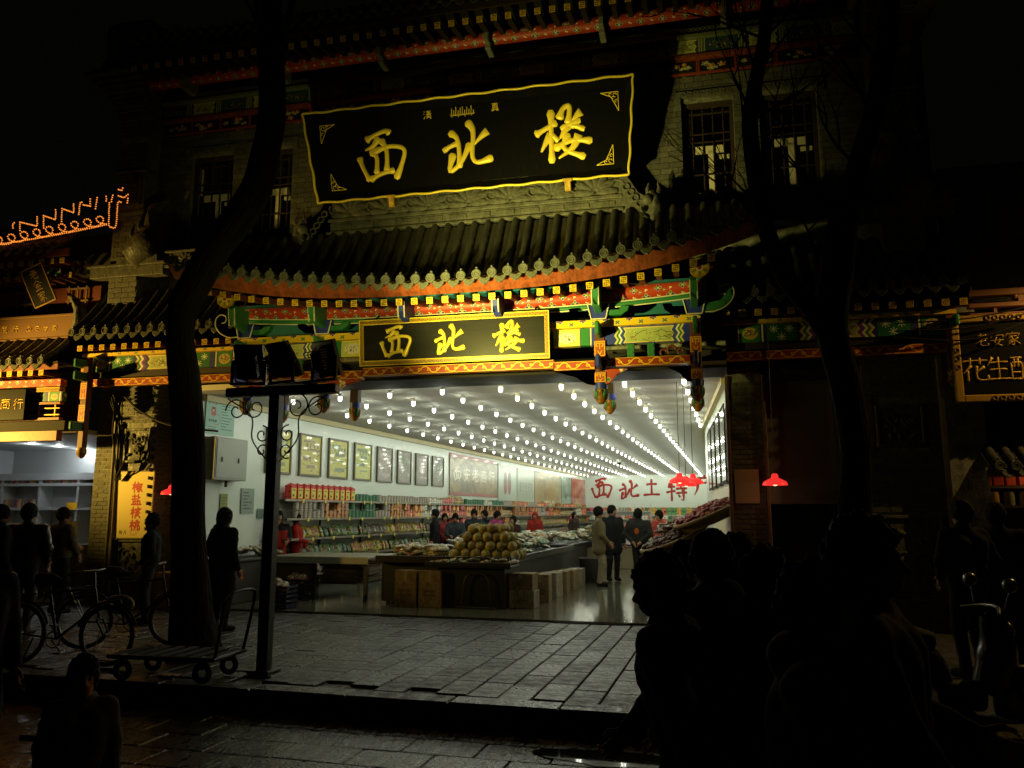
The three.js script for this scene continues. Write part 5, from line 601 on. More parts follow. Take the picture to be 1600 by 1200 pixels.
  const pX = at(137, 620, .62)[0], pt = part('hanging_post', N); obj('shaft', cb(.12, 1.5, .12, .01, pX, lt0 + .2, .66), P.dkRed, pt); obj('post_panel', [.0, .4].map(d => buv(new THREE.BoxGeometry(.13, .3, .02).translate(pX, lt0 + .1 + d, .73), .13, .3, pX - .065, lt0 - .05 + d)), P.colPanel, pt); for (const d of [.75, -.15]) obj('beam_nose', cb(.07, .16, .34, .02, pX, lt0 + d, .82), P.green, pt); obj('lotus_bud', new THREE.LatheGeometry([[0, 0], [.05, .03], [.09, .1], [.08, .2]].map(q => new THREE.Vector2(...q)), 12).translate(pX, lt0 - .72, .66), P.bud, pt);
  // black hanging sign
  const sg = facade('shop_sign', 'black sign with two gold characters hung under the neighbouring eave', 'sign'), [sx1, sy1] = at(42, 607, .78), [, sy0] = at(42, 656, .78); obj('panel', cb(2.4, sy1 - sy0, .08, .01, sx1 - 1.2, (sy0 + sy1) / 2, .75), new THREE.MeshPhysicalMaterial({ color: C(.006, .006, .006), roughness: .5, specularIntensity: .15 }), sg); for (const [c, px] of [['商', 8], ['行', 28]]) { const [x, y] = at(px, 631, .8); obj('gold_character', glyph(c, .22, .012, 10, x, y).translate(0, 0, .79), P.goldDeep, sg); }
  // tilted hanging plaque of three characters
  const pq = facade('tilted_plaque', 'narrow black plaque with three gold characters leaning from the neighbouring upper eave', 'sign'), [qx, qy] = at(58, 445, .75), pg = part('board', pq); pg.position.set(qx, qy, .7); pg.rotation.set(.3, .0, .3); obj('panel', cb(.5, .72, .05, .01), new THREE.MeshPhysicalMaterial({ color: C(.006, .006, .006), roughness: .5, specularIntensity: .15 }), pg); obj('gold_edge', [-.25, .25].map(x => bar(V(x, -.36, .02), V(x, .36, .02), .015)).concat([-.36, .36].map(y => bar(V(-.25, y, .02), V(.25, y, .02), .015))), M(.3, .17, .03, .6), pg); '老金家'.split('').forEach((c, i) => obj('gold_character', glyph(c, .2, .01, 10, 0, .22 - i * .22).translate(0, 0, .026), M(.3, .17, .03, .6), pg));
  // room behind
  const rm = part('shop_room', N), z0 = -3.4, ceil = yy(100, 692, -.6) + .1, pale = M(.5, .53, .55, .6); obj('room_wall', [bx(W, ceil, .1, cx, ceil / 2, z0), bx(.1, ceil, 3.3, X0, ceil / 2, -1.7)], pale, rm); obj('room_ceiling', bx(W, .08, 3.6, cx, ceil + .04, -1.65), pale, rm); obj('room_floor', bx(W, .08, 3.6, cx, -.04, -1.65), M(.2, .2, .18, .5), rm); obj('bulkhead', bx(W, .9, .3, cx, ceil + .45, .1), P.timber, rm);
  const sh2 = facade('wall_shelf', 'white pigeonhole shelving inside the neighbouring shop', 'shelf'), wm = M(.6, .63, .66, .45); const sv = [], xs = [61, 121].map(p => at(p, 740, z0 + .5)[0]), ysh = [[665 + 55], [757], [795]].map(q => yy(100, q[0], z0 + .45)); const mid = (xs[1] - xs[0]); for (let k = -4; k <= 1; k++) obj('divider', bx(.06, 2.4, .4, xs[0] + k * mid, 1.2, z0 + .25), wm, sh2); for (const y of [ysh[1], ysh[2], .6]) obj('shelf_board', bx(W - .2, .06, .42, cx, y, z0 + .26), wm, sh2); obj('top_board', bx(W - .2, .16, .44, cx, 2.45, z0 + .26), wm, sh2);
  for (let k = 0; k < 33; k++) { const o = obj('jar', [cy(.06, .06, .16, 10, 0, .08, 0), cy(.05, .05, .03, 10, 0, .175, 0)], M(...[[.4, .08, .04], [.5, .4, .3], [.4, .2, .06], [.15, .2, .35]][k % 4], .4)); const [x] = at(4 + (k % 11) * 5.2 + (k > 21 ? 62 : 0), 755, z0 + .35), lv = k < 11 || k > 21 ? ysh[1] : ysh[2]; const p = V(FX, 0, 0).addScaledVector(AX, x).addScaledVector(AZ, z0 + .35); o.position.set(p.x, lv + .032, p.z); tag(o, 'small coloured jar on the white shelving of the neighbouring shop', 'jar', 'jars on the neighbouring shelving'); }
  const hp = facade('nut_display', 'heap of yellow packets and glass jars on the neighbouring counter', 'display'), [hx, hy] = at(80, 812, -.8); obj('counter', bx(2.6, 1.0, .7, hx - .4, .5, -.9), M(.12, .1, .08, .5), hp); for (let k = 0; k < 34; k++) { const q = obj('packet', cb(.13, .07, .16, .02), M(...[[.5, .32, .04], [.4, .2, .05], [.5, .42, .15]][k % 3], .35), hp); q.position.set(hx + rr(-.8, .5), 1.04 + rr(0, .32) * (1 - Math.abs(k % 17 - 8) / 12), -.75 + rr(-.2, .2)); q.rotation.set(rnd(), rnd() * 3, rnd()); } obj('jar', [cy(.13, .13, .4, 14, hx + .3, 1.25, -1.0)], new THREE.MeshPhysicalMaterial({ color: C(.6, .5, .2), roughness: .1, clearcoat: 1 }), hp); obj('price_card', bx(.24, .14, .01, hx + .32, 1.75, -.95), M(.6, .5, .05, .6), hp);
  for (const [px, py] of [[50, 695], [92, 699], [133, 703]]) { const d = dir(px, py), o = EYE.clone(); const p = onY(px, py, ceil - .02), L = thing('downlight', 'round recessed ceiling downlight in the neighbouring shop', 'light', [p.x, ceil - .001, p.z], 0, 'downlights of the neighbouring shop'); obj('trim_ring', new THREE.TorusGeometry(.075, .012, 6, 18).rotateX(Math.PI / 2), M(.6, .6, .6, .4), L); obj('lamp_disc', cy(.07, .07, .012, 16, 0, -.004, 0), new THREE.MeshStandardMaterial({ color: 0, emissive: C(.95, .98, 1), emissiveIntensity: 3 }), L); const pl = new THREE.PointLight(C(.95, 1, .95), .6, 0, 2); pl.position.y = -.08; pl.castShadow = true; pl.shadow.radius = 3; pl.name = 'downlight_lamp'; L.add(pl); }
  // orange string lights along the roof edge
  const st = facade('string_lights', 'orange string lights looped along the neighbouring roof edge', 'lights'), em = new THREE.MeshStandardMaterial({ color: 0, emissive: C(1, .28, .04), emissiveIntensity: 1.25 }), led = [], ball = new THREE.SphereGeometry(.0135, 5, 4), zf = .98;
  const run = (pts, gap = .045) => { const p = pts.map(([a, b]) => { const [x, y] = at(a, b, zf); return V(x, y, zf); }), c = new THREE.CatmullRomCurve3(p, false, 'catmullrom', pts.length > 4 ? .5 : 0), n = Math.max(1, Math.round(c.getLength() / gap)); for (const q of c.getSpacedPoints(n)) led.push(ball.clone().translate(q.x, q.y, q.z + rr(-.005, .005))); };
  const loops = []; for (let k = 0; k <= 96; k++) { const t = k / 96, a = t * 9 * 6.283; loops.push([-12 + t * 178 + 10 * Math.sin(a), 379 - t * 36 + 7 * Math.cos(a)]); } run(loops); run([[-10, 383], [60, 372], [120, 361], [166, 351]]);
  for (const seg of [[[20, 356], [20, 350], [22, 348]], [[31, 360], [31, 347]], [[31, 347], [56, 353]], [[58, 352], [58, 339]], [[68, 356], [68, 337]], [[68, 337], [86, 343]], [[87, 341], [87, 328]], [[96, 346], [97, 326]], [[97, 326], [114, 332]], [[115, 331], [115, 319]], [[123, 335], [125, 317], [128, 316]], [[130, 320], [140, 322]], [[141, 322], [141, 311]], [[149, 326], [152, 309]], [[166, 314], [166, 307]], [[174, 315], [176, 305]], [[171, 317], [170, 350], [174, 355], [181, 353], [184, 318], [189, 316]], [[185, 296], [190, 298], [192, 294]], [[185, 306], [194, 309], [200, 304]], [[200, 310], [199, 317]]]) run(seg, .04);
  obj('bulb', led, em, st).userData.kind = 'stuff';
  const up = [[-.0, 0]]; obj('wire', [tube([[-10, 383], [60, 372], [120, 361], [166, 351]].map(([a, b]) => { const [x, y] = at(a, b, zf); return V(x, y, zf - .02); }), .006, 30, 4)], P.black, st);
  // floodlight of that shop, on a short mast in the street outside the picture
  const fl = thing('warm_floodlight', 'warm floodlight on a slim mast before the neighbouring shop', 'floodlight', [-15.6, -.2, 3.7]); obj('mast', cy(.04, .05, 3.2, 10, 0, 1.6, 0), P.black, fl); const hd = part('housing', fl), tgt = V(FX, 0, 0).addScaledVector(AX, -7.9).addScaledVector(AZ, .4); tgt.y = 3.7; hd.position.set(0, 3.3, 0); hd.lookAt(tgt); obj('shell', [cb(.4, .34, .12, .02)], P.black, hd); obj('lens', bx(.34, .28, .004, 0, 0, .064), new THREE.MeshStandardMaterial({ color: 0, emissive: C(1, .6, .12), emissiveIntensity: 5 }), hd);
  const s = new THREE.SpotLight(C(1, .62, .10), 250, 0, .56, .7, 2); s.position.set(-15.6, 3.1, 3.7).addScaledVector(tgt.clone().sub(V(-15.6, 3.1, 3.7)).normalize(), .12); s.target.position.copy(tgt); s.castShadow = true; s.shadow.radius = 4; s.name = 'warm_flood_lamp'; scene.add(s, s.target);
}
// ---------- the shop on the other side with the gold framed sign ----------
{
  const at = onF, yy = (px, py, z) => at(px, py, z)[1], R = facade('nut_shop', 'dim shop beside the shutter with red beams, tiled awning and lit packets', 'building'), X0 = 7.5, W = 5, cx = X0 + W / 2;
  const beam = (p0, p1, z, d, m, name) => { const y0 = yy(1550, p1, z), y1 = yy(1550, p0, z); obj(name, cb(W, y1 - y0, d, .008, cx, (y0 + y1) / 2, z), m, R); return (y0 + y1) / 2; };
  const redw = M(.22, .09, .045, .5); beam(453, 463, .5, .12, redw, 'red_beam'); beam(474, 481, .5, .12, redw, 'red_beam'); const ym = yy(1550, 468, .5); for (const x of [8.25, 9.4, 10.6]) obj('carved_block', [cb(.24, .13, .08, .02, x, ym, .5), sp(.05, x - .13, ym + .03, .5, 8, 6), sp(.05, x + .13, ym + .03, .5, 8, 6)], redw, R); for (let k = 0; k < 9; k++) obj('baluster', bx(.04, .13, .05, X0 + .35 + k * .42, yy(1550, 486, .5), .5), redw, R); beam(489, 492, .5, .08, redw, 'red_rail');
  obj('upper_wall', bx(W, 2.2, .2, cx, 5.9, -.4), S.brick[2], R); obj('side_pier', bx(.5, 5.2, .6, 7.4, 2.5, .0), S.granite, R); obj('dark_board', bx(W, 1.9, .1, cx, 3.2, .1), P.black, R);
  const sy0 = yy(1540, 628, .62), sy1 = yy(1540, 492, .62), sx0 = at(1489, 560, .62)[0], sg = facade('gold_framed_sign', 'black sign with wide gold frame and gold characters beside the shutter', 'sign'), SW = 2.3, scx = sx0 + SW / 2, scy = (sy0 + sy1) / 2, SH = sy1 - sy0;
  obj('panel', cb(SW - .1, SH - .1, .06, .01, scx, scy, .58), new THREE.MeshPhysicalMaterial({ color: C(.006, .006, .006), roughness: .5, specularIntensity: .15 }), sg); obj('gold_frame', [cb(.1, SH, .1, .012, sx0 + .05, scy, .6), cb(.1, SH, .1, .012, sx0 + SW - .05, scy, .6), cb(SW - .2, .1, .1, .012, scx, sy0 + .05, .6), cb(SW - .2, .1, .1, .012, scx, sy1 - .05, .6)], M(.5, .3, .05, .42, { metalness: .3 }), sg);
  obj('frame_ornament', [-1, 1].map(s => [-.2, -.1, 0, .1, .2].map(d => new THREE.TorusGeometry(.03, .01, 5, 9).translate(sx0 + .68 + d, s > 0 ? sy1 - .05 : sy0 + .05, .655))).concat([[-.12, 0, .12].map(d => new THREE.TorusGeometry(.03, .01, 5, 9).translate(sx0 + .05, scy + d, .655))]), M(.2, .11, .03, .5), sg);
  for (const [c, px, py, s] of [['老', 1534, 531, .2], ['安', 1559, 531, .2], ['家', 1583, 529, .2], ['花', 1525, 577, .36], ['生', 1561, 575, .36], ['酥', 1600, 574, .36]]) { const [x, y] = at(px, py, .63); obj('gold_character', glyph(c, s, .018, 10, x, y).translate(0, 0, .612), P.goldDeep, sg); }
  // lit soffit, tiled awning, goods
  const soY = yy(1550, 668, .5); obj('soffit_panel', bx(W, .3, .05, cx, yy(1550, 682, .1), .05), M(.3, .26, .18, .6), R); const aw = yy(1550, 728, .7), at0 = yy(1550, 698, .2); tiled(R, 20, X0 + .15, .2, x => [aw, .7], x => [at0 + .1, .15], 0, .03, S.tileShaded); obj('awning_fascia', bx(W, .13, .04, cx, yy(1550, 738, .6), .62), M(.3, .22, .12, .6), R);
  obj('stall_back', bx(W, 2.3, .1, cx, 1.1, -1.4), M(.08, .06, .04, .8), R); for (const [py, z] of [[762, -.3], [792, -.1], [852, .2]]) obj('stall_shelf', bx(W, .04, .6, cx, yy(1550, py, z), z), M(.06, .04, .03, .6), R);
  const g1 = yy(1550, 762, -.3) + .02, g2 = yy(1550, 792, -.1) + .02, g3 = yy(1550, 852, .2) + .02;
  const put = (name, geo, m, x, y, z, label, cat, grp) => { const o = obj(name, geo, m), p = V(FX, 0, 0).addScaledVector(AX, x).addScaledVector(AZ, z); o.position.set(p.x, y, p.z); o.rotation.y = FA + rr(-.1, .1); tag(o, label, cat, grp); };
  for (let k = 0; k < 9; k++) put('red_packet', cb(.13, .18, .08, .01, 0, .09, 0), M(.55, .06, .02, .35), 7.72 + k * .16, g1, -.12, 'red packet on the upper shelf of the shop beside the shutter', 'packet', 'red packets on the stall');
  for (let k = 0; k < 8; k++) put('jar', [cy(.07, .07, .16, 12, 0, .08, 0), cy(.06, .06, .03, 12, 0, .175, 0)], M(...[[.4, .25, .05], [.2, .2, .12]][k % 2], .3), 7.75 + k * .2, g2, .05, 'squat jar on the lower shelf of the shop beside the shutter', 'jar', 'jars on the stall');
  for (let k = 0; k < 34; k++) put('bread_bag', sp(.09, 0, .06, 0, 8, 6).scale(1.3, .7, 1), new THREE.MeshPhysicalMaterial({ color: C(...[[.5, .25, .05], [.5, .12, .05], [.55, .35, .08]][k % 3]), roughness: .3, clearcoat: 1, clearcoatRoughness: .15 }), 8.1 + (k % 9) * .15, g3 + .03 + Math.floor(k / 12) * .07, .3 + rr(-.15, .15), 'shiny orange bag in the lit heap at the stall edge', 'bag', 'lit bags on the stall');
  const lamp = (x, y, z, I, col, label) => { const p = V(FX, 0, 0).addScaledVector(AX, x).addScaledVector(AZ, z), L = thing('stall_lamp', label, 'lamp', [p.x, y, p.z]); obj('lamp_shade', new THREE.LatheGeometry([[.03, .1], [.1, .06], [.14, .0], [.13, .0], [.09, .05]].map(q => new THREE.Vector2(...q)), 18), P.black, L); obj('bulb', sp(.05, 0, .0, 0, 12, 8), new THREE.MeshStandardMaterial({ color: 0, emissive: C(1, .7, .3), emissiveIntensity: 4 }), L); obj('bracket', bar(V(0, .09, 0), V(.0, .3, -.3), .012), P.black, L); const q = new THREE.PointLight(col, I, 0, 2); q.position.y = .025; q.castShadow = true; q.shadow.radius = 1; q.name = 'stall_glow'; L.add(q); };
  lamp(9.6, 5.0, 1.5, 16, C(1, .62, .16), 'warm bracket lamp above the gold framed sign'); lamp(8.75, 2.34, .4, .8, C(1, .6, .2), 'warm bracket lamp over the lit heap of bags');
}
// ---------- trees ----------
{
  const bark = new THREE.MeshPhysicalMaterial({ color: C(.016, .0135, .01), roughness: 1, specularIntensity: .12, map: blotch, bumpMap: bump1, bumpScale: .05 });
  const path = (l, z) => l.map(([x, y, w]) => { const p = onZ(x, y, z); return { p, r: w / 2 * p.clone().sub(EYE).dot(FW) / FPX }; });
  const zt = 4.4, A = path([[306, 1038, 86], [300, 990, 62], [297, 900, 52], [293, 800, 50], [295, 700, 47], [289, 600, 47], [281, 530, 40], [286, 480, 48], [308, 440, 46], [332, 395, 46], [370, 345, 44], [400, 295, 42], [414, 240, 38], [424, 180, 33], [424, 100, 30], [424, 0, 28], [425, -120, 24], [430, -260, 16]], zt);
  const t = thing('tree', 'dark bent tree trunk leaning over the lower eave beside the floodlight post', 'tree', [0, 0, 0]);
  obj('trunk', limb(A.map(a => a.p), A.map(a => a.r), 110, 18, .14), bark, t); const rootp = A[0].p; obj('root_flare', Array.from({ length: 6 }, (_, k) => { const a = k * 1.05; return limb([V(rootp.x, .22, rootp.z), V(rootp.x + Math.cos(a) * .2, .04, rootp.z + Math.sin(a) * .2), V(rootp.x + Math.cos(a) * .36, -.06, rootp.z + Math.sin(a) * .36)], [.13, .09, .03], 10, 7, .1); }), bark, t);
  const twigs = (start, d, len, r, n, out) => { const p = [start.clone()]; let q = start.clone(), v = d.clone(); for (let k = 0; k < 4; k++) { v.add(V(rr(-.25, .25), rr(-.1, .22), rr(-.2, .2))).normalize(); q = q.clone().addScaledVector(v, len / 4); p.push(q); } out.push(limb(p, [r, r * .7, r * .45, r * .2], 8, 5)); if (n > 0) for (let k = 0; k < 3; k++) { const b = p[1 + Math.floor(rnd() * 4)]; twigs(b, v.clone().add(V(rr(-.9, .9), rr(-.3, .6), rr(-.6, .6))).normalize(), len * .62, r * .5, n - 1, out); } };
  const cr1 = []; for (let k = 0; k < 5; k++) { const a = A[14 + (k % 4)].p; twigs(a, V(rr(-1, 1), .8, rr(-.6, .6)).normalize(), rr(1.4, 2.2), .05, 2, cr1); } obj('crown', cr1, bark, t);
  const t2 = thing('tree', 'dark forked bare tree before the roller shutter', 'tree', [0, 0, 0]);
  const Bm = path([[1322, 1075, 90], [1325, 1010, 70], [1332, 900, 58], [1335, 800, 55], [1336, 700, 52], [1324, 620, 54], [1310, 560, 56], [1298, 510, 62], [1300, 470, 56], [1308, 420, 46], [1318, 350, 44], [1340, 260, 46], [1362, 190, 42], [1378, 120, 38], [1388, 40, 34], [1396, -80, 28], [1400, -260, 16]], zt), Bl = path([[1296, 520, 40], [1262, 475, 32], [1232, 440, 28], [1208, 390, 26], [1190, 330, 26], [1178, 260, 24], [1172, 190, 22], [1182, 120, 20], [1194, 60, 18], [1200, -20, 15], [1206, -160, 8]], zt + .05);
  obj('trunk', limb(Bm.map(a => a.p), Bm.map((a, i) => a.r * (i > 8 ? .7 : .86)), 110, 18, .16), bark, t2); obj('limb', limb(Bl.map(a => a.p), Bl.map(a => a.r), 60, 12, .1), bark, t2);
  const cr = []; for (let k = 3; k < 10; k++) for (let j = 0; j < 2; j++) twigs(Bl[k].p, V(rr(-1, 1), rr(.2, 1), rr(-.5, .5)).normalize(), rr(.7, 1.4), .018, 2, cr); for (let k = 9; k < 15; k++) twigs(Bm[k].p, V(rr(-1, .6), rr(.2, 1), rr(-.5, .5)).normalize(), rr(.9, 1.5), .022, 2, cr); obj('crown', cr, bark, t2);
  // cables hanging by the brick pier
  const cb2 = facade('cable_bundle', 'tangled black cables and pipes hanging down the brick pier', 'cables'); const cc = []; for (let k = 0; k < 9; k++) { const a = onF(172 + k * 2.4, 620 + rr(-4, 8), .35), b = onF(188 + rr(-8, 6), 670 + rr(-20, 40), .3), c = onF(178 + rr(-5, 5), 750, .2); cc.push(tube([[a[0], a[1], .35], [b[0] + rr(-.1, .1), b[1], .33], [c[0], c[1], .12]], .011, 24, 5)); } const d0 = onF(190, 615, .4), d1 = onF(225, 645, .4), d2 = onF(268, 665, .5), d3 = onF(330, 672, .5); cc.push(tube([[d0[0], d0[1], .4], [d1[0], d1[1], .45], [d2[0], d2[1], .5], [d3[0], d3[1], .3]], .02, 30, 6)); obj('cable', cc, P.black, cb2); const e0 = onF(172, 745, .1), e1 = onF(165, 880, .1); obj('pipe', [bar(V(e0[0], 3.3, .06), V(e1[0], 0, .1), .03), bar(V(e0[0] + .08, 2.9, .06), V(e1[0] + .1, 0, .1), .02)], M(.16, .12, .07, .6), cb2);
}
{ const c = facade('overhead_cable', 'thin black cables slung past the gold framed sign', 'cable'), g = []; for (const [a, b, d] of [[510, 478, .12], [520, 488, .2], [498, 470, .08]]) { const p = onF(1405, a, 1), q = onF(1640, b, 1); g.push(tube([[p[0], p[1], .7], [(p[0] + q[0]) / 2, (p[1] + q[1]) / 2 - d, .85], [q[0], q[1], .9]], .011, 30, 5)); } g.forEach(x => obj('cable', x, P.black, c)); }
// ---------- bicycles, trolley, scooter ----------
{
  const iron = M(.03, .03, .032, .35, { metalness: .5 }), rubber = M(.012, .012, .012, .8), chrome = M(.22, .22, .21, .3, { metalness: .9 });
  const wheel = (parent, x, r) => { const w = part('wheel', parent); w.position.set(x, r, 0); obj('tyre', new THREE.TorusGeometry(r - .02, .02, 8, 36), rubber, w); obj('rim', new THREE.TorusGeometry(r - .045, .009, 6, 36), chrome, w); obj('spokes', Array.from({ length: 20 }, (_, k) => bar(V(0, 0, k % 2 ? .02 : -.02), V(Math.cos(k * .314) * (r - .045), Math.sin(k * .314) * (r - .045), 0), .0018, 4)), chrome, w); obj('hub', cy(.022, .022, .08, 10).rotateX(Math.PI / 2), chrome, w); };
  const bike = (px, py, turn, label) => { const q = onY(px, py, -.03), b = thing('bicycle', label, 'bicycle', [q.x, -.03, q.z], turn, 'bicycles parked under the tree'), r = .33; wheel(b, -.52, r); wheel(b, .54, r); const S0 = V(-.18, .78, 0), BB = V(-.06, .28, 0), HT = V(.36, .82, 0), HB = V(.4, .62, 0), RA = V(-.52, r, 0), FA2 = V(.54, r, 0); obj('frame', [bar(S0, BB, .016), bar(S0, HT, .014), bar(BB, HB, .016), bar(HT, HB, .018), bar(RA, BB, .01), bar(RA, S0, .009), bar(HB, V(.44, .5, 0), .014), bar(V(.44, .5, .05), V(.54, r, .05), .01), bar(V(.44, .5, -.05), V(.54, r, -.05), .01), bar(V(.44, .5, -.05), V(.44, .5, .05), .012)], iron, b); obj('saddle', [limb([V(-.32, .9, 0), V(-.2, .92, 0), V(-.04, .9, 0)], [.09, .07, .02], 10, 8).scale(1, 1, 1), bar(S0, V(-.2, .9, 0), .012)], rubber, b); obj('handlebar', [bar(HT, V(.34, 1.0, 0), .012), tube([[.2, .98, -.27], [.32, 1.02, -.2], [.36, 1.02, 0], [.32, 1.02, .2], [.2, .98, .27]], .011, 20, 6)], chrome, b); for (const x of [-.52, .54]) obj('mudguard', new THREE.TorusGeometry(r + .025, .016, 5, 20, 2.6).rotateZ(.3).translate(x, r, 0), iron, b); obj('crank', [new THREE.TorusGeometry(.085, .008, 5, 20).translate(-.06, .28, .05), bar(V(-.06, .28, .07), V(.06, .16, .07), .01), bar(V(-.06, .28, -.07), V(-.18, .4, -.07), .01), cb(.09, .02, .06, .004, .06, .15, .11), cb(.09, .02, .06, .004, -.18, .41, -.11)], chrome, b); obj('rear_rack', [bar(V(-.72, .74, .06), V(-.3, .76, .06), .006), bar(V(-.72, .74, -.06), V(-.3, .76, -.06), .006), bar(V(-.7, .74, .06), V(-.52, r, .06), .006), bar(V(-.7, .74, -.06), V(-.52, r, -.06), .006), bar(V(-.72, .74, -.06), V(-.72, .74, .06), .006)], chrome, b); obj('kickstand', bar(V(-.3, .3, .05), V(-.34, .0, .18), .009), chrome, b); return b; };
  bike(92, 1040, .12, 'dark bicycle parked along the kerb beside the left shop people'); bike(200, 1012, .5, 'dark bicycle with its front wheel turned towards the tree trunk');
  const sd = onY(180, 1040, -.03), sdl = thing('saddle_cover', 'pale grey plastic bag wrapped over a bicycle saddle', 'saddle cover', [sd.x, .62, sd.z]); obj('bag_sheet', [new THREE.TorusGeometry(.1, .03, 8, 18).scale(1.5, .8, 1)], M(.4, .4, .4, .5), sdl);
  // trolley
  const q = onY(262, 1062, -.03), tr = thing('platform_trolley', 'low black platform trolley standing at the foot of the bent tree', 'trolley', [q.x, -.03, q.z - .1], .06); obj('deck_frame', [bar(V(-.55, .24, .3), V(.6, .24, .3), .022), bar(V(-.55, .24, -.3), V(.6, .24, -.3), .022), bar(V(-.55, .24, -.3), V(-.55, .24, .3), .022), bar(V(.6, .24, -.3), V(.6, .24, .3), .022)], iron, tr); for (let k = 0; k < 7; k++) obj('deck_slat', cb(.1, .02, .58, .004, -.46 + k * .165, .25, 0), M(.014, .012, .009, .9), tr); obj('handle', tube([[.6, .25, -.26], [.7, .8, -.26], [.72, .86, -.2], [.72, .86, .2], [.7, .8, .26], [.6, .25, .26]], .016, 40, 6), iron, tr); for (const [a, b] of [[-.42, .24], [-.42, -.24], [.46, .24], [.46, -.24]]) { const w = part('wheel', tr); obj('tyre', new THREE.TorusGeometry(.075, .03, 8, 18).translate(a, .105, b), rubber, w); obj('fork', [cb(.05, .12, .09, .01, a, .2, b)], iron, w); }
  const pp = onY(266, 1058, -.03), pa = thing('paper_scrap', 'crumpled orange paper scrap under the platform trolley', 'paper', [pp.x, -.03, pp.z]); obj('sheet', (() => { const g = new THREE.PlaneGeometry(.22, .12, 6, 4).rotateX(-Math.PI / 2), p = g.attributes.position; for (let i = 0; i < p.count; i++) p.setY(i, .02 + .03 * Math.abs(noise.noise(p.getX(i) * 20, p.getZ(i) * 20, 1))); g.computeVertexNormals(); return g; })(), M(.5, .3, .12, .7, { side: THREE.DoubleSide }), pa);
  // carton beside the standing teenager
  const cq = onY(266, 950, -.03), cr = thing('carton', 'orange brown carton on the pavement behind the bent tree', 'carton', [cq.x, -.03, cq.z]); obj('box_body', cb(.4, .62, .36, .008, 0, .31, 0), M(.3, .16, .05, .7), cr); obj('tape', bx(.06, .003, .36, 0, .621, 0), M(.35, .25, .12, .4), cr);
  // scooter on the far side of the street crowd
  const sq = onY(1490, 1150, -.23), sc = thing('motor_scooter', 'dark motor scooter parked on the street behind the passing crowd', 'scooter', [sq.x, -.23, sq.z], .2), pnt = new THREE.MeshPhysicalMaterial({ color: C(.015, .015, .018), roughness: .3, clearcoat: 1, clearcoatRoughness: .1 });
  for (const x of [-.6, .6]) { const w = part('wheel', sc); obj('tyre', new THREE.TorusGeometry(.2, .055, 10, 26).translate(x, .255, 0), rubber, w); obj('rim', cy(.15, .15, .06, 18).rotateX(Math.PI / 2).translate(x, .255, 0), chrome, w); }
  obj('body', [limb([V(-.75, .62, 0), V(-.5, .66, 0), V(-.2, .6, 0), V(-.05, .42, 0)], [.1, .17, .16, .1], 16, 12), limb([V(-.05, .34, 0), V(.25, .33, 0)], [.13, .13], 6, 10), limb([V(.3, .34, 0), V(.42, .7, 0), V(.4, .98, 0)], [.12, .16, .1], 12, 12)], pnt, sc); obj('saddle', limb([V(-.72, .78, 0), V(-.4, .8, 0), V(-.12, .76, 0)], [.1, .13, .09], 12, 10).scale(1, 1, 1), rubber, sc); for (const x of [-.6, .6]) obj('mudguard', new THREE.TorusGeometry(.28, .05, 6, 16, 2.2).rotateZ(.5).translate(x, .255, 0), pnt, sc); obj('fork', [bar(V(.42, .8, .07), V(.6, .255, .07), .022), bar(V(.42, .8, -.07), V(.6, .255, -.07), .022)], chrome, sc); obj('handlebar', [tube([[.3, 1.02, -.32], [.4, 1.06, -.1], [.4, 1.06, .1], [.3, 1.02, .32]], .016, 16, 6)], chrome, sc); for (const z of [-.25, .25]) obj('mirror', [bar(V(.38, 1.06, z), V(.4, 1.22, z * 1.3), .006), sp(.06, .4, 1.26, z * 1.32, 10, 8).scale(1, 1, 1)], chrome, sc); obj('headlight', sp(.075, .5, .86, 0, 12, 8), chrome, sc); obj('kickstand', bar(V(-.1, .25, .1), V(-.16, 0, .2), .014), iron, sc);
}
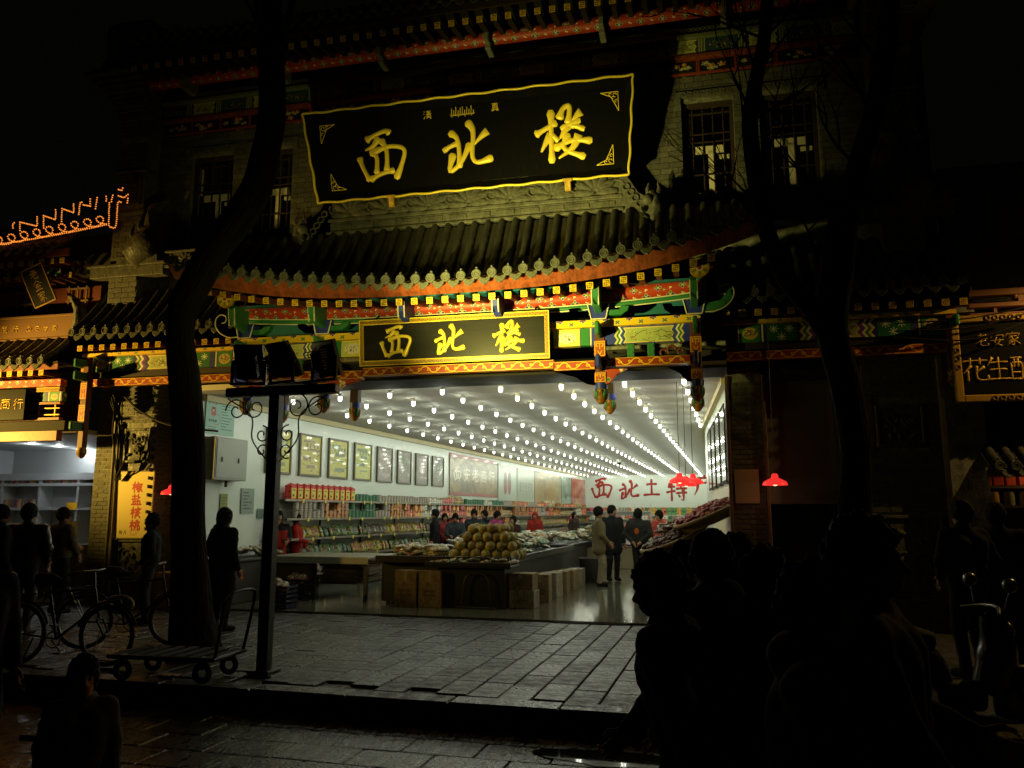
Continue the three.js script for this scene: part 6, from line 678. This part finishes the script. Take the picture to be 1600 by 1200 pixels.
// ---------- people ----------
function nets(lo, hi, cell, f) {                                   // naive surface nets of the field f < 0
  const n = [0, 1, 2].map(k => Math.ceil((hi[k] - lo[k]) / cell) + 1), [nx, ny, nz] = n, v = new Float32Array(nx * ny * nz), at = (i, j, k) => (k * ny + j) * nx + i;
  for (let k = 0; k < nz; k++) for (let j = 0; j < ny; j++) for (let i = 0; i < nx; i++) v[at(i, j, k)] = f(lo[0] + i * cell, lo[1] + j * cell, lo[2] + k * cell);
  const id = new Int32Array(nx * ny * nz).fill(-1), pos = [], idx = [];
  for (let k = 0; k < nz - 1; k++) for (let j = 0; j < ny - 1; j++) for (let i = 0; i < nx - 1; i++) {
    let m = 0; for (let c = 0; c < 8; c++) if (v[at(i + (c & 1), j + (c >> 1 & 1), k + (c >> 2))] < 0) m |= 1 << c; if (m === 0 || m === 255) continue;
    let x = 0, y = 0, z = 0, q = 0;
    for (let a = 0; a < 8; a++) for (const d of [1, 2, 4]) { const b = a | d; if (b === a) continue; if (((m >> a) & 1) === ((m >> b) & 1)) continue; const va = v[at(i + (a & 1), j + (a >> 1 & 1), k + (a >> 2))], vb = v[at(i + (b & 1), j + (b >> 1 & 1), k + (b >> 2))], t = va / (va - vb); x += (a & 1) + t * ((b & 1) - (a & 1)); y += (a >> 1 & 1) + t * ((b >> 1 & 1) - (a >> 1 & 1)); z += (a >> 2) + t * ((b >> 2) - (a >> 2)); q++; }
    id[at(i, j, k)] = pos.length / 3; pos.push(lo[0] + (i + x / q) * cell, lo[1] + (j + y / q) * cell, lo[2] + (k + z / q) * cell);
  }
  const quad = (a, b, c, d, fl) => { if (a < 0 || b < 0 || c < 0 || d < 0) return; fl ? idx.push(a, b, c, a, c, d) : idx.push(a, c, b, a, d, c); };
  for (let k = 1; k < nz - 1; k++) for (let j = 1; j < ny - 1; j++) for (let i = 1; i < nx - 1; i++) {
    const s = v[at(i, j, k)] < 0;
    if (s !== v[at(i + 1, j, k)] < 0) quad(id[at(i, j - 1, k - 1)], id[at(i, j, k - 1)], id[at(i, j, k)], id[at(i, j - 1, k)], s);
    if (s !== v[at(i, j + 1, k)] < 0) quad(id[at(i - 1, j, k - 1)], id[at(i - 1, j, k)], id[at(i, j, k)], id[at(i, j, k - 1)], s);
    if (s !== v[at(i, j, k + 1)] < 0) quad(id[at(i - 1, j - 1, k)], id[at(i, j - 1, k)], id[at(i, j, k)], id[at(i - 1, j, k)], s);
  }
  const g = new THREE.BufferGeometry(); g.setAttribute('position', new THREE.Float32BufferAttribute(pos, 3)); g.setIndex(idx); g.computeVertexNormals(); return g;
}
const cap = (a, b, r0, r1) => { const dx = b[0] - a[0], dy = b[1] - a[1], dz = b[2] - a[2], L = dx * dx + dy * dy + dz * dz || 1e-9; return (x, y, z) => { const px = x - a[0], py = y - a[1], pz = z - a[2], t = Math.min(1, Math.max(0, (px * dx + py * dy + pz * dz) / L)); return Math.hypot(px - dx * t, py - dy * t, pz - dz * t) - (r0 + (r1 - r0) * t); }; };
const ell = (c, r) => (x, y, z) => { const a = (x - c[0]) / r[0], b = (y - c[1]) / r[1], d = (z - c[2]) / r[2], k = Math.hypot(a, b, d); return (k - 1) * Math.min(...r) * (k < 1 ? 1 : 1); };
const smin = (a, b, k) => { const h = Math.max(k - Math.abs(a - b), 0) / k; return Math.min(a, b) - h * h * k * .25; };
const uni = (fs, k) => (x, y, z) => { let d = 9; for (const f of fs) d = smin(d, f(x, y, z), k); return d; };
function paint(g, f) { const p = g.attributes.position, c = new Float32Array(p.count * 3); for (let i = 0; i < p.count; i++) { const q = f(p.getX(i), p.getY(i), p.getZ(i)); c[3 * i] = q[0]; c[3 * i + 1] = q[1]; c[3 * i + 2] = q[2]; } g.setAttribute('color', new THREE.BufferAttribute(c, 3)); return g; }
// head, origin at the top of the neck, facing +z (an adult's head is 0.23 m tall)
const skull = ell([0, .115, -.012], [.076, .108, .094]), headF = (() => { const base = uni([skull, ell([0, .06, .03], [.058, .07, .062]), cap([0, .02, .05], [0, .03, .06], .032, .03), cap([0, -.09, -.02], [0, .05, -.015], .056, .05)], .03), nose = uni([cap([0, .1, .085], [0, .066, .108], .009, .014), ell([-.012, .062, .092], [.011, .009, .012]), ell([.012, .062, .092], [.011, .009, .012])], .012), ears = uni([ell([-.078, .085, -.008], [.012, .032, .02]), ell([.078, .085, -.008], [.012, .032, .02])], .005), lips = uni([cap([-.02, .032, .085], [.02, .032, .085], .007, .007)], .01), brow = cap([-.035, .118, .078], [.035, .118, .078], .011, .011); const sock = [ell([-.031, .1, .092], [.019, .012, .016]), ell([.031, .1, .092], [.019, .012, .016])], eyes = [ell([-.031, .099, .074], [.013, .012, .013]), ell([.031, .099, .074], [.013, .012, .013])]; return (x, y, z) => { let d = smin(base(x, y, z), nose(x, y, z), .014); d = smin(d, brow(x, y, z), .02); for (const s of sock) d = -smin(-d, s(x, y, z), .012); for (const e of eyes) d = Math.min(d, e(x, y, z)); d = smin(d, lips(x, y, z), .008); return smin(d, ears(x, y, z), .01); }; })();
const headGeo = {}; for (const [k, c] of [['hi', .006], ['lo', .0105]]) headGeo[k] = nets([-.11, -.11, -.13], [.11, .24, .14], c, headF);
const handGeo = {}; { const fs = [cap([0, .02, 0], [0, -.07, 0], .026, .036), cap([-.016, -.03, 0], [-.022, -.08, 0], .016, .016), cap([.016, -.03, 0], [.022, -.08, 0], .016, .016)]; const fing = [[-.03, .072, .0085], [-.011, .085, .009], [.01, .08, .009], [.029, .062, .008]]; for (const [x, L, r] of fing) fs.push(cap([x, -.085, 0], [x * 1.1, -.085 - L * .5, .012], r + .001, r), cap([x * 1.1, -.085 - L * .5, .012], [x * 1.12, -.085 - L * .92, .036], r, r - .0015)); fs.push(cap([.03, -.015, .008], [.058, -.055, .022], .013, .011), cap([.058, -.055, .022], [.06, -.09, .03], .011, .009)); const f = uni(fs, .008); handGeo.hi = nets([-.08, -.2, -.06], [.09, .06, .08], .006, f); handGeo.lo = nets([-.08, -.2, -.06], [.09, .06, .08], .01, f); }
const pmat = new THREE.MeshPhysicalMaterial({ vertexColors: true, roughness: .92, specularIntensity: .25 }), hairM = {}, skinC = [.38, .2, .12];
function person(o) {
  const s = (o.h || 1.7) / 1.7, q = o.hi ? 'hi' : 'lo', cell = o.cell || (o.hi ? .013 : .019), lean = o.lean || 0, st = o.stride || 0, wd = (o.wide || 1) * 1.08, top = o.top || [.02, .02, .022], bot = o.bot || [.018, .018, .022], shoe = o.shoe || [.012, .011, .01], skin = o.skin || skinC, hairc = o.hair || [.008, .007, .006];
  const tl = (y, z = 0) => [0, y * Math.cos(lean * (y > .95 ? 1 : 0)), z + (y > .95 ? Math.sin(lean) * (y - .95) : 0)];
  const pel = [0, .95, 0], ch = tl(1.27), nk = tl(1.43), sh0 = tl(1.385); const bones = []; const add = (m, f) => bones.push([m, f]); const T = .02;
  for (const k of [-1, 1]) { add(1, cap([k * .065, .98, 0], [k * .085 * wd, ch[1], ch[2]], (.108 + T) * wd, (.112 + T) * wd)); }
  add(1, cap([-.15 * wd, sh0[1] - .01, sh0[2]], [.15 * wd, sh0[1] - .01, sh0[2]], .07, .07)); add(1, cap([0, sh0[1] - .02, sh0[2]], [0, nk[1], nk[2]], .09, .062)); add(1, cap([0, nk[1], nk[2] - .004], [0, nk[1] + .045, nk[2] - .004], .074, .066)); if (o.hood) add(1, ell([0, nk[1] + .0, nk[2] - .07], [.12, .08, .09]));
  const hip = k => [k * .088, .92, 0], leg = [-1, 1].map(k => { const a = hip(k), f = k * st; return { a, kn: [k * .09, .5, .06 + f * .16], an: [k * .095, .085, f * .34 - (f < 0 ? .02 : 0)], f }; });
  add(2, cap([-.05, .95, 0], [.05, .95, 0], .118, .118));
  for (const l of leg) { const lift = l.f < 0 ? .05 * Math.abs(l.f) : 0, an = [l.an[0], l.an[1] + lift, l.an[2]]; add(2, cap(l.a, l.kn, .1, .07)); add(2, cap(l.kn, [an[0], an[1] + .02, an[2]], .07, .055)); add(3, cap([an[0], an[1] - .03, an[2] - .03], [an[0] * 1.12, .042 + lift, an[2] + .15], .047, .04)); }
  if (o.coat) { for (const k of [-1, 1]) add(1, cap([k * .07, 1.0, 0], [k * .09, o.coat, st * .02], .13, .15)); }
  const arms = o.arms || ['down', 'down'], hands = [];
  [-1, 1].forEach((k, i) => {
    const S = [k * .185 * wd, sh0[1] - .015, sh0[2]], A = { down: [[.055, -.27, -.03], [.07, -.5, .06]], behind: [[.09, -.24, -.11], [-.1, -.4, -.17]], front: [[.05, -.25, .06], [-.07, -.3, .28]], low: [[.04, -.26, .05], [-.06, -.42, .2]], face: [[.07, -.24, .12], [-.1, .03, .2]], phone: [[.1, -.24, .08], [-.06, .1, .1]], pocket: [[.1, -.25, -.04], [.02, -.42, .1]], bent: [[.06, -.26, .0], [.04, -.34, .24]], swing: [[.06, -.26, .1], [.05, -.44, .26]], back: [[.06, -.26, -.12], [.06, -.48, -.16]] }[arms[i]];
    const E = [S[0] + k * A[0][0], S[1] + A[0][1], S[2] + A[0][2]], Wp = [S[0] + k * A[1][0], S[1] + A[1][1], S[2] + A[1][2]]; const pf = o.hi ? .014 : .004; add(1, cap(S, E, .068 + pf, .056 + pf)); add(1, cap(E, Wp, .056 + pf, .041 + pf * .5)); hands.push([E, Wp, k]);
  });
  const all0 = uni(bones.map(b => b[1]), .035), fs = o.pos[0] * 3.1, all = (x, y, z) => all0(x, y, z) + (y > .12 && y < nk[1] ? .007 * noise.noise(x * 7 + fs, y * 17, z * 7) + .004 * noise.noise(x * 20, y * 34 + fs, z * 20) : 0); let lo = [9, 0, 9], hi = [-9, 0, -9];
  const ext = .5 + (o.coat ? .02 : 0); const zr = Math.max(.36, Math.abs(st) * .34 + .3, Math.sin(Math.abs(lean)) * .55 + .34);
  let body = nets([-ext, -.01, -zr], [ext, nk[1] + .09, zr + .12], cell, all);
  const cols = { 1: top, 2: bot, 3: shoe };
  const apron = o.apron; paint(body, (x, y, z) => { let bd = 9, bm = 1; for (const [m, f] of bones) { const d = f(x, y, z); if (d < bd - (m === 1 ? 0 : 0)) { bd = d; bm = m; } } if (bm === 2 && y > .9 && !o.tuck) bm = 1; if (apron && bm < 3 && z > .04 && y < 1.3 && y > .5 && Math.abs(x) < .17) return apron; if (o.emblem && bm === 1 && z < -.05 && Math.hypot(x / .05, (y - 1.2) / .07) < 1) return o.emblem; return cols[bm]; });
  const parts = [body], hd = o.head || [0, 0], mh = new THREE.Matrix4().makeTranslation(nk[0], nk[1] + .055, nk[2] + .01).multiply(new THREE.Matrix4().makeRotationFromEuler(new THREE.Euler(hd[1] + lean * .2, hd[0], hd[2] || 0, 'YXZ')));
  if (o.hs) mh.multiply(new THREE.Matrix4().makeScale(o.hs, o.hs, o.hs)); const hg = headGeo[q].clone(); paint(hg, (x, y, z) => { for (const e of [-1, 1]) { if (Math.hypot(x - e * .031, y - .0985) < .0065 && z > .07) return [.01, .008, .007]; if (Math.hypot((x - e * .031) / .016, (y - .0985) / .008) < 1 && z > .07) return [.5, .46, .42]; if (Math.hypot((x - e * .033) / .024, (y - .123) / .006) < 1 && z > .05) return hairc; } if (z > .07 && Math.hypot(x / .024, (y - .032) / .009) < 1) return [skin[0] * .95, skin[1] * .6, skin[2] * .6]; return skin; }); hg.applyMatrix4(mh); parts.push(hg);
  for (const [E, Wp, k] of hands) { const d = V(Wp[0] - E[0], Wp[1] - E[1], Wp[2] - E[2]).normalize(), m = new THREE.Matrix4().makeTranslation(Wp[0] + d.x * .02, Wp[1] + d.y * .02, Wp[2] + d.z * .02).multiply(new THREE.Matrix4().makeRotationFromQuaternion(new THREE.Quaternion().setFromUnitVectors(V(0, -1, 0), d))).multiply(new THREE.Matrix4().makeRotationY(k * 1.3)).multiply(new THREE.Matrix4().makeScale(k > 0 ? -1 : 1, 1, 1)); const g = handGeo[q].clone(); if (k > 0) { const ix = g.index.array; for (let i = 0; i < ix.length; i += 3) { const t = ix[i]; ix[i] = ix[i + 1]; ix[i + 1] = t; } } g.applyMatrix4(m); g.computeVertexNormals(); paint(g, () => skin); parts.push(g); }
  const gg = mergeGeometries(parts.map(p => { const n = new THREE.BufferGeometry(); for (const a of ['position', 'normal', 'color']) n.setAttribute(a, p.attributes[a]); n.setIndex(p.index); return n; }));
  const P0 = thing('person', o.label, 'person', o.pos, o.turn || 0, o.group); P0.scale.setScalar(s);
  const bm = obj('body', gg, o.mat || pmat, P0);
  // hair: a shell round the skull, open at the face
  const style = o.style || 'short', cut = ell([0, .05, .1], [.068, .1, .075]), hk = style + q + (o.hi ? o.pos[0] : ''); let hf = (x, y, z) => { const d = ell([0, .118, -.018], [.097, .128, .118])(x, y, z) + (o.hi ? .016 : .009) * noise.noise(x * 24 + fs, y * 16, z * 24), low = style === 'short' ? .045 - y - (z < -.02 ? .04 : 0) : style === 'bob' ? .0 - y : -.06 - y; return Math.max(d + (o.hi ? .012 : .006) * noise.noise(x * 95, y * 34, z * 95 + fs), -cut(x, y, z), Math.min(low, 1)); };
  if (style === 'long') { const a = hf; hf = (x, y, z) => smin(a(x, y, z), Math.max(cap([0, .06, -.05], [0, -.12, -.085], .082, .06)(x, y, z), -cut(x, y, z)), .03); } if (style === 'bun') { const a = hf; hf = (x, y, z) => smin(a(x, y, z), ell([0, .15, -.12], [.05, .05, .045])(x, y, z), .02); } if (style === 'pony') { const a = hf; hf = (x, y, z) => smin(a(x, y, z), cap([0, .12, -.11], [0, -.06, -.14], .035, .02)(x, y, z), .03); }
  if (style === 'hood') { const c2 = ell([0, .06, .13], [.075, .1, .1]); hf = (x, y, z) => Math.max(uni([ell([0, .1, -.02], [.115, .15, .13]), cap([0, 0, -.04], [0, -.09, -.03], .11, .13)], .04)(x, y, z), -c2(x, y, z)); }
  const hgeo = (hairM['g' + hk] ||= nets([-.17, -.24, -.21], [.17, .27, .15], o.hi ? .008 : .012, hf)); const hm = obj(style === 'hood' ? 'hood' : 'hair', hgeo, hairM['m' + (style === 'hood' ? top : hairc)] ||= new THREE.MeshPhysicalMaterial({ color: C(...(style === 'hood' ? top : hairc)), roughness: .85, specularIntensity: .35 }), P0); hm.applyMatrix4(mh);
  return P0;
}
{
  const G = (px, py, y) => { const p = onY(px, py, y); return [p.x, y, p.z]; }, H = (px, z, y) => { const d = dir(px, 801), t = (z - EYE.z) / d.z; return [EYE.x + d.x * t, y, z]; };
  const pi = Math.PI;
  // in the shop
  person({ label: 'person in a khaki jacket and beige trousers standing in the aisle in profile', pos: G(937, 916, 0), h: 1.74, turn: 1.75, top: [.16, .13, .07], bot: [.26, .22, .14], shoe: [.02, .015, .01], arms: ['low', 'low'], head: [.2, .05], wide: 1.08, coat: .8 });
  person({ label: 'person in a long black coat behind the khaki jacket', pos: G(958, 908, 0), h: 1.78, turn: .5, arms: ['down', 'down'], coat: .72, head: [.6, .1] });
  person({ label: 'person in a dark padded jacket with an orange back emblem, hands clasped behind', pos: G(1000, 912, 0), h: 1.7, turn: pi - .2, top: [.03, .03, .028], bot: [.02, .02, .022], emblem: [.5, .1, .02], arms: ['behind', 'behind'], wide: 1.12, style: 'bob' });
  person({ label: 'person in a salmon red jacket and dark scarf beside the bamboo trays', pos: H(1031, -7.6, 0), h: 1.66, turn: -.5, top: [.42, .07, .05], arms: ['front', 'front'], head: [-.2, .3], style: 'bob' });
  person({ label: 'shop assistant in a dark top and red apron with a hand at the face', pos: H(436, -2.35, 0), h: 1.64, turn: .8, top: [.02, .018, .02], apron: [.32, .03, .02], arms: ['face', 'front'], style: 'pony', bot: [.2, .03, .02] });
  person({ label: 'shop assistant all in red leaning beside the dark topped one', pos: H(464, -2.9, 0), h: 1.6, turn: 1.9, top: [.3, .02, .015], bot: [.25, .02, .015], arms: ['front', 'low'], style: 'bob' });
  person({ label: 'tall person in a long black coat at the shelves behind the tables', pos: H(680, -8.4, 0), h: 1.7, turn: -1.2, coat: .6, arms: ['down', 'down'] });
  person({ label: 'person in a red top bending by the black coat at the shelves', pos: H(694, -9.0, 0), h: 1.6, turn: .6, top: [.35, .05, .05], arms: ['front', 'front'], lean: .15, style: 'bob' });
  person({ label: 'person in a grey blue jacket bending over the goods', pos: H(712, -8.6, 0), h: 1.66, turn: .3, top: [.05, .06, .07], lean: .3, head: [0, .4], arms: ['front', 'front'] });
  person({ label: 'person in a navy jacket facing the street behind the walnuts', pos: H(741, -8.8, 0), h: 1.7, turn: .1, top: [.03, .04, .05], arms: ['low', 'low'], head: [.2, .3] });
  person({ label: 'person in black next to the navy jacket', pos: H(757, -9.6, 0), h: 1.68, turn: -.5, arms: ['front', 'low'] });
  person({ label: 'person in a magenta jacket looking down at the goods', pos: H(775, -9.2, 0), h: 1.66, turn: 1.2, top: [.35, .05, .16], head: [0, .4], arms: ['front', 'front'], style: 'bob' });
  person({ label: 'child between the magenta jacket and the green plant', pos: H(786, -9.4, 0), h: 1.3, turn: .2, top: [.1, .07, .06] });
  person({ label: 'person in a dark top with a red collar bending beside the plant', pos: H(802, -9.0, 0), h: 1.52, turn: -.3, top: [.05, .02, .02], style: 'bob', arms: ['front', 'front'] });
  person({ label: 'assistant with a dark headscarf and red apron behind the second table', pos: H(836, -13.8, 0), h: 1.62, turn: .1, top: [.3, .03, .02], style: 'hood', arms: ['low', 'low'] });
  person({ label: 'person in dark clothes with long hair at the far end of the aisle', pos: H(897, -19, 0), h: 1.62, turn: 1, top: [.05, .03, .03], style: 'long' });
  person({ label: 'person in a dark jacket far back before the corner rack', pos: H(993, -18, 0), h: 1.66, turn: pi, top: [.06, .02, .02] });
  // on the pavement at the left
  person({ label: 'person in a dark leather jacket with its back to the street before the neighbouring counter', pos: H(46, 3.6, -.03), h: 1.76, turn: pi + .2, top: [.016, .015, .014], wide: 1.15, mat: new THREE.MeshPhysicalMaterial({ vertexColors: true, roughness: .4, clearcoat: .4, clearcoatRoughness: .3 }), arms: ['pocket', 'pocket'] });
  person({ label: 'person in black at the picture edge beside the leather jacket', pos: H(2, 3.9, -.03), h: 1.74, turn: pi - .4, arms: ['down', 'bent'] });
  person({ label: 'person in a khaki jacket seen from behind at the neighbouring counter', pos: H(100, 1.6, -.03), h: 1.72, turn: pi - .25, top: [.09, .075, .05], arms: ['low', 'front'] });
  person({ label: 'slim teenager in a black jacket standing in front of the brick pier poster', pos: H(240, 2.2, -.03), h: 1.63, turn: -1.0, arms: ['pocket', 'pocket'], top: [.012, .012, .013] });
  person({ label: 'person in a long hooded coat seen from behind between tree and post', pos: H(352, 2.6, -.03), h: 1.7, turn: pi - .3, style: 'long', hood: 1, coat: .62, top: [.014, .013, .013], arms: ['down', 'pocket'] });
  // passers-by in the street
  const sy = -.23;
  person({ label: 'stooping person in dark clothes whose profile shows against the shop floor', pos: H(1075, 9.3, sy), h: 1.7, turn: -1.75, lean: .22, head: [0, .2], hi: 1, arms: ['swing', 'back'], stride: .8, top: [.016, .015, .015] });
  person({ label: 'person with thick dark hair walking behind the stooping one', pos: H(1108, 8.6, sy), h: 1.74, turn: -2.6, hi: 1, style: 'bob', stride: .5, top: [.014, .014, .015], hood: 1, coat: .75 });
  person({ label: 'small person with a pale face between the dark heads and the trays', pos: H(1068, 7.6, sy + .2), h: 1.46, turn: -.9, hi: 1, style: 'bob', top: [.05, .045, .04] });
  person({ label: 'person with short bushy hair in the middle of the passing crowd', pos: H(1150, 8.4, sy), h: 1.72, turn: 2.9, hi: 1, style: 'bob', top: [.012, .012, .013], hood: 1, coat: .7 });
  person({ label: 'person with hair tied in a bun and a bright hair clip', pos: H(1192, 8.9, sy), h: 1.68, turn: 2.4, hi: 1, style: 'bun', top: [.014, .012, .014], hood: 1, coat: .7 });
  const er = person({ label: 'person with an earring and dark hair walking towards the shutter', pos: H(1268, 10.05, sy), h: 1.68, turn: 1.35, hi: 1, style: 'bob', stride: .6, top: [.014, .012, .012], arms: ['swing', 'back'], wide: 1.08, coat: .6, hood: 1 }); obj('earring', [new THREE.TorusGeometry(.012, .003, 6, 12).translate(.087, 1.525, .0)], M(.7, .6, .4, .2, { metalness: 1 }), er);
  person({ label: 'tall person with short hair striding past the shutter with one hand raised', pos: H(1345, 9.75, sy), h: 1.82, turn: 1.3, hi: 1, stride: .8, arms: ['swing', 'bent'], top: [.013, .013, .014], wide: 1.1, coat: .72, hood: 1 });
  person({ label: 'person in black standing with a cap of hair before the gold framed sign', pos: H(1502, 3.4, -.03), h: 1.76, turn: -2.7, arms: ['pocket', 'low'] });
  person({ label: 'person in a dark coat standing next to the lit heap of bags', pos: H(1556, 3.0, -.03), h: 1.74, turn: 2.8, coat: .7, arms: ['down', 'down'], wide: 1.1 });
  person({ label: 'person in a dark coat passing close along the picture edge by the bicycles', pos: H(-34, 8.6, sy), h: 1.72, turn: 1.2, hi: 1, coat: .6, stride: .5, top: [.02, .017, .014], style: 'long' });
  person({ label: 'child in a pale hooded jacket looking sideways in the street', pos: H(152, 9.2, sy), h: 1.08, turn: .75, hi: 1, top: [.07, .065, .06], skin: [.42, .2, .11], style: 'bob', hood: 1, head: [.1, 0], hs: 1.25, wide: .95 });
}
// ---------- floodlights on the post ----------
{
  const F0 = onY(412, 1050, -.03), bz = F0.z, iron = M(.02, .02, .02, .45), black = M(.015, .015, .015, .4);
  const post = thing('floodlight_post', 'black square iron post with cross bar and curled iron scrollwork on the pavement', 'post', [F0.x, -.03, F0.z]);
  obj('pole', [cb(.125, 3.0, .125, .012, 0, 1.5, 0)], iron, post); obj('base_plate', cb(.26, .03, .26, .006, 0, .015, 0), iron, post);
  obj('cross_bar', cb(1.36, .1, .12, .012, .06, 2.98, 0), iron, post);
  const spiral = (cx, cyy, r, a0, turns, d) => { const p = []; for (let k = 0; k <= 20; k++) { const t = k / 20, a = a0 + d * t * turns * 6.283, q = r * (1 - .82 * t); p.push([cx + Math.cos(a) * q, cyy + Math.sin(a) * q, 0]); } return tube(p, .0085, 40, 5); };
  for (const s of [-1, 1]) obj('scrollwork', [spiral(s * .5, 2.78, .14, s > 0 ? 0 : Math.PI, 1.4, s), spiral(s * .26, 2.8, .15, s > 0 ? 2 : 1.1, 1.5, -s), spiral(s * .16, 2.5, .1, 1.5, 1.3, s), spiral(s * .15, 2.32, .09, -1.2, 1.3, -s), tube([[s * .62, 2.92, 0], [s * .3, 2.7, 0], [s * .28, 2.45, 0], [s * .07, 2.2, 0]], .0085, 20, 5)], iron, post);
  const aims = [[-2.4, 6.3, 0], [.8, 7.1, .5], [1.1, 4.8, 1.3]], offs = [-.37, .05, .57], sizes = [[.3, .38], [.31, .4], [.3, .38]];
  const lab = ['black floodlight with flat back at the tree end of the cross bar', 'black tilted floodlight in the middle of the cross bar', 'black ribbed floodlight turned side on at the shop end of the cross bar'];
  aims.forEach((a, i) => {
    const L = thing('floodlight', lab[i], 'floodlight', [F0.x + offs[i], 3.0, bz], 0, 'floodlights on the post'), target = V(FX, 0, 0).addScaledVector(AX, a[0]).addScaledVector(AZ, a[2]); target.y = a[1];
    const yoke = obj('yoke', [cb(.04, .26, .03, .006, -.18, .18, 0), cb(.04, .26, .03, .006, .18, .18, 0), cb(.4, .03, .05, .006, 0, .045, 0)], black, L);
    const h = part('housing', L), c = V(F0.x + offs[i], 3.28, bz); h.position.set(0, .28, 0); h.lookAt(target); yoke.rotation.y = Math.atan2(target.x - c.x, target.z - c.z);
    const [w, hh] = sizes[i];
    obj('shell', [extr([[-w / 2, -hh / 2], [w / 2, -hh / 2], [w / 2, hh / 2], [-w / 2, hh / 2]], .05, .012).translate(0, 0, .02), new THREE.CylinderGeometry(w * .3, w * .62, .16, 4, 1).rotateY(Math.PI / 4).rotateX(-Math.PI / 2).scale(1, 1.25, 1).translate(0, 0, -.05), ...Array.from({ length: 9 }, (_, k) => bx(w * .8, .008, .1, 0, -hh * .3 + k * hh * .075, -.1))], black, h);
    obj('lens', bx(w - .04, hh - .04, .004, 0, 0, .09), new THREE.MeshStandardMaterial({ color: 0, emissive: C(1, .86, .3), emissiveIntensity: 6 }), h);
    const dirv = target.clone().sub(c).normalize(), s = new THREE.SpotLight(C(1, .87, .2), FLOOD[i], 0, [.55, .47, .56][i], .75, 2);
    s.position.copy(c).addScaledVector(dirv, .13); s.target.position.copy(target); s.castShadow = true; s.shadow.radius = 4; s.name = 'flood_lamp'; scene.add(s, s.target);
  });
}
renderer.render(scene, camera);
